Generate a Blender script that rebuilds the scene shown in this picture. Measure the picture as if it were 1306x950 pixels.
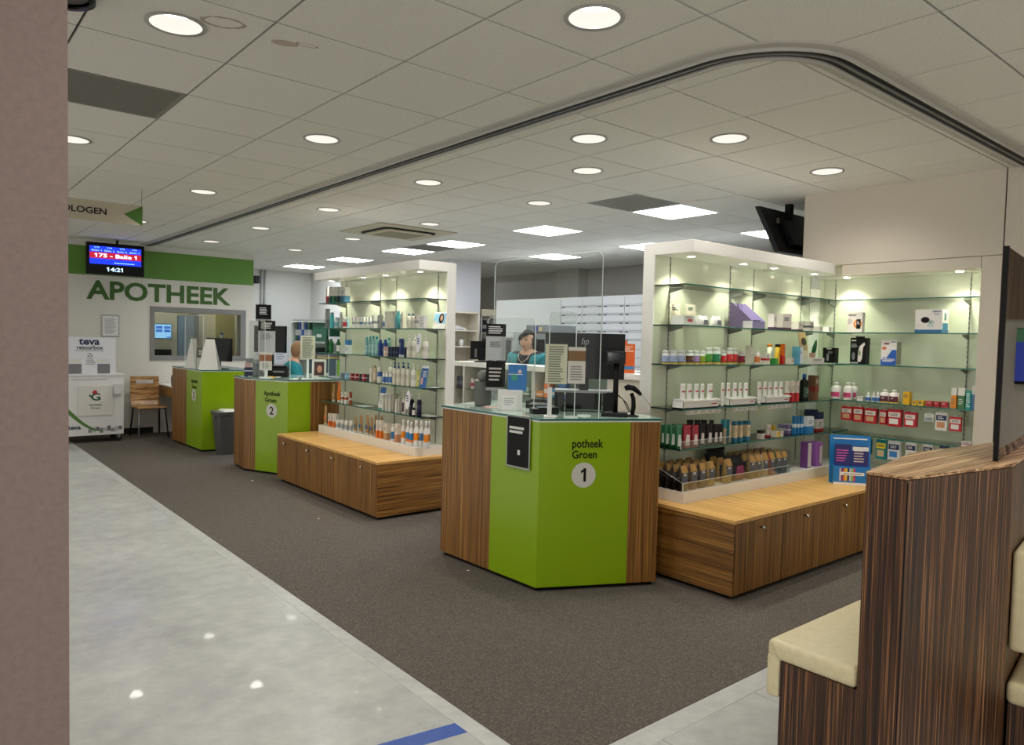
import bpy, bmesh, math, random
from mathutils import Vector, Matrix, noise
random.seed(7)
sc = bpy.context.scene
for o in list(bpy.data.objects): bpy.data.objects.remove(o)
COL = sc.collection
R = math.radians
# ------------------------------------------------------------------ camera
YAW, PITCH, ROLL, FPX, CAMH = R(39.779), R(-2.5233), R(1.3767), 934.28, 1.50
cf = Vector((math.sin(YAW)*math.cos(PITCH), math.cos(YAW)*math.cos(PITCH), math.sin(PITCH)))
r0 = Vector((math.cos(YAW), -math.sin(YAW), 0)); u0 = r0.cross(cf)
cr = math.cos(ROLL)*r0 + math.sin(ROLL)*u0; cu = -math.sin(ROLL)*r0 + math.cos(ROLL)*u0
cd = bpy.data.cameras.new('camera'); cam = bpy.data.objects.new('camera', cd); COL.objects.link(cam)
cd.sensor_fit = 'HORIZONTAL'; cd.sensor_width = 36; cd.lens = FPX*36/1306; cd.clip_start = .02
mw = Matrix.Identity(4)
for i in range(3):
    mw[i][0], mw[i][1], mw[i][2] = cr[i], cu[i], -cf[i]
mw[2][3] = CAMH
cam.matrix_world = mw; sc.camera = cam
def px(p):
    v = Vector(p) - Vector((0, 0, CAMH)); d = v.dot(cf)
    return (653 + FPX*v.dot(cr)/d, 475 - FPX*v.dot(cu)/d, d) if d > .05 else (9e9, 9e9, d)
# ------------------------------------------------------------------ world, exposure
wd = bpy.data.worlds.new('world'); sc.world = wd; wd.use_nodes = True
wd.node_tree.nodes['Background'].inputs[0].default_value = (1, .97, .93, 1)
wd.node_tree.nodes['Background'].inputs[1].default_value = 1.0
vs = sc.view_settings; vs.view_transform = 'Standard'; vs.look = 'None'; vs.exposure = 0.38; vs.gamma = 1; vs.use_curve_mapping = False
SPOT_W, PANEL_E, CAN_W, BOWL_E = 27.0, 17.0, 15.0, 6.0
CEIL = 2.755
# ------------------------------------------------------------------ materials
MC = {}
def lin(h):
    h = h.lstrip('#'); c = [int(h[i:i+2], 16)/255 for i in (0, 2, 4)]
    return tuple(x/12.92 if x <= .04045 else ((x+.055)/1.055)**2.4 for x in c) + (1,)
def M(h, rough=.5, metal=0, **kw):
    key = (h, rough, metal, tuple(sorted(kw.items())))
    if key in MC: return MC[key]
    m = bpy.data.materials.new('paint_' + h.strip('#')); m.use_nodes = True
    b = m.node_tree.nodes['Principled BSDF']
    b.inputs['Base Color'].default_value = lin(h); b.inputs['Roughness'].default_value = rough; b.inputs['Metallic'].default_value = metal
    r_, g_, b_, _ = lin(h)
    if max(r_, g_, b_) < .03 and not metal: b.inputs['Specular IOR Level'].default_value = .22
    for k, v in kw.items(): b.inputs[{'coat': 'Coat Weight', 'trans': 'Transmission Weight', 'alpha': 'Alpha', 'sheen': 'Sheen Weight'}[k]].default_value = v
    MC[key] = m; return m
def nodes(name):
    m = bpy.data.materials.new(name); m.use_nodes = True; nt = m.node_tree
    return m, nt, nt.nodes['Principled BSDF'], (lambda t: nt.nodes.new(t)), nt.links.new
def ramp(nt, stops):
    n = nt.nodes.new('ShaderNodeValToRGB'); e = n.color_ramp.elements
    while len(e) < len(stops): e.new(.5)
    for s, (p, h) in zip(e, stops): s.position = p; s.color = lin(h)
    return n
def wood(name, scale, stops, rough=.4, fine=2.6, coat=0):
    m, nt, b, N, L = nodes(name)
    tc = N('ShaderNodeNewGeometry'); mp = N('ShaderNodeMapping'); mp.inputs['Scale'].default_value = scale
    L(tc.outputs['Position'], mp.inputs['Vector'])
    n1 = N('ShaderNodeTexNoise'); n1.inputs['Scale'].default_value = 1; n1.inputs['Detail'].default_value = 5; n1.inputs['Roughness'].default_value = .62
    n2 = N('ShaderNodeTexNoise'); n2.inputs['Scale'].default_value = fine; n2.inputs['Detail'].default_value = 3
    L(mp.outputs[0], n1.inputs['Vector']); L(mp.outputs[0], n2.inputs['Vector'])
    mx = N('ShaderNodeMath'); mx.operation = 'MULTIPLY_ADD'; mx.inputs[1].default_value = .55
    hf = N('ShaderNodeMath'); hf.operation = 'MULTIPLY'; hf.inputs[1].default_value = .45
    L(n2.outputs[0], hf.inputs[0]); L(n1.outputs[0], mx.inputs[0]); L(hf.outputs[0], mx.inputs[2])
    rp = ramp(nt, stops); L(mx.outputs[0], rp.inputs[0]); L(rp.outputs[0], b.inputs['Base Color'])
    b.inputs['Roughness'].default_value = rough; b.inputs['Coat Weight'].default_value = coat
    bp = N('ShaderNodeBump'); bp.inputs['Strength'].default_value = .06; L(mx.outputs[0], bp.inputs['Height']); L(bp.outputs[0], b.inputs['Normal'])
    return m
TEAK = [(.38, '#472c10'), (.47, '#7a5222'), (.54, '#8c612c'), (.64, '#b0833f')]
TEAK_LIT = [(.38, '#a87a3c'), (.47, '#cf9f5a'), (.55, '#dfb06a'), (.66, '#efc888')]  # lighter teak: canopy spot light painted into the cabinet tops
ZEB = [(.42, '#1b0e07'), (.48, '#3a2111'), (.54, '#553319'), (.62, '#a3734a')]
ZEB_LIT = [(.43, '#5f4028'), (.48, '#9a7048'), (.53, '#c69c6e'), (.58, '#e6c298')]  # lighter zebrano copy: light on the bench top painted into its colour
wood_v = wood('teak_veneer_vertical', (58, 58, .7), TEAK, .42)
wood_hx = wood('teak_veneer_along_x', (.9, 58, 58), TEAK, .42)
wood_hy = wood('teak_veneer_along_y', (58, .9, 58), TEAK, .42)
wood_tx = wood('teak_lit_top_along_x', (.8, 52, 52), TEAK_LIT, .38)
wood_ty = wood('teak_lit_top_along_y', (52, .8, 52), TEAK_LIT, .38)
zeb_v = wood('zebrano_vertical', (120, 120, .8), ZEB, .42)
zeb_t = wood('zebrano_lit_top', (1.2, 125, 125), ZEB_LIT, .35)
chair_w = wood('zebrano_chair', (3.0, 40, 40), [(.38, '#5a3a1c'), (.47, '#9a7040'), (.55, '#bb9058'), (.66, '#d9b27c')], .35)
def speckle(name, stops, scale, rough, detail=6, bump=0, coat=0, sc2=None, mix=.0):
    m, nt, b, N, L = nodes(name)
    tc = N('ShaderNodeNewGeometry'); n1 = N('ShaderNodeTexNoise'); n1.inputs['Scale'].default_value = scale; n1.inputs['Detail'].default_value = detail; n1.inputs['Roughness'].default_value = .65
    L(tc.outputs['Position'], n1.inputs['Vector'])
    out = n1.outputs[0]
    if sc2:
        n2 = N('ShaderNodeTexNoise'); n2.inputs['Scale'].default_value = sc2; n2.inputs['Detail'].default_value = 4
        L(tc.outputs['Position'], n2.inputs['Vector'])
        mm = N('ShaderNodeMix'); mm.inputs[0].default_value = mix; L(out, mm.inputs[2]); L(n2.outputs[0], mm.inputs[3]); out = mm.outputs[0]
    rp = ramp(nt, stops); L(out, rp.inputs[0]); L(rp.outputs[0], b.inputs['Base Color'])
    b.inputs['Roughness'].default_value = rough; b.inputs['Coat Weight'].default_value = coat
    if bump:
        bp = N('ShaderNodeBump'); bp.inputs['Strength'].default_value = bump; bp.inputs['Distance'].default_value = .004
        L(out, bp.inputs['Height']); L(bp.outputs[0], b.inputs['Normal'])
    return m
vinyl = speckle('marbled_vinyl', [(.36, '#abadac'), (.5, '#b9bbb9'), (.64, '#c7c8c5')], 9, .24, 8, 0, .15, 1.6, .5)
vinyl_b = speckle('marbled_vinyl_border', [(.34, '#b0b2b1'), (.5, '#bdbfbd'), (.66, '#c9cac8')], 14, .26, 8, 0, .1, 2.2, .45)
carpet_m = speckle('dark_loop_carpet', [(.34, '#3c3631'), (.48, '#544d47'), (.57, '#665f58'), (.7, '#9a9186')], 330, .95, 2, .8, 0, 90, .3)
tile_m = speckle('mineral_ceiling_tile', [(.3, '#cfccc2'), (.6, '#dedbd1')], 130, .9, 4, .35)
grid_m = M('#8d8a82', .7)
wall_m = speckle('painted_wall', [(.3, '#cfccc2'), (.7, '#d6d3c9')], 60, .75, 3, .05)
wall_w = M('#c9c0b2', .6); wall_g = M('#9a968c', .8); col_m = speckle('column_paint', [(.3, '#82706a'), (.7, '#8d7b74')], 70, .8, 3, .12)
white_l = M('#e4e1d9', .35); white_s = M('#eceae5', .3); cream_m = M('#d9d0bd', .5)
green_p = M('#86a800', .3, coat=.08); green_b = M('#5e8a32', .55); green_t = M('#355e1a', .6)
panel_m = M('#cfd2be', .16, coat=.3)
black_m = M('#0a0a0b', .45); blackg = M('#060607', .2); dark_m = M('#1b1b1d', .5); alu = M('#a8aaa9', .35, .8); chrome = M('#d5d6d6', .15, 1.0); grey_m = M('#77777a', .5)
leather = speckle('cream_leatherette', [(.3, '#d6caa2'), (.7, '#e0d5ae')], 40, .38, 4, .15)
skin_m = M('#c99a80', .5); skin2_m = M('#cf9d80', .5)
def emit(h, s, name='glow'):
    k = ('e', h, s)
    if k in MC: return MC[k]
    m, nt, b, N, L = nodes(name); b.inputs['Base Color'].default_value = (0.02, .02, .02, 1)
    b.inputs['Emission Color'].default_value = lin(h); b.inputs['Emission Strength'].default_value = s
    MC[k] = m; return m
def thin_glass(name, tint, ior=1.45, rough=.0, boost=1.0):
    m = bpy.data.materials.new(name); m.use_nodes = True; nt = m.node_tree; nt.nodes.clear()
    o = nt.nodes.new('ShaderNodeOutputMaterial'); mx = nt.nodes.new('ShaderNodeMixShader'); t = nt.nodes.new('ShaderNodeBsdfTransparent'); g = nt.nodes.new('ShaderNodeBsdfGlossy')
    f = nt.nodes.new('ShaderNodeFresnel'); f.inputs[0].default_value = ior; t.inputs[0].default_value = lin(tint); g.inputs['Roughness'].default_value = rough
    mu = nt.nodes.new('ShaderNodeMath'); mu.operation = 'MULTIPLY'; mu.inputs[1].default_value = boost; mu.use_clamp = True
    nt.links.new(f.outputs[0], mu.inputs[0]); nt.links.new(mu.outputs[0], mx.inputs[0]); nt.links.new(t.outputs[0], mx.inputs[1]); nt.links.new(g.outputs[0], mx.inputs[2]); nt.links.new(mx.outputs[0], o.inputs[0])
    return m
glass_sh = thin_glass('shelf_glass', '#eef4ef', 1.45, .02); glass_ac = thin_glass('clear_acrylic', '#f8faf8', 1.3, .01, .3)
glass_di = thin_glass('divider_glass', '#d6d2ca', 1.5, .01); glass_w = thin_glass('window_glass', '#eef3f1', 1.4, .01)
edge_m = M('#2b6a62', .12); edge_d = M('#16302e', .15); edge_ac = M('#dfe8e6', .2); ctop_m = M('#b8d2c6', .08, coat=.5)
# ------------------------------------------------------------------ geometry helpers
class G:
    def __init__(s): s.v = []; s.f = []
    def add(s, v, f):
        b = len(s.v); s.v += [tuple(p) for p in v]; s.f += [tuple(i+b for i in q) for q in f]; return s
    def box(s, x0, y0, z0, x1, y1, z1):
        return s.add([(x0,y0,z0),(x1,y0,z0),(x1,y1,z0),(x0,y1,z0),(x0,y0,z1),(x1,y0,z1),(x1,y1,z1),(x0,y1,z1)], [(3,2,1,0),(4,5,6,7),(0,1,5,4),(1,2,6,5),(2,3,7,6),(3,0,4,7)])
    def cbox(s, c, w, d, h): return s.box(c[0]-w/2, c[1]-d/2, c[2], c[0]+w/2, c[1]+d/2, c[2]+h)
    def prism(s, poly, z0, z1):
        n = len(poly); v = [(p[0], p[1], z0) for p in poly] + [(p[0], p[1], z1) for p in poly]
        a = sum(poly[i][0]*poly[(i+1)%n][1]-poly[(i+1)%n][0]*poly[i][1] for i in range(n))
        f = [tuple(range(n))[::-1], tuple(range(n, 2*n))] + [(i, (i+1)%n, n+(i+1)%n, n+i) for i in range(n)]
        if a < 0: f = [q[::-1] for q in f]
        return s.add(v, f)
    def lathe(s, prof, n=14, c=(0,0,0), sx=1, sy=1, cap=True):
        v = []; f = []
        for r, z in prof:
            for i in range(n): a = 2*math.pi*i/n; v.append((c[0]+r*sx*math.cos(a), c[1]+r*sy*math.sin(a), c[2]+z))
        for k in range(len(prof)-1):
            for i in range(n): j = (i+1) % n; f.append((k*n+i, k*n+j, k*n+n+j, k*n+n+i))
        if cap: f.append(tuple(range(n))[::-1]); f.append(tuple(range((len(prof)-1)*n, len(prof)*n)))
        return s.add(v, f)
    def loft(s, rings, cap=True):
        n = len(rings[0]); v = [p for r in rings for p in r]; f = []
        for k in range(len(rings)-1):
            for i in range(n): j = (i+1) % n; f.append((k*n+i, k*n+j, k*n+n+j, k*n+n+i))
        if cap: f.append(tuple(range(n))[::-1]); f.append(tuple(range((len(rings)-1)*n, len(rings)*n)))
        return s.add(v, f)
    def tube(s, pts, r, n=8):
        pts = [Vector(p) for p in pts]; rings = []; up = Vector((0, 0, 1))
        for i, p in enumerate(pts):
            t = (pts[min(i+1, len(pts)-1)] - pts[max(i-1, 0)]).normalized()
            a = t.cross(up) if abs(t.dot(up)) < .95 else t.cross(Vector((1, 0, 0)))
            a.normalize(); b = t.cross(a); rr = r[i] if isinstance(r, (list, tuple)) else r
            rings.append([tuple(p + rr*(math.cos(2*math.pi*k/n)*a + math.sin(2*math.pi*k/n)*b)) for k in range(n)])
        return s.loft(rings)
    def slab(s, p0, p1, z0, z1, th, off=0):
        d = Vector((p1[0]-p0[0], p1[1]-p0[1])); d.normalize(); n = Vector((d.y, -d.x))   # outward to the right of travel
        a = [Vector(p0)+n*off, Vector(p1)+n*off, Vector(p1)+n*(off-th), Vector(p0)+n*(off-th)]
        return s.prism([(p.x, p.y) for p in a], z0, z1)
    def rot(s, m): s.v = [tuple(m @ Vector(p)) for p in s.v]; return s
    def obj(s, name, mat, parent=None, loc=None, rz=0, smooth=False, bevel=0):
        me = bpy.data.meshes.new(name); me.from_pydata(s.v, [], s.f); me.materials.append(mat)
        if smooth:
            for p in me.polygons: p.use_smooth = len(p.vertices) == 4
        return mk(name, me, parent, loc, rz, bevel)
def mk(name, me, parent=None, loc=None, rz=0, bevel=0):
    o = bpy.data.objects.new(name, me); COL.objects.link(o)
    if parent: o.parent = parent
    if loc: o.location = loc
    if rz: o.rotation_euler = (0, 0, rz)
    if bevel:
        b = o.modifiers.new('bevel', 'BEVEL'); b.width = bevel; b.segments = 2; b.limit_method = 'ANGLE'
    return o
THINGS = []
def tag(o, label, cat, group=None):
    o['label'] = label; o['category'] = cat
    if group: o['group'] = group
    THINGS.append(o); return o
def thing(name, label, cat, loc=(0,0,0), rz=0, group=None):
    o = bpy.data.objects.new(name, None); COL.objects.link(o); o.location = loc; o.rotation_euler = (0, 0, rz); o.empty_display_size = .1
    return tag(o, label, cat, group)
def struct(o): o['kind'] = 'structure'; return o
def raw(s, shear=0, bold=0):
    cu_ = bpy.data.curves.new('t', 'FONT'); cu_.body = s; cu_.size = 1; cu_.extrude = .004; cu_.shear = shear; cu_.offset = bold; cu_.resolution_u = 3; cu_.align_x = 'LEFT'
    t = bpy.data.objects.new('t', cu_); me = bpy.data.meshes.new_from_object(t); bpy.data.objects.remove(t); bpy.data.curves.remove(cu_); return me
def add_flags(me, s, shear, bold):
    # the built-in numeral one is a bare stem: give it its slanted flag
    full = raw(s, shear, bold); one = raw('1', shear, bold); wx = [v.co.x for v in one.vertices]; wy = [v.co.y for v in one.vertices]; bw, top = max(wx)-min(wx), max(wy)
    V = [tuple(v.co) for v in full.vertices]; F_ = [tuple(p.vertices) for p in full.polygons]
    for i, ch in enumerate(s):
        if ch != '1': continue
        xr = max(v.co.x for v in raw(s[:i+1], shear, bold).vertices); xl = xr-bw; b = len(V)
        for z in (-.004, .004): V += [(xl+bw*.5, top, z), (xl+bw*.3, top-.16, z), (xl-.15, top-.27, z), (xl-.15, top-.14, z)]
        F_ += [(b, b+1, b+2, b+3), (b+7, b+6, b+5, b+4)]
    m2 = bpy.data.meshes.new('t'); m2.from_pydata(V, [], F_); return m2
def text(name, s, c, u, h, mat, parent=None, w=None, shear=0, up=(0,0,1), bold=0):
    """lettering as a thin relief: centre c, reading direction u, height h, optional width"""
    cu_ = bpy.data.curves.new('t', 'FONT'); cu_.body = s; cu_.size = 1; cu_.extrude = .004; cu_.shear = shear; cu_.offset = bold; cu_.resolution_u = 3; cu_.align_x = 'CENTER'
    t = bpy.data.objects.new('t', cu_); me = bpy.data.meshes.new_from_object(t)
    bpy.data.objects.remove(t); bpy.data.curves.remove(cu_)
    if '1' in s: me = add_flags(me, s, shear, bold)
    xs = [v.co.x for v in me.vertices]; ys = [v.co.y for v in me.vertices]
    cx, cy, sx, sy = (min(xs)+max(xs))/2, (min(ys)+max(ys))/2, max(xs)-min(xs), max(ys)-min(ys)
    ky = h/sy; kx = w/sx if w else ky
    U = Vector(u).normalized(); UP = Vector(up).normalized(); N_ = U.cross(UP); C_ = Vector(c)
    for v in me.vertices: v.co = C_ + U*((v.co.x-cx)*kx) + UP*((v.co.y-cy)*ky) + N_*(v.co.z*.25 + .0012)
    me.materials.clear(); me.materials.append(mat); me.name = name
    return mk(name, me, parent)
def plate(g, c, u, w, h, th=.0008, up=(0,0,1), off=0):
    """thin rectangular sheet: centre c, reading direction u; outward = u x up"""
    U = Vector(u).normalized(); UP = Vector(up).normalized(); N_ = U.cross(UP); C_ = Vector(c) + N_*off
    P = [C_ + U*(sx*w/2) + UP*(sy*h/2) + N_*(k*th) for k in (0, 1) for sx, sy in ((-1,-1),(1,-1),(1,1),(-1,1))]
    return g.add(P, [(3,2,1,0),(4,5,6,7),(0,1,5,4),(1,2,6,5),(2,3,7,6),(3,0,4,7)])
def disc(g, c, u, r, th=.001, n=24, up=(0,0,1), off=0, r2=None):
    U = Vector(u).normalized(); UP = Vector(up).normalized(); N_ = U.cross(UP); C_ = Vector(c) + N_*off
    P = [C_ + U*(r*math.cos(2*math.pi*i/n)) + UP*((r2 or r)*math.sin(2*math.pi*i/n)) + N_*(k*th) for k in (0, 1) for i in range(n)]
    return g.add(P, [tuple(range(n))[::-1], tuple(range(n, 2*n))] + [(i, (i+1)%n, n+(i+1)%n, n+i) for i in range(n)])
def bars(c, u, w, h, n, frac=.5, up=(0,0,1), off=0, ragged=.35, th=.0006):
    """small printed lines (illegible print) as thin bars"""
    g = G(); U = Vector(u).normalized(); UP = Vector(up).normalized()
    for i in range(n):
        ww = w*(1 - ragged*random.random()); y = h/2 - (i+.5)*h/n
        plate(g, Vector(c) + U*((ww-w)/2) + UP*y, u, ww, h/n*frac, th, up, off)
    return g
# ------------------------------------------------------------------ setting: floor, ceiling, walls
struct(G().box(-3.6, -3.2, -.1, 10.5, 15.2, 0).obj('floor', vinyl))
struct(G().box(1.72, 1.80, 0, 3.75, 11.69, .004).box(3.75, 1.80, 0, 5.8, 3.2, .004).obj('floor_carpet', carpet_m))  # carpet cut short so the unseen staff floor stays pale and bounces light
fb = struct(G().box(1.645, 1.70, 0, 1.72, 11.69, .0012).box(1.72, 1.70, 0, 5.79, 1.80, .0012).obj('trim_1', vinyl_b))
g = G()
for i in range(7): g.box(2.2+.62*i, 1.12, 0, 2.2+.62*i+.003, 1.7, .0008)
struct(g.obj('trim_2', M('#8c8d88', .4)))
cx0, cy0 = .57, .54
ceil = struct(G().box(-3.6, -3.2, CEIL+.08, 10.5, 15.2, CEIL+.2).obj('ceiling', grid_m))
DOWN = [(.87,3.24),(2.07,2.04),(2.07,4.44),(3.27,3.24),(3.87,2.64),(5.07,2.64),(3.87,3.84),(3.27,5.04),(4.47,5.04),(2.07,6.84),(3.27,6.84),(4.47,6.84),(.87,5.64),(3.27,8.64),(4.47,8.64),(3.27,10.44),(4.47,10.44),(2.07,9.24),
        (.87,.84),(2.67,.24),(4.47,.84),(-.93,2.04),(-.93,4.44),(-.93,7.44)]
PANEL = [(5.67,4.44),(5.67,6.24),(5.67,8.04),(5.67,9.24),(5.67,11.04),(5.67,12.84),(7.47,8.04),(7.47,6.24),(7.47,4.44)]
VENT = [(5.07,4.44),(.87,4.44),(.27,4.44),(5.67,8.64)]
ac0, ac1 = (4.03,7.15), (5.06,8.12)
T = .589
tile_me = G().box(-T/2, -T/2, 0, T/2, T/2, .014)
tm = bpy.data.meshes.new('ceiling_tile'); tm.from_pydata(tile_me.v, [], tile_me.f); tm.materials.append(tile_m)
def holed():
    g = G(); n = 32; v = []
    for z in (0, .014):
        for i in range(n):
            a = 2*math.pi*i/n; c, s_ = math.cos(a), math.sin(a); k = T/2/max(abs(c), abs(s_)); v += [(k*c, k*s_, z), (.1*c, .1*s_, z)]
    f = []
    for i in range(n):
        j = (i+1) % n; f.append((2*i, 2*i+1, 2*j+1, 2*j)); f.append((2*i+1, 2*n+2*i+1, 2*n+2*j+1, 2*j+1))
        f.append((2*i, 2*j, 2*n+2*j, 2*n+2*i))
    g.add(v, f); me = bpy.data.meshes.new('ceiling_tile_holed'); me.from_pydata(g.v, [], g.f); me.materials.append(tile_m); return me
hm = holed()
def near(p, L): return any(abs(p[0]-q[0]) < .3 and abs(p[1]-q[1]) < .3 for q in L)
cells = []
for i in range(-8, 17):
    for j in range(-6, 24):
        c = (round(.87+.6*i, 3), round(.84+.6*j, 3))
        if near(c, PANEL) or near(c, VENT): continue
        if 3.6 < c[0] < 5.3 and 7.2 < c[1] < 8.3: continue
        P = [px((c[0]+a, c[1]+b, CEIL)) for a in (-.3, .3) for b in (-.3, .3)]
        vis = any(-60 < p[0] < 1366 and -60 < p[1] < 1010 for p in P) and all(p[2] > .1 for p in P)
        ar = (max(p[0] for p in P)-min(p[0] for p in P))*(max(p[1] for p in P)-min(p[1] for p in P)) if vis else 0
        cells.append((ar, c))
cells.sort(reverse=True)
rest = G()
for k, (ar, c) in enumerate(cells):
    hole = near(c, DOWN)
    if (ar > 0 and k < 290) or hole:
        mk('ceiling_tile', hm if hole else tm, ceil, (c[0], c[1], CEIL))
    else: rest.box(c[0]-T/2, c[1]-T/2, CEIL, c[0]+T/2, c[1]+T/2, CEIL+.014)
# cut tiles around the cassette unit
for (a, b, c, d) in ((3.57, 7.14, ac0[0], 8.34), (ac1[0], 7.14, 5.37, 8.34), (ac0[0], ac1[1], ac1[0], 8.34)):
    rest.box(a+.003, b+.003, CEIL, c-.003, d-.003, CEIL+.014)
ro = rest.obj('ceiling_tile_field', tile_m, ceil); ro['kind'] = 'stuff'
# water stains on two tiles (marks with a shape of their own)
for (cx_, cy_, rx, ry, nm) in ((1.01, 3.09, .085, .06, 'ring'), (1.28, 3.12, .055, .035, 'blot'), (1.36, 3.075, .05, .022, 'ring')):
    g = G(); n = 40; v = []; f = []
    for k in range(2):
        for i in range(n):
            a = 2*math.pi*i/n; w = 1+.12*noise.noise(Vector((3*math.cos(a)+cx_*9, 3*math.sin(a), k)))
            rr = w*(1 if k == 0 else (.78 if nm == 'ring' else .0)); v.append((cx_+rx*rr*math.cos(a+.3), cy_+ry*rr*math.sin(a), CEIL-.0006))
    f = [(i, n+i, n+(i+1) % n, (i+1) % n) for i in range(n)]
    g.add(v, f); g.obj('water_stain', M('#a99c8e' if nm == 'ring' else '#b5a698', .9), ceil)
# curtain-wall track in the ceiling
path = [(2.75, 11.68), (2.75, 2.02)] + [(2.75+.42-.42*math.cos(a), 2.02-.42*math.sin(a)) for a in [R(x) for x in range(10, 91, 10)]] + [(5.79, 1.60)]
def strip(name, a, b, z0, z1, mat, parent):
    g = G(); n = len(path); L_, R_ = [], []
    for i, p in enumerate(path):
        q0, q1 = Vector(path[max(i-1, 0)]), Vector(path[min(i+1, n-1)]); t = (q1-q0).normalized(); m = Vector((t.y, -t.x))
        L_.append(Vector(p)+m*a); R_.append(Vector(p)+m*b)
    v = [(p.x, p.y, z) for z in (z0, z1) for p in L_] + [(p.x, p.y, z) for z in (z0, z1) for p in R_]
    f = []
    for i in range(n-1):
        f += [(i, i+1, 2*n+i+1, 2*n+i), (n+i, 3*n+i, 3*n+i+1, n+i+1), (i, n+i, n+i+1, i+1), (2*n+i, 2*n+i+1, 3*n+i+1, 3*n+i)]
    g.add(v, f); return g.obj(name, mat, parent)
track = struct(strip('trim_3', -.1, .1, CEIL-.008, CEIL+.01, M('#b3afa6', .6), None))
strip('track_lip', -.052, -.040, CEIL-.02, CEIL-.008, M('#c2bfb8', .4, .3), track); strip('track_lip', .040, .052, CEIL-.02, CEIL-.008, M('#c2bfb8', .4, .3), track)
strip('track_slot', -.040, -.007, CEIL-.011, CEIL-.008, black_m, track); strip('track_slot', .007, .040, CEIL-.011, CEIL-.008, black_m, track)
strip('track_rib', -.007, .007, CEIL-.019, CEIL-.008, M('#5f5d5a', .4), track)
# walls
YB = 11.70
wb = struct(G().box(-3.6, YB, 0, 2.80, YB+.16, CEIL).box(4.20, YB, 0, 4.32, YB+.16, CEIL).box(2.80, YB, 0, 4.20, YB+.16, 1.077).box(2.80, YB, 1.871, 4.20, YB+.16, CEIL).obj('wall_back', wall_m))
G().box(-3.6, YB-.004, 2.272, 4.32, YB, 2.674).obj('painted_band', green_b, wb)
struct(G().box(-3.6, YB-.012, 0, 2.84, YB, .09).obj('foot_shade_back', M('#2e2a28', .5)))  # dark strip along the wall foot, shadow put into its colour
struct(G().box(4.32, 14.15, 0, 6.4, 14.3, CEIL).obj('wall_far', M('#d3d1ca', .7)))
struct(G().box(6.40, 12.0, 0, 6.5, 14.3, CEIL).obj('wall_far_side', M('#d3d1ca', .7)))
struct(G().box(4.2, YB+.16, 0, 4.32, 14.15, CEIL).obj('wall_far_return', wall_m))
struct(G().box(9.1, 1.6, 0, 9.25, 12.1, CEIL).box(8.87, 8.95, 0, 9.1, 9.5, CEIL).obj('wall_staff', wall_g))
struct(G().box(6.5, 12.0, 0, 9.25, 12.15, CEIL).obj('wall_staff_end', wall_g))
struct(G().box(5.95, 1.45, 0, 9.25, 1.6, CEIL).obj('wall_staff_front', wall_g))
# right wall with the display niche
wr = struct(G().box(5.80, 1.747, 2.168, 5.95, 3.20, CEIL).box(6.10, 1.747, .0, 6.2, 3.30, 2.6).obj('wall_right', wall_w))
G().box(5.80, 1.874, 2.081, 5.95, 2.86, 2.164).obj('fascia', wall_w, wr); G().box(5.80, 1.747, 0, 6.10, 1.870, 2.164).obj('jamb', wall_w, wr)
G().box(5.95, 1.75, 2.081, 6.10, 3.2, 2.164).obj('niche_soffit', white_l, wr)
G().box(5.812, 1.738, 0, 5.9, 1.749, CEIL).obj('panel_joint', M('#4a4038', .7), wr)
struct(G().box(5.80, -3.2, 0, 5.95, 1.738, CEIL).obj('wall_right_panel', wall_w))
struct(G().box(5.80, 3.16, 2.168, 5.95, 3.20, CEIL).obj('wall_right_end', wall_w)) if 0 else None
pillar = struct(G().box(-2.2, 1.615, 0, .243, 2.3, CEIL).obj('wall_column', col_m))
struct(G().box(6.62, 9.52, 0, 7.22, 9.95, CEIL).obj('wall_pillar', M('#c9c8cb', .6)))
# ------------------------------------------------------------------ ceiling fixtures
def lamp(name, kind, loc, e, parent, col=(1,1,1), size=.05, spot=150, blend=.7):
    l = bpy.data.lights.new(name, kind); l.energy = e; l.color = col
    if kind == 'SPOT': l.spot_size = R(spot); l.spot_blend = blend; l.shadow_soft_size = size
    else: l.shadow_soft_size = size
    o = bpy.data.objects.new(name, l); COL.objects.link(o); o.location = loc; o.parent = parent; return o
ring_g = G().lathe([(.1,0),(.115,0),(.117,-.005),(.1,-.005)], 32, cap=False)
bowl_g = G().lathe([(.1,-.003),(.097,.012),(.082,.05),(.078,.055)], 32, cap=False)
lens_g = G().lathe([(.078,.053),(.01,.058)], 32)
warm, cool = (1, .95, .87), (.93, .98, 1)
bowl_m = M('#f4f4f0', .3)
for i, (x, y) in enumerate(DOWN):
    t = thing('downlight', 'round recessed ceiling downlight with bright white bowl', 'downlight', (x, y, CEIL), group='recessed ceiling downlights')
    ring_g.obj('trim_ring', M('#a9a6a0', .4), t, smooth=True); bowl_g.obj('bowl', emit('#fff8ea', .72), t, smooth=True); lens_g.obj('lens', emit('#f6fbff', BOWL_E), t)  # bowl emission stands in for lamp light on the reflector
    lamp('downlight_lamp', 'SPOT', (0, 0, .03), SPOT_W, t, warm, .07, 150, .8)
for x, y in PANEL:
    t = thing('led_panel', 'square white LED ceiling panel over staff area', 'ceiling light', (x, y, CEIL), group='square ceiling light panels')
    G().box(-.297,-.297,-.004,.297,-.28,.012).box(-.297,.28,-.004,.297,.297,.012).box(-.297,-.28,-.004,-.28,.28,.012).box(.28,-.28,-.004,.297,.28,.012).obj('frame', M('#dcdcda', .4), t)
    G().box(-.28,-.28,-.001,.28,.28,.01).obj('diffuser', emit('#eef6ff', PANEL_E), t)
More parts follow.
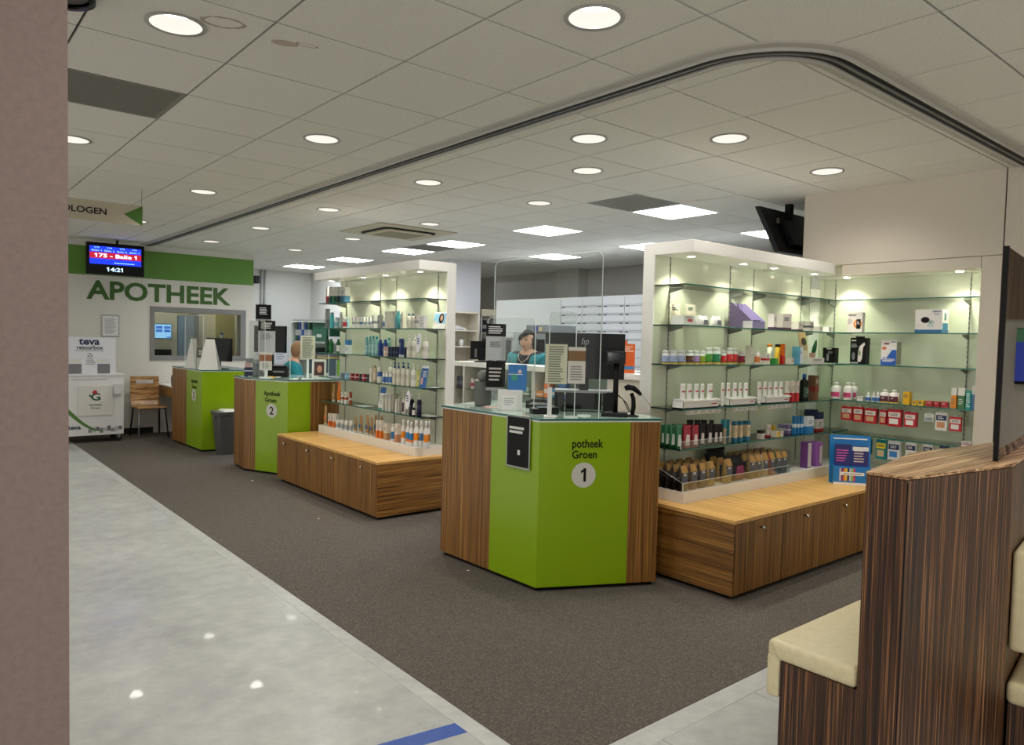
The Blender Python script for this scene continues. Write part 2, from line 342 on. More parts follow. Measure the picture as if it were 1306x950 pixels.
for k, (x, y) in enumerate(VENT):
    t = thing('ceiling_vent', ['perforated grey ceiling vent beside a light panel', 'perforated dark ceiling vent above the hall, right half', 'perforated dark ceiling vent above the hall, left half', 'plain grey ceiling vent between two light panels'][k], 'vent', (x, y, CEIL))
    G().box(-.297,-.297,.0,.297,.297,.012).obj('vent_plate', M('#97958c' if k in (0, 3) else '#85837a', .7), t)
    g = G(); n = 38
    for a in range(n):
        for b in range(n): u, v = -.28+.56*(a+.5+.5*(b % 2))/(n+.5), -.28+.56*(b+.5)/n; g.add([(u-.0046, v-.0046, -.0006), (u-.0046, v+.0046, -.0006), (u+.0046, v+.0046, -.0006), (u+.0046, v-.0046, -.0006)], [(0, 1, 2, 3)])
    h = g.obj('perforation', M('#5f5d56' if k in (1, 2) else '#74726b', .8), t); h['kind'] = 'stuff'
# cassette air conditioner
ax, ay = (ac0[0]+ac1[0])/2, (ac0[1]+ac1[1])/2; hw, hd = (ac1[0]-ac0[0])/2, (ac1[1]-ac0[1])/2
t = thing('air_conditioner', 'beige ceiling cassette air conditioner with dark slots', 'air conditioner', (ax, ay, CEIL))
acm = M('#b9b096', .5)
G().box(-hw, -hd, -.012, hw, hd, .012).obj('housing', acm, t, bevel=.006)
def rrect(w, d, r, n=6):
    P = []
    for cx_, cy_, a0 in ((w-r, d-r, 0), (-w+r, d-r, 90), (-w+r, -d+r, 180), (w-r, -d+r, 270)):
        P += [(cx_+r*math.cos(R(a0+90*i/n)), cy_+r*math.sin(R(a0+90*i/n))) for i in range(n+1)]
    return P
G().prism(rrect(hw-.16, hd-.16, .09), -.026, -.012).obj('air_slot', black_m, t)
G().prism(rrect(hw-.2, hd-.2, .07), -.04, -.012).obj('centre_panel', M('#c3ba9f', .5), t)
G().prism(rrect(hw-.27, hd-.27, .01), -.043, -.04).obj('intake_grille', M('#8f866c', .6), t)
# black rimmed ceiling ring near the column
t = thing('ceiling_speaker', 'black rimmed round ceiling fitting beside the pale column', 'speaker', (.46, 3.24, CEIL))
G().lathe([(.095,0),(.12,0),(.12,-.02),(.098,-.02)], 40, cap=False).obj('rim', blackg, t, smooth=True); G().lathe([(.097,-.004),(.02,-.012)], 40).obj('grille', M('#55534d', .7), t)
# hanging direction sign
t = thing('direction_sign', 'hanging beige sign reading OLOGEN with green arrow', 'sign', (0, 7.168, 0))
G().box(-.55, -.006, 2.436, 1.65, .006, 2.609).obj('board', M('#b5ac98', .6), t)
g = G(); g.add([(1.648,-.009,2.609),(1.648,-.009,2.436),(1.500,-.009,2.522),(1.648,-.0065,2.609),(1.648,-.0065,2.436),(1.500,-.0065,2.522)], [(0,2,1),(3,4,5),(0,1,4,3),(1,2,5,4),(2,0,3,5)]); g.obj('arrow', M('#3c6a18', .5), t)
text('lettering', 'OLOGEN', (1.197, -.0065, 2.522), (1,0,0), .054, black_m, t, w=.335, bold=.015)
for x in (1.64, -.4): G().tube([(x, 0, 2.606), (x+.006, 0, CEIL)], .002, 6).obj('wire', grey_m, t)
# ------------------------------------------------------------------ back wall: lettering, window, frame, screen
t = text('wall_lettering', 'APOTHEEK', (2.969, YB-.004, 2.068), (1,0,0), .272, green_t, None, w=1.985, bold=.028); t.name = 'lettering_sign'; tag(t, 'large dark green APOTHEEK letters on the back wall', 'lettering')
wn = bpy.data.objects.new('window_1', None); COL.objects.link(wn); wn['kind'] = 'structure'
fm = M('#7c7c7a', .45)
G().box(2.80, YB-.02, 1.077, 4.20, YB+.16, 1.145).box(2.80, YB-.02, 1.793, 4.20, YB+.16, 1.871).box(2.80, YB-.02, 1.145, 2.858, YB+.16, 1.793).box(4.114, YB-.02, 1.145, 4.20, YB+.16, 1.793).obj('window_frame', fm, wn, bevel=.002)
G().box(2.858, YB+.06, 1.145, 4.114, YB+.068, 1.793).obj('pane', glass_w, wn)
struct(G().box(2.2, 13.4, 0, 4.2, 13.5, CEIL).obj('wall_booth', M('#c2bb8f', .6)))
struct(G().box(2.2, YB+.16, 0, 2.3, 13.4, CEIL).obj('wall_booth_side', M('#bdb9ae', .6)))
t = thing('service_kiosk', 'grey wall kiosk with blue touch screen behind the window', 'kiosk', (0, 12.6, 0))
G().box(2.6, 0, 0, 3.42, .5, CEIL-.05).obj('housing', M('#a6a49c', .6), t)
G().box(3.07, -.02, 1.39, 3.33, -.0, 1.63).obj('screen_bezel', M('#20344a', .4), t)
sp = G().box(3.08, -.026, 1.40, 3.32, -.02, 1.62).obj('screen', emit('#8cc6f2', .9), t)
g = G()
for a in range(2):
    for b in range(2): g.box(3.095+.12*a, -.028, 1.55-.055*b, 3.19+.12*a, -.026, 1.59-.055*b)
g.box(3.25, -.028, 1.405, 3.315, -.026, 1.425); g.obj('screen_button', emit('#2a62c8', .8), sp)
G().box(3.07, -.01, .96, 3.33, .02, 1.22).obj('hatch', blackg, t)
t = thing('blue_cabinet', 'tall blue-grey cabinet seen through the window', 'cabinet', (0, 12.75, 0))
G().box(3.47, 0, 0, 3.72, .4, 1.78).obj('body', M('#6a83a8', .4), t); G().box(3.72, 0, 0, 3.80, .4, 1.8).obj('side_panel', M('#44505f', .5), t)
t = thing('white_door', 'white door leaf standing open behind the window', 'door', (0, 13.1, 0)); G().box(3.86, 0, 0, 4.17, .05, 2.1).obj('leaf', M('#c9c6bc', .5), t)
t = thing('door_fitting', 'chrome lock plate with blue tag on cream partition', 'handle', (0, 12.2, 0))
G().box(3.98, 0, 1.34, 4.02, .02, 1.52).obj('plate', chrome, t); G().box(3.965, -.03, 1.42, 3.995, 0, 1.47).obj('knob', M('#d8d8d8', .3), t); G().box(3.975, -.012, 1.475, 4.0, -.001, 1.51).obj('tag', M('#2f62a8', .4), t)
t = thing('cream_partition', 'cream partition seen at right inside the window', 'partition', (0, 12.22, 0)); G().box(3.9, 0, 0, 4.2, .04, 2.2).obj('board', M('#c6be92', .6), t)
t = thing('fire_sign', 'small red and white fire sign low in the window', 'sign', (0, 12.19, 0)); G().box(4.10, 0, 1.16, 4.165, .01, 1.225).obj('plate', M('#b8242c', .5), t); bars((4.132, 0, 1.193), (1,0,0), .045, .03, 2).obj('symbol', white_s, t)
# framed notice
t = thing('framed_notice', 'framed printed notice in silver frame on the back wall', 'picture frame', (0, YB, 0))
G().box(2.161,-.018,1.408,2.390,0,1.724).obj('frame', M('#a9aaa8', .4, .4), t, bevel=.003); G().box(2.178,-.02,1.428,2.373,-.017,1.704).obj('sheet', M('#dcdcd8', .6), t)
bars((2.275, -.0202, 1.566), (1,0,0), .15, .23, 16, .4).obj('printed_text', M('#8c8c8a', .7), t)
# hanging queue screen
t = thing('queue_display', 'black hanging screen showing 175 Balie 1 and 14:21', 'screen', (0, 11.3, 0))
G().box(1.908,-.02,2.26,2.622,.05,2.69).obj('housing', blackg, t, bevel=.006)
s1 = G().box(1.945,-.024,2.40,2.58,-.02,2.64).obj('screen', emit('#1030f0', 1.3), t)
G().box(1.945,-.026,2.475,2.58,-.0241,2.56).obj('red_band', emit('#c01030', .9), s1)
cyan = emit('#9fd8ff', 1.4)
text('lettering', '175 - Balie 1', (2.262,-.026,2.517), (1,0,0), .05, emit('#e8f0ff', 1.6), s1, w=.52, bold=.02)
for k, (a, b) in enumerate((('175','Balie 1'),('174','Balie 2'),('173','Balie 2'),('172','Balie 1'))):
    text('lettering', a, (2.03+.155*k,-.024,2.622), (1,0,0), .02, cyan, s1, w=.06); text('lettering', b, (2.03+.155*k,-.024,2.583), (1,0,0), .02, cyan, s1, w=.12)
text('lettering', '14:21', (2.25,-.0205,2.335), (1,0,0), .055, emit('#bfe4ff', 1.5), t, w=.2, bold=.02)
bars((2.40,-.0241,2.425), (1,0,0), .32, .012, 1, .6).obj('ticker', cyan, s1)
G().tube([(2.30,.05,2.6),(2.30,.16,2.65),(2.32,.16,CEIL)], .018, 8).obj('mount_arm', black_m, t)
# fire pipes and speaker box on far wall
for k, x in enumerate((5.37, 5.44)):
    t = thing('conduit_pipe', ['left grey conduit pipe running down the far wall','right grey conduit pipe running down the far wall'][k], 'pipe', (x, 14.12, 0)); G().tube([(0,0,0),(0,0,CEIL)], .018, 10).obj('pipe', M('#b9b8b4', .4), t, smooth=True); G().box(-.03,-.02,2.05,.03,.02,2.09).obj('clamp', grey_m, t)
t = thing('sensor_box', 'small black box high on the white wall edge', 'sensor', (0, 14.1, 0)); G().box(5.20,-.08,2.48,5.30,.04,2.62).obj('housing', black_m, t, bevel=.006); G().box(5.215,-.085,2.5,5.285,-.079,2.53).obj('lens', blackg, t)
# ------------------------------------------------------------------ counters
def ordered(poly): return poly
def counter(name, label, poly, zt, panels, sign=None):
    """poly counter-clockwise seen from above is not needed: edges run left to right seen from the public side"""
    t = thing(name, label, 'counter')
    cx_ = sum(p[0] for p in poly)/len(poly); cy_ = sum(p[1] for p in poly)/len(poly)
    ins = [(cx_+(p[0]-cx_)*.955, cy_+(p[1]-cy_)*.955) for p in poly]
    G().prism(ins, .004, .04).obj('kick_plinth', black_m, t); G().prism(ins, .04, zt-.03).obj('carcass', M('#5a4330', .6), t)
    for (p0, p1, m, nm) in panels: G().slab(p0, p1, .028, zt-.022, .022).obj(nm, m, t, bevel=.0012)
    G().prism(poly, zt-.022, zt-.012).obj('worktop', white_s, t)
    o = [(cx_+(p[0]-cx_)*1.012, cy_+(p[1]-cy_)*1.012) for p in poly]
    gt = G().prism(o, zt-.012, zt).obj('glass_top', ctop_m, t)
    g = G(); n = len(o)
    for i in range(n): g.slab(o[i], o[(i+1) % n], zt-.0125, zt-.0002, .002, .0006)
    g.obj('glass_edge', edge_m, gt)
    return t
gm = (green_p, 'green_panel'); wm = (wood_v, 'wood_panel')
A, B, C = (2.86,4.17), (2.887,3.20), (3.575,2.855)
def lerp(p, q, t): return (p[0]+(q[0]-p[0])*t, p[1]+(q[1]-p[1])*t)
ZT = 1.042
ab, bc = lerp(A, B, .545), lerp(B, C, .745)
D_, E_, F_ = (3.68,3.10), (3.60,3.55), (3.50,4.36)
c1 = counter('service_counter', 'nearest green and wood counter marked with number 1', [A, B, C, D_, E_, F_], ZT,
    [(A, ab)+wm, (ab, B)+gm, (B, bc)+gm, (bc, C)+wm, (C, D_)+wm, (D_, E_)+wm, (E_, F_)+wm, (F_, A)+wm])
u1 = Vector((C[0]-B[0], C[1]-B[1], 0)).normalized()
def onface(P, u, s, z): return (P[0]+u.x*s, P[1]+u.y*s, z)
dk = M('#0b1004', .6)
text('lettering', 'potheek', onface(B, u1, .302, .884), u1, .066, dk, c1, w=.195, bold=.012); text('lettering', 'Groen', onface(B, u1, .283, .826), u1, .048, dk, c1, w=.155, bold=.012)
s_ = disc(G(), onface(B, u1, .281, .701), u1, .076, .001, 36).obj('number_disc', M('#c9c9bf', .5), c1); text('numeral', '1', onface(B, u1, .279, .702), u1, .082, dk, s_, bold=.02)
uy = Vector((0.028, -1, 0)).normalized()
pg = plate(G(), (2.871, 3.375, .884), uy, .195, .30, .002).obj('poster', M('#0a0a0b', .5), None); pg.name = 'counter_poster'; tag(pg, 'black poster in clear sleeve stuck on the nearest counter', 'poster')
plate(G(), (2.8705, 3.375, .880), uy, .215, .315, .0008, off=-.0006).obj('sleeve', M('#9fa09a', .25), pg)
bars((2.871, 3.385, .955), uy, .14, .05, 2, .62, off=.002, ragged=.15).obj('printed_text', M('#d8d8d4', .6), pg); plate(G(), (2.871, 3.365, .82), uy, .022, .03, .0008, off=.002).obj('symbol', M('#d8d8d4', .6), pg)
V0, V1, V2, V3 = (2.895,8.41), (2.855,7.98), (3.11,7.41), (3.69,7.37)
v1 = lerp(V1, V2, .27); v2 = lerp(V2, V3, .42)
ZT2 = 1.025
c2 = counter('service_counter', 'middle green and wood counter marked with number 2', [V0, V1, V2, V3, (3.80,7.6), (3.6,8.5)], ZT2,
    [(V0, V1)+wm, (V1, v1)+wm, (v1, V2)+gm, (V2, v2)+gm, (v2, V3)+wm, (V3, (3.80,7.6))+wm, ((3.80,7.6), (3.6,8.5))+wm, ((3.6,8.5), V0)+wm])
u2 = Vector((V2[0]-V1[0], V2[1]-V1[1], 0)).normalized()
text('lettering', 'Apotheek', onface(V1, u2, .405, .864), u2, .066, dk, c2, w=.235, bold=.012); text('lettering', 'Groen', onface(V1, u2, .385, .800), u2, .048, dk, c2, w=.16, bold=.012)
s_ = disc(G(), onface(V1, u2, .40, .688), u2, .076, .001, 36).obj('number_disc', M('#c9c9bf', .5), c2); text('numeral', '2', onface(V1, u2, .40, .688), u2, .085, dk, s_, bold=.015)
W0, W1, W2 = (2.838,10.68), (2.873,9.506), (3.42,9.45)
w1 = lerp(W0, W1, .5); w2 = lerp(W1, W2, .95)
c3 = counter('service_counter', 'farthest green and wood counter marked with number 3', [W0, W1, W2, (3.55,9.62), (3.52,10.68)], 1.035,
    [(W0, w1)+wm, (w1, W1)+gm, (W1, w2)+gm, (w2, W2)+wm, (W2, (3.55,9.62))+wm, ((3.55,9.62), (3.52,10.68))+wm, ((3.52,10.68), W0)+wm])
u3 = Vector((W1[0]-W0[0], W1[1]-W0[1], 0)).normalized()
text('lettering', 'Apotheek', onface(W0, u3, .895, .874), u3, .066, dk, c3, w=.235); text('lettering', 'Groen', onface(W0, u3, .89, .81), u3, .048, dk, c3, w=.16)
s_ = disc(G(), onface(W0, u3, .878, .70), u3, .076, .001, 36).obj('number_disc', M('#c9c9bf', .5), c3); text('numeral', '3', onface(W0, u3, .878, .70), u3, .085, dk, s_, bold=.015)
t = thing('side_desk', 'lower wooden side desk left of farthest counter', 'desk'); G().box(2.91,10.70,.58,3.5,11.68,.72).obj('apron', wood_v, t); G().box(2.90,10.70,.72,3.5,11.68,.735).obj('desk_top', white_s, t)
G().box(3.3,10.75,.004,3.45,11.6,.58).obj('leg', M('#b9b6ae', .5), t)
# ------------------------------------------------------------------ base cabinets
t = thing('base_cabinet', 'low wooden cabinet under the left glass shelving', 'cabinet')
G().box(2.99,5.26,.004,3.70,7.25,.03).obj('kick_plinth', black_m, t); G().box(2.972,5.245,.03,3.72,7.286,.46).obj('carcass', M('#6d5030', .6), t)
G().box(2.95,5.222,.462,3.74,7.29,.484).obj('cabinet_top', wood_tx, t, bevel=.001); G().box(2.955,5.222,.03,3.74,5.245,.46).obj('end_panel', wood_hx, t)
ys = [5.222, 5.715, 6.24, 6.79, 7.286]
for i, yk in zip(range(4), (5.464, 5.997, 6.53, 7.07)):
    d = G().box(2.95, ys[i]+.0025, .033, 2.972, ys[i+1]-.0025, .459).obj('door', wood_v, t, bevel=.001)
    G().lathe([(.006,0),(.006,.014),(.012,.018),(.012,.026),(.005,.03)], 12).rot(Matrix.Rotation(R(-90), 4, 'Y')).rot(Matrix.Translation((2.95, yk, .408))).obj('knob', chrome, d, smooth=True)
t = thing('base_cabinet', 'low wooden cabinet under the right glass shelving', 'cabinet')
G().box(3.75,2.45,.004,5.78,3.2,.03).obj('kick_plinth', black_m, t); G().box(3.74,2.422,.03,5.79,3.22,.454).obj('carcass', M('#6d5030', .6), t)
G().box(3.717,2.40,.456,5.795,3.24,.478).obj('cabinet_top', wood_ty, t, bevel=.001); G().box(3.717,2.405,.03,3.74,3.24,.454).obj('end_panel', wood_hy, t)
xs = [3.717, 4.244, 4.76, 5.28, 5.79]
for i, xk in zip(range(4), (3.987, 4.509, 5.037, 5.55)):
    d = G().box(xs[i]+.0025, 2.40, .033, xs[i+1]-.0025, 2.422, .453).obj('door', wood_v, t, bevel=.001)
    G().lathe([(.006,0),(.006,.014),(.012,.018),(.012,.026),(.005,.03)], 12).rot(Matrix.Rotation(R(90), 4, 'X')).rot(Matrix.Translation((xk, 2.40, .408))).obj('knob', chrome, d, smooth=True)
# ------------------------------------------------------------------ glass shelving
def can_spot(x, y, z, parent, tilt=None):
    s = G().lathe([(.028,0),(.034,0),(.034,-.004),(.028,-.004)], 20, cap=False).obj('spotlight_ring', chrome, parent, (x, y, z)); G().lathe([(.028,-.001),(.002,-.002)], 20).obj('spotlight_lens', emit('#fff6dc', 14), s)
    lamp('spotlight_lamp', 'SPOT', (0, 0, -.008), CAN_W, s, (1, .93, .78), .02, 120, .8)
def shelf(parent, x0, y0, x1, y1, z, edges, dark=()):
    s = G().box(x0, y0, z-.008, x1, y1, z).obj('shelf', glass_sh, parent)
    for nm, e in (('front', (x0, y0-.0006, x1, y0)), ('left', (x0-.0006, y0, x0, y1)), ('near', (x0, y0-.0006, x1, y0)), ('west', (x0-.0006, y0, x0, y1))):
        if nm in edges: G().box(e[0], e[1], z-.0083, e[2], e[3], z+.0003).obj('shelf_edge', edge_d if nm in dark else edge_m, s)
    return s
def standard(parent, x, y, z0, z1, axis):
    g = G(); w = .0035
    (g.box(x-w, y-.006, z0, x+w, y, z1) if axis == 'X' else g.box(x-.006, y-w, z0, x, y+w, z1))
    s = g.obj('shelf_standard', M('#a3a59f', .4, .4), parent); h = G(); z = z0+.02
    while z < z1-.03:
        (h.box(x-.0022, y-.0066, z, x+.0022, y-.0059, z+.022) if axis == 'X' else h.box(x-.0066, y-.002, z, x-.0059, y+.002, z+.022)); z += .036
    h.obj('slot_row', black_m, s); s.children[0]['kind'] = 'stuff'
def bracket(parent, x, y, z, axis):
    g = G()
    if axis == 'X': P = [(y, z-.009), (y-.11, z-.009), (y-.11, z-.018), (y, z-.045)]; v = [(x+dx, a, b) for dx in (-.007, .007) for a, b in P]
    else: P = [(x, z-.009), (x-.11, z-.009), (x-.11, z-.018), (x, z-.045)]; v = [(a, y+dx, b) for dx in (-.007, .007) for a, b in P]
    g.add(v, [(0,1,2,3),(7,6,5,4),(0,4,5,1),(1,5,6,2),(2,6,7,3),(3,7,4,0)]); g.obj('bracket', M('#6f716e', .35, .5), parent)
# right island (runs along X)
ua = thing('display_shelving', 'right glass shelving with lit white canopy, beside niche', 'shelving')
G().box(3.83,3.160,.478,6.10,3.240,2.163).obj('back_board', white_l, ua); G().box(3.835,3.154,.553,6.10,3.160,2.085).obj('back_panel', panel_m, ua)
G().box(3.826,3.150,.478,3.836,3.244,2.163).obj('end_post', white_s, ua)
cp = [(3.83,2.846),(5.62,2.846)] + [(5.62+.18*math.sin(R(a)), 3.026-.18*math.cos(R(a))) for a in range(15, 91, 15)] + [(5.80,3.24),(3.83,3.24)]
cn = G().prism(cp, 2.085, 2.163).obj('canopy', white_s, ua, bevel=.0015)
for x, y in ((4.022,3.003),(4.612,2.99),(4.996,2.98),(5.576,2.97)): can_spot(x, y, 2.085, cn)
G().box(3.83,2.858,.478,5.80,3.16,.553).obj('plinth', white_l, ua, bevel=.001)
for z in (1.888,1.626,1.368,1.080,.822):
    s = shelf(ua, 3.832, 2.895, 6.095, 3.153, z, ('front','left'), ('left',))
    for x in (3.995,4.695,5.005,5.717): bracket(ua, x, 3.15, z, 'X')
for x in (3.995,4.695,5.005,5.717): standard(ua, x, 3.1545, .56, 2.085, 'X')
G().box(5.857,3.148,.553,6.02,3.1535,1.99).obj('white_strip', white_s, ua); G().box(5.857,3.148,1.99,6.02,3.1535,2.085).obj('strip_cap', M('#b5b7b4', .5), ua)
# niche shelving
un = thing('niche_shelving', 'glass shelves in the lit wall niche at right', 'shelving')
G().box(6.094,1.872,.553,6.10,3.153,2.081).obj('back_panel', panel_m, un); G().box(5.80,1.872,.478,6.094,2.858,.553).obj('plinth', white_l, un); G().box(5.80,2.858,.478,6.094,3.153,.553).obj('plinth_corner', white_l, un)
G().box(5.815,1.868,.553,6.094,1.8745,2.081).obj('side_panel', panel_m, un)
for z in (1.888,1.628,1.376,1.084,.816):
    shelf(un, 5.815, 1.876, 6.09, 2.893, z, ('west',))
    for y in (2.026, 3.05): bracket(un, 6.09, y, z, 'Y')
for y in (2.026, 3.05): standard(un, 6.0935, y, .56, 2.08, 'Y')
for x, y in ((5.93,2.05),(5.97,2.90)): can_spot(x, y, 2.078, un)
# left island (runs along Y)
ub = thing('display_shelving', 'left glass shelving with lit white canopy, beside middle counter', 'shelving')
G().box(3.655,5.295,.484,3.735,7.315,2.161).obj('back_board', white_l, ub); G().box(3.649,5.30,.562,3.655,7.315,2.08).obj('back_panel', panel_m, ub)
G().box(3.650,5.290,.484,3.742,5.300,2.161).obj('end_post', white_s, ub)
cn = G().box(3.36,5.292,2.082,3.742,7.345,2.161).obj('canopy', white_s, ub, bevel=.0015)
for x, y in ((3.49,6.511),(3.49,6.078),(3.49,5.481),(3.49,7.211)): can_spot(x, y, 2.082, cn)
G().box(3.36,5.305,.484,3.655,7.20,.562).obj('plinth', white_l, ub, bevel=.001)
for k, z in enumerate((1.843,1.582,1.322,1.068,.815)):
    s = shelf(ub, 3.42, 5.302, 3.648, 7.355 if k in (0,1,2) else 7.345, z, ('west','near'), ('near',))
    for y in (7.169,6.443,6.136,5.426): bracket(ub, 3.645, y, z, 'Y')
for y in (7.169,6.443,6.136,5.426): standard(ub, 3.6485, y, .57, 2.08, 'Y')
# ------------------------------------------------------------------ bench with divider
t = thing('waiting_bench', 'zebra wood double bench with cream cushions and glass divider', 'bench')
P0, P1, P2, B1 = (2.417,1.082), (2.427,.957), (3.062,.85), (3.026,1.181)
P3, B3 = (4.25,1.026), (4.25,1.055)
poly = [P0, P1, P2, P3, B3, B1]
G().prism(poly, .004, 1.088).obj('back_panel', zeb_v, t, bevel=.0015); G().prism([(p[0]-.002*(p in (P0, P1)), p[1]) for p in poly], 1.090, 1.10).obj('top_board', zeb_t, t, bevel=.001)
G().box(2.4268,.955,.004,2.4285,.9585,1.08).obj('corner_joint', black_m, t)
def cushion(poly, z0, z1, name, bev=.03):
    o = G().prism(poly, z0, z1).obj(name, leather, t); b = o.modifiers.new('b', 'BEVEL'); b.width = bev; b.segments = 4; b.limit_method = 'ANGLE'
    for p in o.data.polygons: p.use_smooth = True
    return o
cu1 = cushion([(2.418,1.413),(2.42,1.083),(3.03,1.182),(4.25,1.06),(4.25,1.40)], .365, .437, 'seat_cushion', .022)
cushion([(2.420,1.413),(2.420,1.362),(4.25,1.35),(4.25,1.40)], .226, .385, 'seat_front_roll', .014)
G().tube([(2.4165,1.40,.432),(2.4155,1.385,.41),(2.4155,1.368,.375)], .0022, 6).obj('piping', M('#cfc6a4', .5), cu1)
G().prism([(2.424,1.358),(2.426,1.085),(3.03,1.184),(4.25,1.06),(4.25,1.345)], .004, .366).obj('seat_base', zeb_v, t)
nn = Vector((.147, -.989)); dd = Vector((.989, .147))
q = Vector(P2) + dd*.06
def along(a, b): p = q + dd*a + nn*b; return (p.x, p.y)
cushion([along(0,0.002), along(0,.085), along(1.1,.085), along(1.1,.002)], .40, .775, 'backrest_cushion', .02)
cushion([along(0,0.002), along(0,.5), along(1.1,.5), along(1.1,.002)], .20, .285, 'rear_seat_cushion', .025); G().prism([along(.02,.01), along(.02,.46), along(1.1,.46), along(1.1,.01)], .004, .2).obj('rear_seat_base', zeb_v, t)
g0, g1 = Vector((3.077,.913)), Vector((4.2,1.08)); ud = (g1-g0).normalized(); un_ = Vector((-ud.y, ud.x))*.005
gp = G().prism([(g0-un_)[:], (g1-un_)[:], (g1+un_)[:], (g0+un_)[:]], 1.10, 1.88).obj('glass_divider', glass_di, t)
G().prism([(g0-un_*1.6-ud*.012)[:], (g0-un_*1.6+ud*.003)[:], (g0+un_*1.6+ud*.003)[:], (g0+un_*1.6-ud*.012)[:]], 1.10, 1.883).obj('divider_edge', black_m, gp)
# wall screen added in place of a reflection, and wood cladding, behind the divider
t = thing('reflection_screen', 'wall screen showing 175 Balie 1 in place of a divider reflection', 'screen', (5.795, 0, 0))
G().box(-.04,1.0,1.29,0,1.62,1.66).obj('housing', dark_m, t); G().box(-.043,1.0,1.57,-.04,1.60,1.655).obj('header', emit('#4f8a5a', .5), t); G().box(-.043,1.0,1.31,-.04,1.60,1.57).obj('picture', emit('#3a52c8', .5), t)
text('lettering', '175', (-.043,1.50,1.632), (0,-1,0), .022, cyan, t); text('lettering', 'Balie 1', (-.043,1.50,1.593), (0,-1,0), .022, cyan, t, w=.11)
t = thing('wood_cladding', 'wood cladding strip on right wall behind the divider', 'panel', (5.795, 0, 0)); G().box(-.02,-1.6,1.72,0,1.40,2.45).obj('board', wood('grey_brown_cladding', (70, 70, .8), [(.4, '#5d4a3a'), (.5, '#79634f'), (.62, '#927a62')], .5), t)
# tape
t = G().prism([(1.648,2.273),(1.652,2.19),(.9,2.30),(.9,2.385)], 0, .0009).obj('floor_tape', M('#2f55a8', .35), None); tag(t, 'blue tape strip on grey vinyl floor beside the carpet', 'tape')
t = G().prism([(2.20,1.30),(2.24,1.36),(2.6,1.2),(2.6,1.1)], 0, .0009).obj('floor_tape', M('#2f4a86', .35), None); tag(t, 'blue tape strip on vinyl floor below the bench', 'tape')
for k, (x, y, s, l) in enumerate(((2.80,3.76,.008,'tiny white paper scrap beside the nearest counter'),(2.73,7.38,.012,'white paper scrap on carpet between middle and far counters'),(2.60,5.55,.007,'tiny pale scrap on carpet before left cabinet'))):
    o = G().prism([(x-s,y-s*.6),(x+s,y-s),(x+s*.8,y+s),(x-s*.7,y+s*.8)], .004, .0055).obj('paper_scrap', white_s, None); tag(o, l, 'scrap')
# ------------------------------------------------------------------ products
UX = (1, 0, 0)
def shade(h, k):
    h = h.lstrip('#'); return '#' + ''.join('%02x' % max(0, min(255, int(int(h[i:i+2], 16)*k))) for i in (0, 2, 4))
def isdark(h): h = h.lstrip('#'); return sum(int(h[i:i+2], 16) for i in (0, 2, 4)) < 330
def ink(h): return M('#d6d6d2' if isdark(h) else '#6d7074', .6)
def ell(w, d, z, n=16, p=2.0):
    P = []
    for i in range(n):
        a = 2*math.pi*i/n; c, s = math.cos(a), math.sin(a)
        P.append((w/2*math.copysign(abs(c)**(2/p), c), d/2*math.copysign(abs(s)**(2/p), s), z))
    return P
CAT = {'box':('carton','carton'),'bottle':('bottle','bottle'),'pump':('pump_bottle','bottle'),'spray':('spray_bottle','bottle'),'tube':('cream_tube','tube'),'jar':('jar','jar'),'can':('aerosol_can','can'),'dropper':('dropper_bottle','bottle'),'pouch':('pouch','pouch'),'card':('showcard','card'),'flat':('leaflet','leaflet'),'talker':('product_tag','tag'),'tray':('display_tray','tray'),'lilac':('display_tray','tray'),'leaf':('paper_leaf','decoration'),'pack':('hanging_pack','pack')}
def wrap(w, d, z0, z1, e=.0005): return G().box(-w/2-e, -d/2-e, z0, w/2+e, d/2+e, z1)
def fplate(w, d, x0, x1, z0, z1, th=.0007): return G().box(x0, -d/2-th, z0, x1, -d/2, z1)
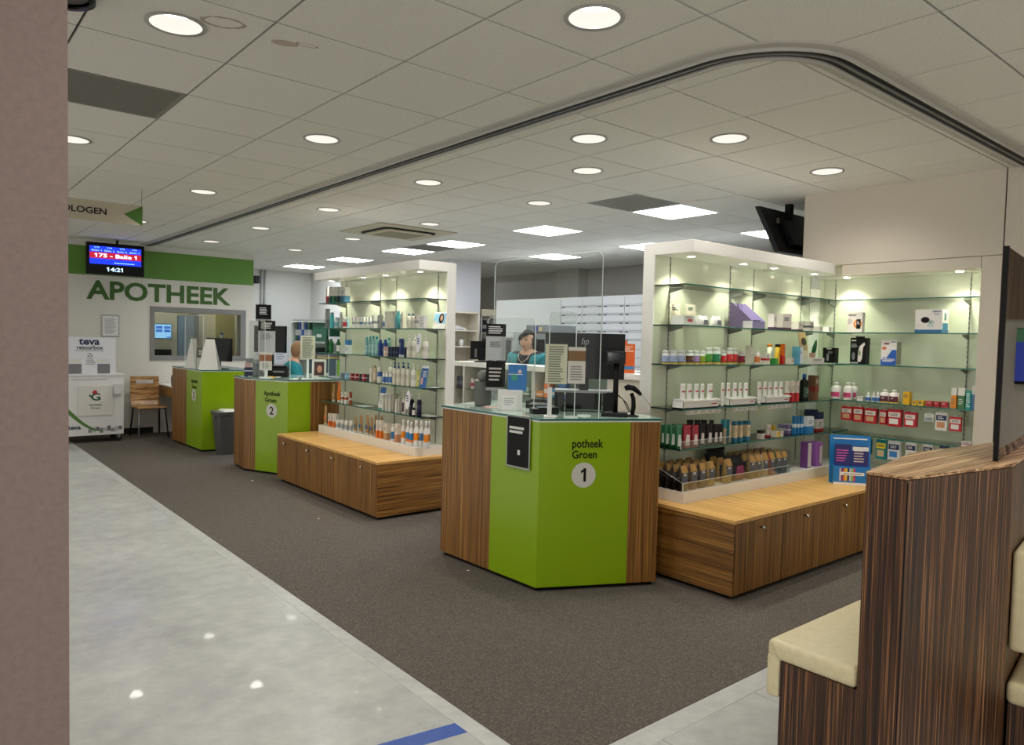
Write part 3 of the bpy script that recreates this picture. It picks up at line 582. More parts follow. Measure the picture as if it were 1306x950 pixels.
def product(r):
    k, w, d, h, c = r['k'], r['w'], r['d'], max(r['h'], .004), r['c']
    nm, cat = CAT[k]; nm = r.get('n', nm); rz = (-R(38) if k == 'pouch' and r['s'] == 'a5' else 0) if r['f'] == 'X' else -math.pi/2
    loc = (r['p'][0], r['p'][1], r['p'][2]+.0006)
    def fin(o): o.location = loc; o.rotation_euler = (0, 0, rz); return tag(o, r['l'], cat, r.get('g'))
    m0 = M(c[0], .42)
    if k == 'box':
        o = fin(G().box(-w/2, -d/2, 0, w/2, d/2, h).obj(nm, m0)); m1 = M(c[1], .42); st = r.get('style', 'plain'); tz = (.55*h, .8*h)
        if st == 'base': wrap(w, d, 0, .42*h).obj('colour_band', m1, o)
        elif st == 'top': wrap(w, d, .64*h, h+.0005).obj('colour_band', m1, o); tz = (.2*h, .5*h)
        elif st == 'basestrip': wrap(w, d, 0, .14*h).obj('colour_band', m1, o)
        elif st == 'stripe': wrap(w, d, .36*h, .56*h).obj('colour_band', m1, o); tz = (.66*h, .88*h)
        elif st == 'ends': wrap(w, d, 0, .22*h).obj('colour_band', m1, o); wrap(w, d, .82*h, h+.0005).obj('colour_band', m1, o); tz = (.5*h, .7*h)
        elif st == 'front': fplate(w, d, -w*.34, w*.5, .03*h, .97*h).obj('front_panel', m1, o)
        elif st == 'emblem': fplate(w, d, -w*.22, w*.22, .8*h, .93*h).obj('emblem', m1, o); tz = (.4*h, .62*h)
        elif st == 'spot': fplate(w, d, -w*.2, w*.2, .35*h, .65*h).obj('emblem', m1, o); tz = (.75*h, .9*h)
        elif st == 'label': fplate(w, d, -w*.02, w*.44, .12*h, .84*h).obj('label', m1, o); tz = None
        elif st == 'lines': bars((0, -d/2, h*.5), UX, w*.8, h*.8, 7, .45).obj('printed_text', m1, o); tz = None
        if r.get('rb'): wrap(w, d, 0, .12*h, .0007).obj('base_band', M('#b02838', .4), o)
        if tz and not r.get('pic') and w > .02: bars((0, -d/2, (tz[0]+tz[1])/2), UX, w*.7, tz[1]-tz[0], 3, .42, off=.0008).obj('printed_text', ink(c[0]), o)
        pic = r.get('pic'); y = -d/2
        if pic == 'meter':
            disc(G(), (w*.2, y, h*.42), UX, w*.28, .0006, 28, off=.0002).obj('orange_ring', M('#d9801e', .5), o); disc(G(), (w*.2, y, h*.42), UX, w*.15, .0006, 24, off=.0006).obj('ring_centre', m0, o)
            fplate(w, d, w*.12, w*.4, h*.18, h*.66, .0016).obj('meter_picture', black_m, o); bars((w*.26, y, h*.48), UX, w*.18, h*.16, 3, .4, off=.0017).obj('meter_digits', white_s, o)
            bars((-w*.12, y, h*.86), UX, w*.6, h*.1, 2, .5, off=.0006, ragged=.2).obj('printed_text', M('#4a3a34', .6), o); bars((-w*.28, y, h*.55), UX, w*.32, h*.25, 5, .3, off=.0006).obj('small_print', ink(c[0]), o)
        elif pic == 'bp':
            pb = G(); pb.add([(w*x_, y-.0006, h*z_) for x_, z_ in ((-.05,.28),(.17,.22),(.24,.5),(.02,.6))] + [(w*x_, y, h*z_) for x_, z_ in ((-.05,.28),(.17,.22),(.24,.5),(.02,.6))], [(0,1,2,3),(7,6,5,4),(0,4,5,1),(1,5,6,2),(2,6,7,3),(3,7,4,0)]); pb.obj('monitor_picture', M('#c3ccd2', .5), o)
            fplate(w, d, w*.02, w*.15, h*.4, h*.52, .0011).obj('monitor_screen', M('#8fa6a0', .4), o); disc(G(), (-w*.12, y, h*.55), UX, w*.16, .0006, 20, off=.0001, r2=h*.13).obj('cuff_picture', black_m, o)
            text('lettering', 'OMRON', (w*.28, y, h*.91), UX, h*.06, M('#1f4a94', .5), o, w=w*.3, bold=.02); bars((w*.3, y, h*.8), UX, w*.22, h*.07, 2, .4, off=.0006).obj('small_print', ink(c[0]), o)
            G().box(w/2, -d/2+.01, h*.14, w/2+.0007, d/2-.01, h*.42).obj('side_panel', M('#2a7aa8', .5), o); G().box(w/2, -d/2+.04, h*.55, w/2+.0007, d/2-.045, h*.85).obj('side_picture', M('#5a8a94', .5), o)
            bars((-w*.36, y, h*.36), UX, w*.2, h*.04, 2, .3, off=.0006).obj('pulse_line', M('#c9a9a4', .6), o)
        elif pic in ('therm', 'blk2'):
            if pic == 'therm':
                g = G(); n = 14; P = [(.02,.1),(.2,.08),(.3,.2),(.32,.5),(.36,.66),(.46,.74),(.42,.84),(.3,.78),(.12,.68),(.05,.5),(.03,.25)]
                g.add([(w*(x_-.02), y-.0008, h*z_) for x_, z_ in P] + [(w*(x_-.02), y, h*z_) for x_, z_ in P], [tuple(range(len(P)))] + [(i, (i+1) % len(P), len(P)+(i+1) % len(P), len(P)+i)[::-1] for i in range(len(P))]); g.obj('thermometer_picture', M('#d6d0cc', .5), o)
                disc(G(), (w*.12, y, h*.42), UX, w*.075, .0006, 18, off=.0009, r2=h*.1).obj('thermometer_screen', M('#7a9a5a', .5), o); disc(G(), (-w*.28, y, h*.3), UX, w*.1, .0006, 18, off=.0002, r2=h*.15).obj('cap_picture', M('#6f7276', .5), o)
                text('lettering', 'BRAUN', (-w*.28, y, h*.9), UX, h*.06, white_s, o, w=w*.28, bold=.02)
                G().box(-w*.28, -.004, h, w*.28, .004, h*1.06).obj('hang_tab', m0, o); G().box(-w/2, y-.0006, h*.02, w*.05, y, h*.07).obj('grey_strip', M('#9a9a98', .5), o)
            else: fplate(w, d, -w*.18, 0, h*.15, h*.6).obj('part_picture', M('#8f8a90', .5), o); fplate(w, d, -w*.2, w*.2, h*.9, h*.97).obj('hang_slot', white_s, o)
            bars((-w*.2 if pic == 'therm' else w*.15, y, h*.7), UX, w*.45, h*.16, 4, .35, off=.0006).obj('printed_text', M('#b9b9bb', .6), o)
        elif pic == 'nasal':
            g = G(); P = [(-.5,0),(.5,0),(.5,.62),(.15,.62),(-.5,.2)]; g.add([(w*x_, y-.0006, h*z_) for x_, z_ in P] + [(w*x_, y, h*z_) for x_, z_ in P], [(0,1,2,3,4)] + [(5+i, 5+(i+1) % 5, (i+1) % 5, i) for i in range(5)]); g.obj('blue_field', M('#1e55b0', .42), o)
            g = G(); P = [(-.3,.32),(-.16,.27),(.22,.62),(.1,.68)]; g.add([(w*x_, y-.0014, h*z_) for x_, z_ in P] + [(w*x_, y, h*z_) for x_, z_ in P], [(0,1,2,3)] + [(4+i, 4+(i+1) % 4, (i+1) % 4, i) for i in range(4)]); g.obj('device_picture', M('#d5d6da', .5), o)
            disc(G(), (-w*.3, y, h*.68), UX, w*.16, .0006, 20, off=.0001, r2=h*.07).obj('face_picture', M('#cc7a5a', .5), o); bars((-w*.12, y, h*.86), UX, w*.4, h*.09, 1, .7, off=.0006).obj('red_script', M('#8c3a34', .6), o)
            text('lettering', 'OMRON', (w*.28, y, h*.94), UX, h*.035, M('#1f4a94', .5), o, w=w*.3, bold=.02); bars((0, y, h*.2), UX, w*.8, h*.14, 3, .5, off=.0012).obj('printed_text', white_s, o); G().box(w/2, -d/2+.006, h*.04, w/2+.0007, d/2-.006, h*.94).obj('side_panel', M('#9c9a86', .5), o)
        return o
    if k in ('bottle', 'can', 'jar', 'dropper', 'spray', 'pump'):
        rr = w/2
        if k == 'jar': prof = [(rr*.9,0),(rr,.06*h),(rr,.6*h),(rr*.96,.64*h)]; cap = [(rr*1.02,.64*h),(rr*1.02,.96*h),(rr*.94,h)]; lz = (.12*h,.56*h)
        elif k == 'can': cc = r.get('cap', .16); prof = [(rr*.94,0),(rr,.03*h),(rr,(1-cc-.06)*h),(rr*.8,(1-cc)*h)]; cap = [(rr*.78,(1-cc)*h),(rr*.78,.97*h),(rr*.6,h)]; lz = (.1*h,.62*h)
        elif k == 'dropper': prof = [(rr*.9,0),(rr,.05*h),(rr,.5*h),(rr*.45,.62*h),(rr*.45,.66*h)]; cap = [(rr*.5,.64*h),(rr*.5,.8*h),(rr*.28,.86*h),(rr*.2,h)]; lz = (.1*h,.46*h)
        elif k == 'spray': prof = [(rr*.92,0),(rr,.03*h),(rr,.62*h),(rr*.52,.76*h),(rr*.5,.78*h)]; cap = [(rr*.52,.77*h),(rr*.52,.96*h),(rr*.4,h)]; lz = (.24*h,.52*h)
        elif k == 'pump': prof = [(rr*.95,0),(rr,.03*h),(rr,.66*h),(rr*.8,.71*h),(rr*.38,.74*h),(rr*.38,.76*h)]; cap = [(rr*.45,.75*h),(rr*.45,.83*h),(rr*.16,.84*h),(rr*.16,.93*h)]; lz = (.3*h,.52*h)
        elif r.get('nk'): prof = [(rr*.95,0),(rr,.03*h),(rr,.68*h),(rr*.8,.76*h),(rr*.36,.82*h),(rr*.36,.85*h)]; cap = [(rr*.42,.84*h),(rr*.42,.98*h),(rr*.36,h)]; lz = (.14*h,.52*h)
        elif r.get('wide'): prof = [(rr*.95,0),(rr,.03*h),(rr,.68*h),(rr*.9,.75*h),(rr*.76,.78*h)]; cap = [(rr*.82,.77*h),(rr*.82,.97*h),(rr*.76,h)]; lz = (.1*h,.6*h)
        else: prof = [(rr*.94,0),(rr,.03*h),(rr,.72*h),(rr*.84,.8*h),(rr*.5,.85*h)]; cap = [(rr*.55,.84*h),(rr*.55,.985*h),(rr*.48,h)]; lz = (.14*h,.56*h)
        body = m0 if not (k == 'bottle' and c[0] in ('#86b6b4', '#8ab8b5', '#4f97a3')) else M(c[0], .12)
        o = fin(G().lathe(prof, 18).obj(nm, body, smooth=True)); G().lathe(cap, 18).obj('cap', M(c[2] if len(c) > 2 else c[1], .4), o, smooth=True)
        if k == 'pump':
            G().box(-rr*.75, -rr*.14, .93*h, rr*.3, rr*.14, h).obj('pump_nozzle', M(c[2], .4), o, bevel=.001)
        if len(c) > 2:
            a0, a1 = lz
            if r.get('nk'):
                ang = [R(-90+x) for x in range(-60, 61, 15)]; a1 = a1*(.8 if c[1] == '#d0407a' else 1)
                G().add([(rr*1.012*math.cos(q), rr*1.012*math.sin(q), z) for z in (a0, a1) for q in ang], [(i, i+1, 10+i, 9+i) for i in range(8)]).obj('label', M(c[1], .5), o, smooth=True)
            else: G().lathe([(rr*1.012,a0),(rr*1.012,a1)], 18, cap=False).obj('label', M(c[1], .5), o, smooth=True)
            if r.get('yl'): G().lathe([(rr*1.016,.02*h),(rr*1.016,.1*h)], 18, cap=False).obj('yellow_band', M('#e0b81e', .5), o, smooth=True); G().lathe([(rr*1.018,.1*h),(rr*1.018,.16*h)], 18, cap=False).obj('navy_band', M('#1c2a52', .5), o, smooth=True)
            if k == 'spray' and c[1].startswith('#2b'): G().lathe([(rr*1.014,.14*h),(rr*1.014,.24*h)], 18, cap=False).obj('orange_band', M('#ea7a1c', .5), o, smooth=True)
            if w > .03 and k != 'can': bars((0, -rr*1.02, (a0*.4+a1*.6)), UX, rr*.7, (a1-a0)*.4, 2, .4).obj('printed_text', ink(c[1]), o)
        return o
    if k == 'tube':
        w *= 1.25 if r.get('flat') else 1; dp = w*(.55 if r.get('flat') else .8)
        if r.get('inv'):   # straight stick tube with cap on top
            o = fin(G().lathe([(w*.48,0),(w*.5,.01),(w*.5,.86*h)], 18).obj(nm, m0, smooth=True)); G().lathe([(w*.52,.86*h),(w*.52,.99*h),(w*.48,h)], 18).obj('cap', M(c[2], .4), o, smooth=True)
            bars((0, -w*.5, .5*h), UX, w*.5, .3*h, 3, .5, off=.0006).obj('printed_text', ink(c[0]), o); return o
        o = fin(G().loft([ell(w*.8, dp*.9, .12*h), ell(w*.88, dp*.92, .2*h), ell(w*.96, dp*.6, .6*h), ell(w, .004, .95*h), ell(w, .003, h)]).obj(nm, m0, smooth=True))
        G().loft([ell(w*.72, dp*.85, 0), ell(w*.76, dp*.88, .12*h)]).obj('cap', M(c[1], .4), o, smooth=True)
        g = G(); z0, z1 = (.3*h, .52*h) if not r.get('flat') else (.66*h, .72*h)
        yy = lambda z: -(dp*.46*(1-z/h)+.002) - .003
        g.add([(-w*.3, yy(z0), z0), (w*.3, yy(z0), z0), (w*.3, yy(z1), z1), (-w*.3, yy(z1), z1), (-w*.3, 0, z0), (w*.3, 0, z0), (w*.3, 0, z1), (-w*.3, 0, z1)], [(0,1,2,3),(7,6,5,4),(0,4,5,1),(1,5,6,2),(2,6,7,3),(3,7,4,0)])
        g.obj('print', M(c[2], .5), o); return o
    if k == 'pouch':
        if r['s'] == 'a5': w *= 1.5; d *= .75
        o = fin(G().loft([ell(w*.96, d*.9, 0, 16, 4), ell(w*.98, d, .22*h, 16, 3.5), ell(w, d*.85, .6*h, 16, 3), ell(w*.99, d*.45, .82*h, 16, 3), ell(w*.9, .006, .9*h, 16, 3), [(a, b, z+(.02*h if (q % 3) else -.03*h)) for q, (a, b, z) in enumerate(ell(w*1.04, .004, h, 16, 3))]]).obj(nm, M(c[0], .3), smooth=True))
        g = G(); g.add([(-w*.22, -d*.55, .12*h), (w*.34, -d*.55, .12*h), (w*.28, -d*.46, .6*h), (-w*.1, -d*.46, .6*h), (-w*.22, 0, .12*h), (w*.34, 0, .12*h), (w*.28, 0, .6*h), (-w*.1, 0, .6*h)], [(0,1,2,3),(7,6,5,4),(0,4,5,1),(1,5,6,2),(2,6,7,3),(3,7,4,0)]); g.obj('print', M(c[1], .4), o); return o
    if k == 'flat':
        o = fin(G().box(-w/2, -d/2, 0, w/2, d/2, .0035).obj(nm, m0)); bars((0, 0, .0035), UX, w*.7, d*.7, 5, .4, up=(0,1,0), off=.0001).obj('printed_text', M(c[1], .6), o); return o
    if k in ('card', 'leaf', 'talker'):
        lean = .18*h if k == 'card' else .02
        U, V = Vector((1,0,0)), Vector((0, lean, h)).normalized()
        if k == 'talker':
            r['w'] = w = min(w, .075); o = disc(G(), (0, 0, h*.62), U, w*.5, .002, 28, up=V, r2=h*.38).obj(nm, m0); fin(o); G().box(-.004, .001, 0, .004, .003, h*.5).obj('stem', M('#cfd6d4', .2), o)
            bars((0, -.002, h*.68), U, w*.6, h*.3, 3, .5, off=.0005).obj('printed_text', M(c[1], .5), o); return o
        if k == 'leaf':
            g = G(); P = []
            for i in range(16):
                a = 2*math.pi*i/16; P.append((.34*w*math.cos(a)*(1-.3*math.sin(a)), math.sin(a)*.44*h)) 
            rot = R(28); v = [(x_*math.cos(rot)+z_*math.sin(rot)*.5, y_, h*.55+z_*.62) for y_ in (-.002, .002) for x_, z_ in P]
            g.add(v, [tuple(range(16))[::-1], tuple(range(16, 32))] + [(i, (i+1) % 16, 16+(i+1) % 16, 16+i) for i in range(16)]); o = fin(g.obj(nm, m0)); G().tube([(-.01,0,.0),(-.005,0,h*.3)], .002, 6).obj('stalk', M('#2a4a30', .5), o); return o
        L_ = math.hypot(lean, h); o = fin(plate(G(), (0, -d*.3+lean/2, h/2), U, w, L_, .002, V).obj(nm, m0))
        G().prism([(-w*.15,-d*.3+lean*.8),(w*.15,-d*.3+lean*.8),(w*.12,d*.5),(-w*.12,d*.5)], 0, .003).obj('easel_foot', m0, o)
        P = lambda a, b: Vector((w*a, -d*.3+lean*b, h*b)); pic = r.get('pic')
        if pic == 'model':
            plate(G(), P(0, .62), U, w*.94, L_*.6, .0008, V, .002).obj('picture_sky', M('#8fc0e2', .5), o)
            disc(G(), P(.12, .62), U, w*.2, .0008, 20, V, .003, h*.3).obj('picture_hair', M('#241a18', .6), o); disc(G(), P(.15, .64), U, w*.1, .0008, 20, V, .004, h*.17).obj('picture_face', M('#cf9c84', .6), o); disc(G(), P(-.33, .36), U, w*.12, .0008, 14, V, .003, h*.12).obj('picture_flower', M('#e2cfc8', .6), o)
        elif pic == 'blue':
            plate(G(), P(0, .93), U, w, L_*.12, .0008, V, .002).obj('header', M(c[1], .5), o); plate(G(), P(-.2, .3), U, w*.3, L_*.3, .0008, V, .002).obj('picture_figure', M('#d8a08c', .5), o); bars(P(.1, .62), U, w*.6, h*.3, 4, .4, V, .0021).obj('printed_text', white_s, o)
        elif pic == 'bluetop':
            plate(G(), P(0, .86), U, w, L_*.26, .0008, V, .002).obj('header', M(c[1], .5), o); bars(P(0, .45), U, w*.7, h*.4, 6, .35, V, .0021).obj('printed_text', M('#8a8f8c', .6), o); plate(G(), P(0, .05), U, w, L_*.09, .0008, V, .002).obj('footer', M('#3f8f80', .5), o)
        elif pic == 'mount':
            plate(G(), P(0, .8), U, w*.9, L_*.3, .0008, V, .002).obj('picture_sky', M('#c4a070', .5), o); disc(G(), P(.1, .68), U, w*.34, .0008, 20, V, .003, h*.12).obj('picture_hill', M('#3a2a1c', .6), o); plate(G(), P(.3, .7), U, w*.2, L_*.1, .0008, V, .004).obj('picture_leaves', M('#1c4a30', .6), o); plate(G(), P(0, .22), U, w*.9, L_*.36, .0008, V, .002).obj('picture_ground', M('#c2b6a4', .6), o); text('lettering', 'Vogel', P(0, .9), U, h*.06, M('#8c7a5a', .5), o, w=w*.6, up=V) if 0 else None
        else:
            bars(P(0, .78), U, w*.6, h*.16, 2, .7, V, .0021).obj('printed_text', M(c[1], .6), o); bars(P(0, .4), U, w*.6, h*.3, 5, .3, V, .0021).obj('small_print', M('#a08f86', .6), o)
            for sx in (-1, 1): bars(P(.43*sx, .5), U, w*.06, h*.9, 8, .5, V, .0021, 0).obj('dot_border', M('#8f948a', .6), o)
        return o
    if k == 'tray':
        y0, y1 = -d/2, d/2
        o = fin(G().box(-w/2, y0, 0, w/2, y1, .006).box(-w/2, y0, 0, w/2, y0+.003, h*.85).box(-w/2, y1-.003, 0, w/2, y1, h).box(-w/2, y0, 0, -w/2+.003, y1, h).box(w/2-.003, y0, 0, w/2, y1, h).obj(nm, M('#e6e5e2', .2)))
        G().box(-w/2, y0-.012, h*.82, w/2, y1, h*.86).box(-w/2, y0-.014, h*.78, w/2, y0-.01, h*.9).obj('rim', M('#eceae8', .2), o); bars((w*.36, y0, h*.42), UX, w*.16, h*.2, 1, .6, off=.0006, ragged=0).obj('red_script', M(c[1], .5), o)
        G().box(-w/2+.01, y0-.016, -.036, w/2, y0-.0145, -.006).obj('price_rail', M('#c9c6c0', .4), o)
        for i in range(5): bars((-w/2+w*(i+.5)/5, y0-.0165, -.021), UX, w*.15, .016, 2, .4).obj('price_ticket', M('#77777a', .6), o)
        return o
    if k == 'lilac':
        f = .28*h
        o = fin(G().box(-w/2, -d/2, 0, w/2, d/2, .003).box(-w/2, d/2-.003, 0, w/2, d/2, h).obj(nm, M('#9486b4', .5)))
        for s_ in (-1, 1):
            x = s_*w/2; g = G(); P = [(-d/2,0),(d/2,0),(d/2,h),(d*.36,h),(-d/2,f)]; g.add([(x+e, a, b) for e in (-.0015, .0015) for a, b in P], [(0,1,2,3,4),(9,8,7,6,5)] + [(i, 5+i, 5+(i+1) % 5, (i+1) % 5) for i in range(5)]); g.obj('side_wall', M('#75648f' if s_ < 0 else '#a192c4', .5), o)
        G().box(-w/2, -d/2-.002, 0, w/2, -d/2, f).obj('front_wall', M('#8f86b0', .5), o); G().box(-w/2-.0022, -d/2, 0, -w/2-.0012, -d*.1, f).obj('white_corner', M('#d9d4dc', .5), o)
        disc(G(), (0, d/2-.006, h*.74), UX, w*.2, .001, 20).obj('back_emblem', M('#3a3f5c', .5), o); G().box(w*.14, d/2-.006, h*.5, w*.38, d/2-.004, h*.72).obj('back_ticket', M('#c9a9b0', .5), o)
        for i in range(2): G().box(-w*.3+i*w*.3, -d/2+.01, .004, -w*.08+i*w*.3, -d/2+.02, f*1.15).obj('sachet', M('#2b2e4c', .4), o)
        return o
    if k == 'pack':
        o = fin(G().box(-w/2, -d/2, 0, w/2, d/2, h).obj(nm, M(c[0], .35))); G().box(-w*.44, -d/2-.0008, .55*h, w*.44, -d/2, .84*h).obj('header_panel', M(c[1], .4), o); G().box(-w*.36, -d/2-.0008, .14*h, w*.3, -d/2, .46*h).obj('picture', M(c[2], .5), o)
        bars((0, -d/2, .7*h), UX, w*.6, .16*h, 2, .5, off=.001).obj('printed_text', ink(c[1]), o); G().box(-w*.14, -.001, h, w*.14, .001, h+.012).obj('hang_tab', M('#d0d6d2', .2), o)
        zt = r['zs']-.009-loc[2]; G().tube([(0, -d/2-.02, h+.008), (0, .16, h+.008), (0, .17, zt)], .0022, 6).obj('hook', chrome, o); return o
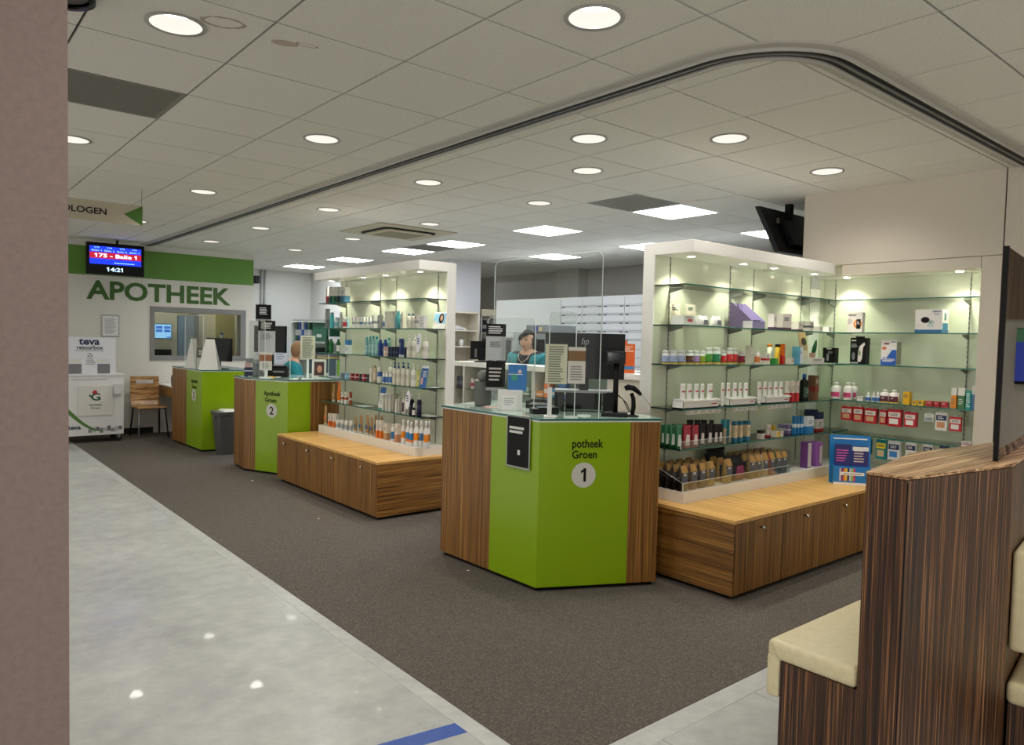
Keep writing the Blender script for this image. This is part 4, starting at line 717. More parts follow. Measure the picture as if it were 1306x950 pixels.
ROWS = [
{"s":"b1","k":"box","p":[3.453,7.203,1.843],"w":0.0334,"d":0.0365,"h":0.1728,"f":"Y","c":["#c9c8c2","#8c2230"],"l":"tall off-white carton with dark red base panel on top shelf of left island","style":"base"},
{"s":"b1","k":"box","p":[3.455,7.13,1.843],"w":0.0352,"d":0.0405,"h":0.169,"f":"Y","c":["#cfcec8","#1f5a52"],"l":"tall off-white carton with dark green base panel on top shelf of left island","style":"base"},
{"s":"b1","k":"box","p":[3.453,7.049,1.843],"w":0.0335,"d":0.0365,"h":0.1649,"f":"Y","c":["#d8d7d2","#2c6a4a"],"l":"tall white carton with grass green side panel on top shelf of left island","style":"base"},
{"s":"b1","k":"box","p":[3.455,6.96,1.843],"w":0.0332,"d":0.0405,"h":0.1605,"f":"Y","c":["#c9c8c2","#22343c"],"l":"tall off-white carton with black base panel on top shelf of left island","style":"base"},
{"s":"b1","k":"box","p":[3.453,6.873,1.843],"w":0.0315,"d":0.0365,"h":0.1562,"f":"Y","c":["#c9c8c2","#1f6b7a"],"l":"tall off-white carton with teal base panel on top shelf of left island","style":"base"},
{"s":"b1","k":"box","p":[3.465,6.818,1.843],"w":0.0532,"d":0.06,"h":0.1532,"f":"Y","c":["#cdccc8","#3a7ea0"],"l":"tall pale carton with two blue bands, rightmost on top shelf of left island","style":"base"},
{"s":"b2","k":"box","p":[3.453,7.215,1.582],"w":0.0355,"d":0.0365,"h":0.2029,"f":"Y","c":["#9a9c98","#74787a"],"l":"tall grey tapering carton at left end of second shelf of left island","style":"base"},
{"s":"b2","k":"can","p":[3.456,7.113,1.582],"w":0.0427,"d":0.0427,"h":0.162,"f":"Y","c":["#4fb6bd","#8d9a9b"],"l":"turquoise aerosol can with grey cap, second shelf of left island","cap":0.14},
{"s":"b2","k":"bottle","p":[3.454,7.012,1.582],"w":0.0374,"d":0.0374,"h":0.112,"f":"Y","c":["#d5dde0","#7fb0c4","#b9c4c8"],"l":"small white bottle with pale blue label, second shelf of left island"},
{"s":"b2","k":"bottle","p":[3.502,7.058,1.582],"w":0.0337,"d":0.0337,"h":0.1118,"f":"Y","c":["#5f8794","#6d97a3","#aab8bc"],"l":"small slate blue bottle behind silver tube, second shelf of left island"},
{"s":"b2","k":"can","p":[3.45,6.899,1.582],"w":0.0306,"d":0.0306,"h":0.1629,"f":"Y","c":["#b5bcbe","#d6dadb"],"l":"slim silver aerosol can with clear cap, second shelf of left island","cap":0.2},
{"s":"b2","k":"jar","p":[3.459,6.828,1.582],"w":0.0479,"d":0.0479,"h":0.1106,"f":"Y","c":["#dcdad6","#9c1f2c","#cfd2d2"],"l":"white jar with dark red upper band, second shelf of left island"},
{"s":"b2","k":"bottle","p":[3.476,6.791,1.582],"w":0.0216,"d":0.0216,"h":0.1069,"f":"Y","c":["#a6c9d6","#8fb9cb","#d0dde0"],"l":"narrow pale blue bottle beside red banded jar, second shelf of left island"},
{"s":"b2","k":"box","p":[3.448,6.615,1.582],"w":0.0221,"d":0.0262,"h":0.1101,"f":"Y","c":["#e3e3e0","#8f9496"],"l":"white skincare carton with grey print, second shelf of left island","style":"stripe"},
{"s":"b2","k":"box","p":[3.455,6.553,1.582],"w":0.0411,"d":0.04,"h":0.1096,"f":"Y","c":["#e3e3e0","#a9adaf"],"l":"white skincare carton with grey print, second shelf of left island","style":"stripe"},
{"s":"b2","k":"box","p":[3.45,6.464,1.582],"w":0.0251,"d":0.0292,"h":0.1088,"f":"Y","c":["#e3e3e0","#2f69ad"],"l":"white skincare carton with grey print, second shelf of left island","style":"stripe"},
{"s":"b2","k":"box","p":[3.45,6.402,1.582],"w":0.0277,"d":0.0292,"h":0.1082,"f":"Y","c":["#e3e3e0","#9ba0a4"],"l":"white skincare carton with grey print, second shelf of left island","style":"stripe"},
{"s":"b2","k":"box","p":[3.45,6.339,1.582],"w":0.0272,"d":0.0292,"h":0.1076,"f":"Y","c":["#e3e3e0","#a9adaf"],"l":"white skincare carton with grey print, second shelf of left island","style":"stripe"},
{"s":"b2","k":"box","p":[3.45,6.278,1.582],"w":0.0266,"d":0.0292,"h":0.1071,"f":"Y","c":["#e3e3e0","#7a8fa6"],"l":"white skincare carton with grey print, second shelf of left island","style":"stripe"},
{"s":"b2","k":"box","p":[3.458,6.21,1.582],"w":0.0399,"d":0.045,"h":0.1228,"f":"Y","c":["#dcdbd8","#83888c"],"l":"wide white carton with open grey side, second shelf of left island","style":"stripe"},
{"s":"b2","k":"box","p":[3.453,6.103,1.582],"w":0.0351,"d":0.036,"h":0.1217,"f":"Y","c":["#a5a7a4","#41525f"],"l":"grey carton with small dark emblem, second shelf of left island","style":"spot"},
{"s":"b2","k":"bottle","p":[3.478,6.075,1.582],"w":0.0259,"d":0.0259,"h":0.1084,"f":"Y","c":["#dedbd2","#5f86b0","#dedbd2"],"l":"thin cream bottle with blue cap stripe, second shelf of left island"},
{"s":"b2","k":"box","p":[3.451,5.966,1.582],"w":0.0319,"d":0.0328,"h":0.1563,"f":"Y","c":["#d9d5ca","#2c5f9e"],"l":"tall cream carton with blue emblem, second shelf of left island","style":"emblem"},
{"s":"b2","k":"box","p":[3.446,5.884,1.582],"w":0.0194,"d":0.0215,"h":0.1565,"f":"Y","c":["#d9d5ca","#2c5f9e"],"l":"tall cream carton with blue emblem, second shelf of left island","style":"emblem"},
{"s":"b2","k":"box","p":[3.447,5.833,1.582],"w":0.0206,"d":0.0239,"h":0.1572,"f":"Y","c":["#d9d5ca","#2c5f9e"],"l":"tall cream carton with blue emblem, second shelf of left island","style":"emblem"},
{"s":"b2","k":"bottle","p":[3.458,5.785,1.582],"w":0.047,"d":0.047,"h":0.1589,"f":"Y","c":["#4f97a3","#3f8593","#6fb0ba"],"l":"teal translucent bottle between cream cartons, second shelf of left island"},
{"s":"b2","k":"box","p":[3.453,5.684,1.582],"w":0.0338,"d":0.0365,"h":0.1416,"f":"Y","c":["#cfcabd","#8b8d8a"],"l":"tall beige carton with pump top emblem, second shelf of left island","style":"emblem"},
{"s":"b2","k":"bottle","p":[3.454,5.595,1.582],"w":0.0376,"d":0.0376,"h":0.1308,"f":"Y","c":["#d7d2c6","#c9c6bd","#4e6f8f"],"l":"cream bottle with blue topped label, nearer left, second shelf of left island"},
{"s":"b2","k":"bottle","p":[3.454,5.529,1.582],"w":0.0387,"d":0.0387,"h":0.13,"f":"Y","c":["#d7d2c6","#c9c6bd","#4e6f8f"],"l":"cream bottle with blue topped label, nearer right, second shelf of left island"},
{"s":"b2","k":"box","p":[3.453,5.456,1.582],"w":0.0338,"d":0.0365,"h":0.1249,"f":"Y","c":["#cdc8bc","#8d8f8c"],"l":"beige carton beside the white leaflet box, second shelf of left island","style":"stripe"},
{"s":"b2","k":"box","p":[3.45,5.359,1.582],"w":0.0848,"d":0.03,"h":0.1116,"f":"Y","c":["#e4e4e2","#a3a8ad"],"l":"white leaflet box with printed columns, second shelf of left island","style":"lines"},
{"s":"b2","k":"card","p":[3.575,5.287,1.582],"w":0.1868,"d":0.04,"h":0.1447,"f":"Y","c":["#e6e8e6","#9cc4e0"],"l":"showcard with dark-haired model on pale blue, second shelf of left island","n":"showcard","pic":"model"},
{"s":"b3","k":"bottle","p":[3.457,7.22,1.322],"w":0.0449,"d":0.0449,"h":0.171,"f":"Y","c":["#0d3a1e","#124a27","#0b2e18"],"l":"tall dark green bottle at left end, third shelf of left island"},
{"s":"b3","k":"bottle","p":[3.49,7.197,1.322],"w":0.0499,"d":0.0499,"h":0.1438,"f":"Y","c":["#14602f","#1b7339","#0f4a24"],"l":"rounded mid green bottle, second at left end, third shelf of left island"},
{"s":"b3","k":"bottle","p":[3.457,6.961,1.322],"w":0.0437,"d":0.0437,"h":0.1465,"f":"Y","c":["#135a2c","#e4e4e0","#0f4a24"],"l":"short green bottle above white tag, third shelf of left island"},
{"s":"b3","k":"box","p":[3.459,6.869,1.322],"w":0.0425,"d":0.0486,"h":0.0626,"f":"Y","c":["#c9cccb","#b4b8b8"],"l":"low pale grey carton lying flat, third shelf of left island","style":"plain"},
{"s":"b3","k":"box","p":[3.455,6.736,1.322],"w":0.0675,"d":0.04,"h":0.1414,"f":"Y","c":["#dfe3e6","#3579b5"],"l":"white carton with blue wave print, third shelf of left island","style":"top"},
{"s":"b3","k":"bottle","p":[3.454,6.356,1.322],"w":0.038,"d":0.038,"h":0.1732,"f":"Y","c":["#86b6b4","#9cc6c4","#2f9ea6"],"l":"clear aqua micellar bottle with turquoise cap, third shelf of left island"},
{"s":"b3","k":"bottle","p":[3.472,6.322,1.322],"w":0.0334,"d":0.0334,"h":0.1861,"f":"Y","c":["#86b6b4","#9cc6c4","#2f9ea6"],"l":"clear aqua micellar bottle with turquoise cap, third shelf of left island"},
{"s":"b3","k":"bottle","p":[3.452,6.224,1.322],"w":0.033,"d":0.033,"h":0.1867,"f":"Y","c":["#86b6b4","#9cc6c4","#2f9ea6"],"l":"clear aqua micellar bottle with turquoise cap, third shelf of left island"},
{"s":"b3","k":"bottle","p":[3.475,6.199,1.322],"w":0.0404,"d":0.0404,"h":0.183,"f":"Y","c":["#86b6b4","#9cc6c4","#2f9ea6"],"l":"clear aqua micellar bottle with turquoise cap, third shelf of left island"},
{"s":"b3","k":"bottle","p":[3.457,6.097,1.322],"w":0.0443,"d":0.0443,"h":0.1529,"f":"Y","c":["#123f86","#0e3576","#1b58a8"],"l":"royal blue square bottle with blue cap, third shelf of left island"},
{"s":"b3","k":"bottle","p":[3.459,6.008,1.322],"w":0.0483,"d":0.0483,"h":0.1542,"f":"Y","c":["#123f86","#0e3576","#1b58a8"],"l":"royal blue square bottle with blue cap, third shelf of left island"},
{"s":"b3","k":"bottle","p":[3.513,6.033,1.322],"w":0.0369,"d":0.0369,"h":0.1747,"f":"Y","c":["#8ab8b5","#9cc6c4","#2f9ea6"],"l":"aqua bottle standing behind blue bottles, third shelf of left island"},
{"s":"b3","k":"box","p":[3.438,5.96,1.322],"w":0.031,"d":0.03,"h":0.0905,"f":"Y","c":["#d8b6ac","#e4d7d0"],"l":"small pale pink carton in front of blue bottle, third shelf of left island","style":"stripe"},
{"s":"b3","k":"box","p":[3.444,5.904,1.322],"w":0.019,"d":0.0186,"h":0.0905,"f":"Y","c":["#1d2742","#39466b"],"l":"small navy carton in a tight row, third shelf of left island","g":"row of small navy cartons","style":"stripe"},
{"s":"b3","k":"box","p":[3.444,5.856,1.322],"w":0.0187,"d":0.0186,"h":0.0915,"f":"Y","c":["#1d2742","#39466b"],"l":"small navy carton in a tight row, third shelf of left island","g":"row of small navy cartons","style":"stripe"},
{"s":"b3","k":"box","p":[3.444,5.809,1.322],"w":0.0184,"d":0.0186,"h":0.0926,"f":"Y","c":["#1d2742","#39466b"],"l":"small navy carton in a tight row, third shelf of left island","g":"row of small navy cartons","style":"stripe"},
{"s":"b3","k":"box","p":[3.444,5.762,1.322],"w":0.0181,"d":0.0186,"h":0.0936,"f":"Y","c":["#1d2742","#39466b"],"l":"small navy carton in a tight row, third shelf of left island","g":"row of small navy cartons","style":"stripe"},
{"s":"b3","k":"box","p":[3.453,5.709,1.322],"w":0.0312,"d":0.035,"h":0.1666,"f":"Y","c":["#15306a","#c8cbd0"],"l":"tall navy carton with white base strip, third shelf of left island","style":"basestrip"},
{"s":"b3","k":"box","p":[3.443,5.628,1.322],"w":0.0151,"d":0.0167,"h":0.091,"f":"Y","c":["#1d2742","#39466b"],"l":"narrow navy carton right of tall navy carton, third shelf of left island","style":"plain"},
{"s":"b3","k":"pump","p":[3.458,5.585,1.322],"w":0.046,"d":0.046,"h":0.2049,"f":"Y","c":["#d8d4c9","#c9c5ba","#e2dfd8"],"l":"cream pump bottle with white pump head, third shelf of left island"},
{"s":"b3","k":"pump","p":[3.46,5.496,1.322],"w":0.0496,"d":0.0496,"h":0.2058,"f":"Y","c":["#d8d4c9","#c9c5ba","#e2dfd8"],"l":"cream pump bottle with white pump head, third shelf of left island"},
{"s":"b3","k":"pump","p":[3.463,5.335,1.322],"w":0.0567,"d":0.0567,"h":0.2075,"f":"Y","c":["#d8d4c9","#c9c5ba","#e2dfd8"],"l":"cream pump bottle with white pump head, third shelf of left island"},
{"s":"b3","k":"talker","p":[3.407,5.354,1.322],"w":0.0834,"d":0.004,"h":0.22,"f":"Y","c":["#e2e4e6","#345a9a"],"l":"white oval product tag with blue print, third shelf of left island","n":"product_tag"},
{"s":"b4","k":"box","p":[3.451,6.849,1.068],"w":0.0328,"d":0.0324,"h":0.0573,"f":"Y","c":["#8294a6","#5f7486"],"l":"small grey-blue carton, fourth shelf of left island","style":"stripe"},
{"s":"b4","k":"box","p":[3.451,6.749,1.068],"w":0.0318,"d":0.0324,"h":0.0622,"f":"Y","c":["#8fb4dc","#c4dbee"],"l":"small sky blue carton, fourth shelf of left island","style":"stripe"},
{"s":"b4","k":"box","p":[3.453,6.64,1.068],"w":0.0337,"d":0.036,"h":0.0606,"f":"Y","c":["#93162f","#d9b9bd"],"l":"small crimson cream carton with white print, fourth shelf of left island","style":"stripe"},
{"s":"b4","k":"box","p":[3.451,6.544,1.068],"w":0.0265,"d":0.0324,"h":0.0635,"f":"Y","c":["#93162f","#d9b9bd"],"l":"small crimson cream carton with white print, fourth shelf of left island","style":"stripe"},
{"s":"b4","k":"box","p":[3.447,6.458,1.068],"w":0.0229,"d":0.0236,"h":0.0659,"f":"Y","c":["#2d2e33","#55575c"],"l":"small charcoal cream carton, fourth shelf of left island","style":"stripe"},
{"s":"b4","k":"box","p":[3.455,6.39,1.068],"w":0.0394,"d":0.04,"h":0.0675,"f":"Y","c":["#93162f","#d9b9bd"],"l":"small crimson cream carton with white print, fourth shelf of left island","style":"stripe"},
{"s":"b4","k":"box","p":[3.445,6.303,1.068],"w":0.0176,"d":0.0191,"h":0.07,"f":"Y","c":["#2d2e33","#55575c"],"l":"small charcoal cream carton, fourth shelf of left island","style":"stripe"},
{"s":"b4","k":"bottle","p":[3.455,6.258,1.068],"w":0.0392,"d":0.0392,"h":0.1617,"f":"Y","c":["#dcd8ce","#cfcabd","#d0ccc2"],"l":"white squeeze bottle with cream cap, leftmost, fourth shelf of left island"},
{"s":"b4","k":"bottle","p":[3.455,6.185,1.068],"w":0.0404,"d":0.0404,"h":0.1625,"f":"Y","c":["#bfa88a","#d6cab8","#a48a68"],"l":"light tan bottle with brown label, fourth shelf of left island"},
{"s":"b4","k":"pump","p":[3.459,6.103,1.068],"w":0.0489,"d":0.0489,"h":0.2029,"f":"Y","c":["#dfdcd3","#2f62a8","#d8d8d2"],"l":"white pump bottle with blue square label, leftmost pump, fourth shelf of left island"},
{"s":"b4","k":"bottle","p":[3.437,5.987,1.068],"w":0.0278,"d":0.0278,"h":0.1154,"f":"Y","c":["#e2e0d9","#3a6fb5","#d8d6cf"],"l":"small white tube bottle with blue dot label, fourth shelf of left island"},
{"s":"b4","k":"bottle","p":[3.438,5.932,1.068],"w":0.0291,"d":0.0291,"h":0.118,"f":"Y","c":["#e2e0d9","#3a6fb5","#d8d6cf"],"l":"small white tube bottle with blue dot label, fourth shelf of left island"},
{"s":"b4","k":"bottle","p":[3.437,5.867,1.068],"w":0.0274,"d":0.0274,"h":0.1211,"f":"Y","c":["#e2e0d9","#3a6fb5","#d8d6cf"],"l":"small white tube bottle with blue dot label, fourth shelf of left island"},
{"s":"b4","k":"pump","p":[3.509,5.985,1.068],"w":0.0477,"d":0.0477,"h":0.2088,"f":"Y","c":["#dad7ce","#c8c5bc","#d8d8d2"],"l":"white pump bottle behind the small tubes, fourth shelf of left island"},
{"s":"b4","k":"pump","p":[3.454,5.822,1.068],"w":0.0388,"d":0.0388,"h":0.2049,"f":"Y","c":["#dcd7c9","#cfcabc","#173f94"],"l":"cream pump bottle with royal blue pump, fourth shelf of left island"},
{"s":"b4","k":"pump","p":[3.455,5.755,1.068],"w":0.0399,"d":0.0399,"h":0.2032,"f":"Y","c":["#dcd7c9","#cfcabc","#173f94"],"l":"cream pump bottle with royal blue pump, fourth shelf of left island"},
{"s":"b4","k":"pump","p":[3.458,5.678,1.068],"w":0.0452,"d":0.0452,"h":0.2104,"f":"Y","c":["#dcd7c9","#cfcabc","#173f94"],"l":"cream pump bottle with royal blue pump, fourth shelf of left island"},
{"s":"b4","k":"pump","p":[3.454,5.591,1.068],"w":0.0377,"d":0.0377,"h":0.2082,"f":"Y","c":["#dcd7c9","#cfcabc","#173f94"],"l":"cream pump bottle with royal blue pump, fourth shelf of left island"},
{"s":"b4","k":"pump","p":[3.461,5.51,1.068],"w":0.0512,"d":0.0512,"h":0.203,"f":"Y","c":["#e0ddd5","#cac6bb","#e0ddd5"],"l":"broad white pump bottle with cream pump, fourth shelf of left island"},
{"s":"b4","k":"pump","p":[3.491,5.489,1.068],"w":0.0319,"d":0.0319,"h":0.1969,"f":"Y","c":["#c9c777","#d8d79a","#d8d8c9"],"l":"yellow tinted oil pump bottle, fourth shelf of left island"},
{"s":"b4","k":"card","p":[3.46,5.345,1.068],"w":0.1038,"d":0.05,"h":0.1962,"f":"Y","c":["#2c62a6","#e0e5ea"],"l":"leaning blue brochure card with white header, fourth shelf of left island","n":"showcard","pic":"blue"},
{"s":"b4","k":"flat","p":[3.565,5.367,1.068],"w":0.1088,"d":0.1,"h":0.004,"f":"Y","c":["#d9dada","#b9bcbc"],"l":"flat white price card lying at right end, fourth shelf of left island","n":"price_card"},
{"s":"b5","k":"tube","p":[3.457,7.05,0.815],"w":0.0443,"d":0.0443,"h":0.1813,"f":"Y","c":["#9c7a4a","#d7d2c8","#b59565"],"l":"tan sunscreen tube standing on white cap, fifth shelf of left island"},
{"s":"b5","k":"tube","p":[3.463,6.938,0.815],"w":0.0551,"d":0.0551,"h":0.2084,"f":"Y","c":["#e07a1e","#d9d4ca","#c9651a"],"l":"bright orange sunscreen tube standing tall, fifth shelf of left island"},
{"s":"b5","k":"box","p":[3.451,6.832,0.815],"w":0.0311,"d":0.0315,"h":0.1151,"f":"Y","c":["#ded9d2","#9c4a26"],"l":"white carton with rust side, left of three, fifth shelf of left island","style":"stripe"},
{"s":"b5","k":"box","p":[3.453,6.754,0.815],"w":0.0337,"d":0.035,"h":0.1189,"f":"Y","c":["#e2ded7","#a5502a"],"l":"white carton with rust side, middle of three, fifth shelf of left island","style":"stripe"},
{"s":"b5","k":"box","p":[3.448,6.664,0.815],"w":0.0243,"d":0.0255,"h":0.1237,"f":"Y","c":["#9c4f2c","#d8cfc6"],"l":"rust brown carton, right of three, fifth shelf of left island","style":"stripe"},
{"s":"b5","k":"flat","p":[3.495,6.457,0.815],"w":0.1925,"d":0.12,"h":0.004,"f":"Y","c":["#cfd1cf","#aeb2b0"],"l":"flat white price card lying mid shelf, fifth shelf of left island","n":"price_card"},
{"s":"b5","k":"card","p":[3.46,6.06,0.815],"w":0.0973,"d":0.05,"h":0.2147,"f":"Y","c":["#dfe0dc","#2c62a6"],"l":"leaning white leaflet with blue top, fifth shelf of left island","n":"showcard","pic":"bluetop"},
{"s":"b5","k":"box","p":[3.451,6.012,0.815],"w":0.0181,"d":0.023,"h":0.1488,"f":"Y","c":["#dedcd5","#2f5f9e"],"l":"slim white serum carton with blue cap print, fifth shelf of left island","style":"emblem"},
{"s":"b5","k":"box","p":[3.45,5.945,0.815],"w":0.0187,"d":0.0207,"h":0.158,"f":"Y","c":["#dedcd5","#2f5f9e"],"l":"slim white serum carton with blue cap print, fifth shelf of left island","style":"emblem"},
{"s":"b5","k":"box","p":[3.45,5.892,0.815],"w":0.0156,"d":0.0207,"h":0.159,"f":"Y","c":["#dedcd5","#2f5f9e"],"l":"slim white serum carton with blue cap print, fifth shelf of left island","style":"emblem"},
{"s":"b5","k":"box","p":[3.49,5.873,0.815],"w":0.0476,"d":0.05,"h":0.161,"f":"Y","c":["#a6a397","#cfccc2"],"l":"grey carton stack with silver print, fifth shelf of left island","style":"lines"},
{"s":"b5","k":"box","p":[3.436,5.748,0.815],"w":0.0182,"d":0.0219,"h":0.1243,"f":"Y","c":["#dedcd5","#2f5f9e"],"l":"short white carton in front of grey cartons, fifth shelf of left island","style":"emblem"},
{"s":"b5","k":"box","p":[3.448,5.713,0.815],"w":0.0216,"d":0.0262,"h":0.1437,"f":"Y","c":["#b6b3a8","#8f8d84"],"l":"short grey carton left of oval tag, fifth shelf of left island","style":"plain"},
{"s":"b5","k":"dropper","p":[3.446,5.651,0.815],"w":0.0212,"d":0.0212,"h":0.2227,"f":"Y","c":["#dcdad5","#4a3a52","#d8d6d0"],"l":"slim white pen bottle with dark collar, fifth shelf of left island"},
{"s":"b5","k":"box","p":[3.451,5.606,0.815],"w":0.0313,"d":0.0328,"h":0.1448,"f":"Y","c":["#b4b1a6","#d5d2c8"],"l":"grey serum carton behind the oval tag, fifth shelf of left island","style":"lines"},
{"s":"b5","k":"talker","p":[3.407,5.512,0.815],"w":0.1068,"d":0.004,"h":0.2219,"f":"Y","c":["#e6e8ea","#44506a"],"l":"white oval product tag with dark print, fifth shelf of left island","n":"product_tag"},
{"s":"b5","k":"pump","p":[3.467,5.542,0.815],"w":0.0432,"d":0.0432,"h":0.1884,"f":"Y","c":["#1c1430","#2b2146","#dad8d4"],"l":"dark plum pump bottle with white pump, fifth shelf of left island"},
{"s":"b5","k":"pump","p":[3.466,5.419,0.815],"w":0.0412,"d":0.0412,"h":0.1973,"f":"Y","c":["#1c1430","#2b2146","#dad8d4"],"l":"dark plum pump bottle with white pump, fifth shelf of left island"},
{"s":"b5","k":"dropper","p":[3.44,5.464,0.815],"w":0.0331,"d":0.0331,"h":0.1162,"f":"Y","c":["#1f1a2a","#dcdad5","#e4e2de"],"l":"small dark dropper bottle with white label, fifth shelf of left island"},
{"s":"b5","k":"flat","p":[3.565,5.44,0.815],"w":0.1749,"d":0.1,"h":0.004,"f":"Y","c":["#d8d9d8","#b4b7b6"],"l":"flat white leaflet lying at right end, fifth shelf of left island","n":"leaflet"},
{"s":"b6","k":"tube","p":[3.407,7.13,0.562],"w":0.0445,"d":0.0445,"h":0.2045,"f":"Y","c":["#a98552","#c9c2b6","#d9772a"],"l":"tan sunscreen tube with grey cap at left end, white plinth of left island"},
{"s":"b6","k":"box","p":[3.401,7.014,0.562],"w":0.0328,"d":0.0315,"h":0.137,"f":"Y","c":["#e2ded6","#e0702a"],"l":"white and orange suncare carton near left end, white plinth of left island","style":"base"},
{"s":"b6","k":"box","p":[3.399,6.912,0.562],"w":0.0275,"d":0.0284,"h":0.1416,"f":"Y","c":["#e2ded6","#e0702a"],"l":"white and orange suncare carton near left end, white plinth of left island","style":"base"},
{"s":"b6","k":"box","p":[3.451,6.93,0.562],"w":0.0305,"d":0.0324,"h":0.1343,"f":"Y","c":["#b9bdb8","#9fa5a0"],"l":"clear plastic carton behind white jars, white plinth of left island","style":"lines"},
{"s":"b6","k":"jar","p":[3.406,6.848,0.562],"w":0.0417,"d":0.0417,"h":0.084,"f":"Y","c":["#dcdcd8","#9ba3a8","#e4e4e0"],"l":"small white sun stick jar with grey label, white plinth of left island"},
{"s":"b6","k":"jar","p":[3.406,6.753,0.562],"w":0.0413,"d":0.0413,"h":0.0893,"f":"Y","c":["#dcdcd8","#9ba3a8","#e4e4e0"],"l":"small white sun stick jar with grey label, white plinth of left island"},
{"s":"b6","k":"jar","p":[3.404,6.654,0.562],"w":0.0377,"d":0.0377,"h":0.0954,"f":"Y","c":["#dcdcd8","#9ba3a8","#e4e4e0"],"l":"small white sun stick jar with grey label, white plinth of left island"},
{"s":"b6","k":"jar","p":[3.402,6.558,0.562],"w":0.0342,"d":0.0342,"h":0.1012,"f":"Y","c":["#dcdcd8","#9ba3a8","#e4e4e0"],"l":"small white sun stick jar with grey label, white plinth of left island"},
{"s":"b6","k":"tube","p":[3.401,6.456,0.562],"w":0.0323,"d":0.0323,"h":0.1523,"f":"Y","c":["#9c7544","#cdc4b4","#2d5a86"],"l":"golden brown sunscreen tube with blue leaf print, white plinth of left island"},
{"s":"b6","k":"tube","p":[3.409,6.361,0.562],"w":0.0487,"d":0.0487,"h":0.177,"f":"Y","c":["#9c7544","#cdc4b4","#2d5a86"],"l":"golden brown sunscreen tube with blue leaf print, white plinth of left island"},
{"s":"b6","k":"tube","p":[3.411,6.235,0.562],"w":0.051,"d":0.051,"h":0.1896,"f":"Y","c":["#9c7544","#cdc4b4","#2d5a86"],"l":"golden brown sunscreen tube with blue leaf print, white plinth of left island"},
{"s":"b6","k":"tube","p":[3.397,6.132,0.562],"w":0.0445,"d":0.0445,"h":0.1807,"f":"Y","c":["#9c7544","#cdc4b4","#2d5a86"],"l":"golden brown sunscreen tube with blue leaf print, white plinth of left island"},
{"s":"b6","k":"tube","p":[3.444,6.136,0.562],"w":0.0373,"d":0.0373,"h":0.2004,"f":"Y","c":["#9c7544","#cdc4b4","#2d5a86"],"l":"golden brown sunscreen tube with blue leaf print, white plinth of left island"},
{"s":"b6","k":"tube","p":[3.488,6.104,0.562],"w":0.0462,"d":0.0462,"h":0.1864,"f":"Y","c":["#9c7544","#cdc4b4","#2d5a86"],"l":"golden brown sunscreen tube with blue leaf print, white plinth of left island"},
{"s":"b6","k":"box","p":[3.398,6.02,0.562],"w":0.0251,"d":0.0255,"h":0.1628,"f":"Y","c":["#e4e1d9","#e5741f"],"l":"white over orange suncare carton beside brown tubes, white plinth of left island","style":"base"},
{"s":"b6","k":"box","p":[3.399,5.951,0.562],"w":0.0225,"d":0.0284,"h":0.1667,"f":"Y","c":["#e4e1d9","#e5741f"],"l":"white over orange suncare carton beside brown tubes, white plinth of left island","style":"base"},
{"s":"b6","k":"box","p":[3.412,5.86,0.562],"w":0.054,"d":0.054,"h":0.1499,"f":"Y","c":["#d8d0c0","#b98d63"],"l":"white carton with tan front and grey side, white plinth of left island","style":"base"},
{"s":"b6","k":"bottle","p":[3.403,5.751,0.562],"w":0.0356,"d":0.0356,"h":0.1559,"f":"Y","c":["#e3e1dc","#2c78b8","#dedcd6"],"l":"slim white bottle with blue and orange bands, white plinth of left island"},
{"s":"b6","k":"box","p":[3.407,5.673,0.562],"w":0.0386,"d":0.045,"h":0.1643,"f":"Y","c":["#e0dbd2","#c98a68"],"l":"white over salmon carton with black stripe, white plinth of left island","style":"base"},
{"s":"b6","k":"spray","p":[3.404,5.574,0.562],"w":0.0376,"d":0.0376,"h":0.2119,"f":"Y","c":["#e4e4e2","#ea8a1c","#e8e8e6"],"l":"white spray bottle with orange panel at left, white plinth of left island"},
{"s":"b6","k":"spray","p":[3.405,5.497,0.562],"w":0.04,"d":0.04,"h":0.2125,"f":"Y","c":["#e4e4e2","#2b7fc0","#e8e8e6"],"l":"white spray bottle with blue band, white plinth of left island"},
{"s":"b6","k":"spray","p":[3.391,5.419,0.562],"w":0.0355,"d":0.0355,"h":0.2101,"f":"Y","c":["#e4e4e2","#2b7fc0","#e8e8e6"],"l":"white spray bottle with blue band, white plinth of left island"},
{"s":"b6","k":"spray","p":[3.408,5.367,0.562],"w":0.0462,"d":0.0462,"h":0.2266,"f":"Y","c":["#e4e4e2","#f08c14","#e8e8e6"],"l":"broad white spray bottle with large orange panel, white plinth of left island"},
{"s":"b6","k":"spray","p":[3.433,5.328,0.562],"w":0.0353,"d":0.0353,"h":0.2266,"f":"Y","c":["#e4e4e2","#3a6f9a","#e8e8e6"],"l":"white spray bottle with dull blue band, set back, white plinth of left island"},
{"s":"b6","k":"spray","p":[3.416,5.225,0.562],"w":0.0414,"d":0.0414,"h":0.2305,"f":"Y","c":["#e4e4e2","#ea8a1c","#e8e8e6"],"l":"white spray bottle with orange panel at right, white plinth of left island"},
{"s":"b6","k":"spray","p":[3.446,5.228,0.562],"w":0.0229,"d":0.0229,"h":0.2319,"f":"Y","c":["#e4e4e2","#a9703a","#e8e8e6"],"l":"white spray bottle with brown panel at far right, white plinth of left island"},
{"s":"a2","k":"box","p":[3.98,3.015,1.626],"w":0.1363,"d":0.1,"h":0.0622,"f":"X","c":["#dcded8","#b54a4a"],"l":"low white tray box with tiny red emblem, second shelf of right island","style":"spot"},
{"s":"a2","k":"card","p":[4.001,3.095,1.626],"w":0.1128,"d":0.03,"h":0.1413,"f":"X","c":["#ddd3c2","#5b6b62"],"l":"tilted cream showcard with dark print, second shelf of right island","n":"showcard","pic":"print"},
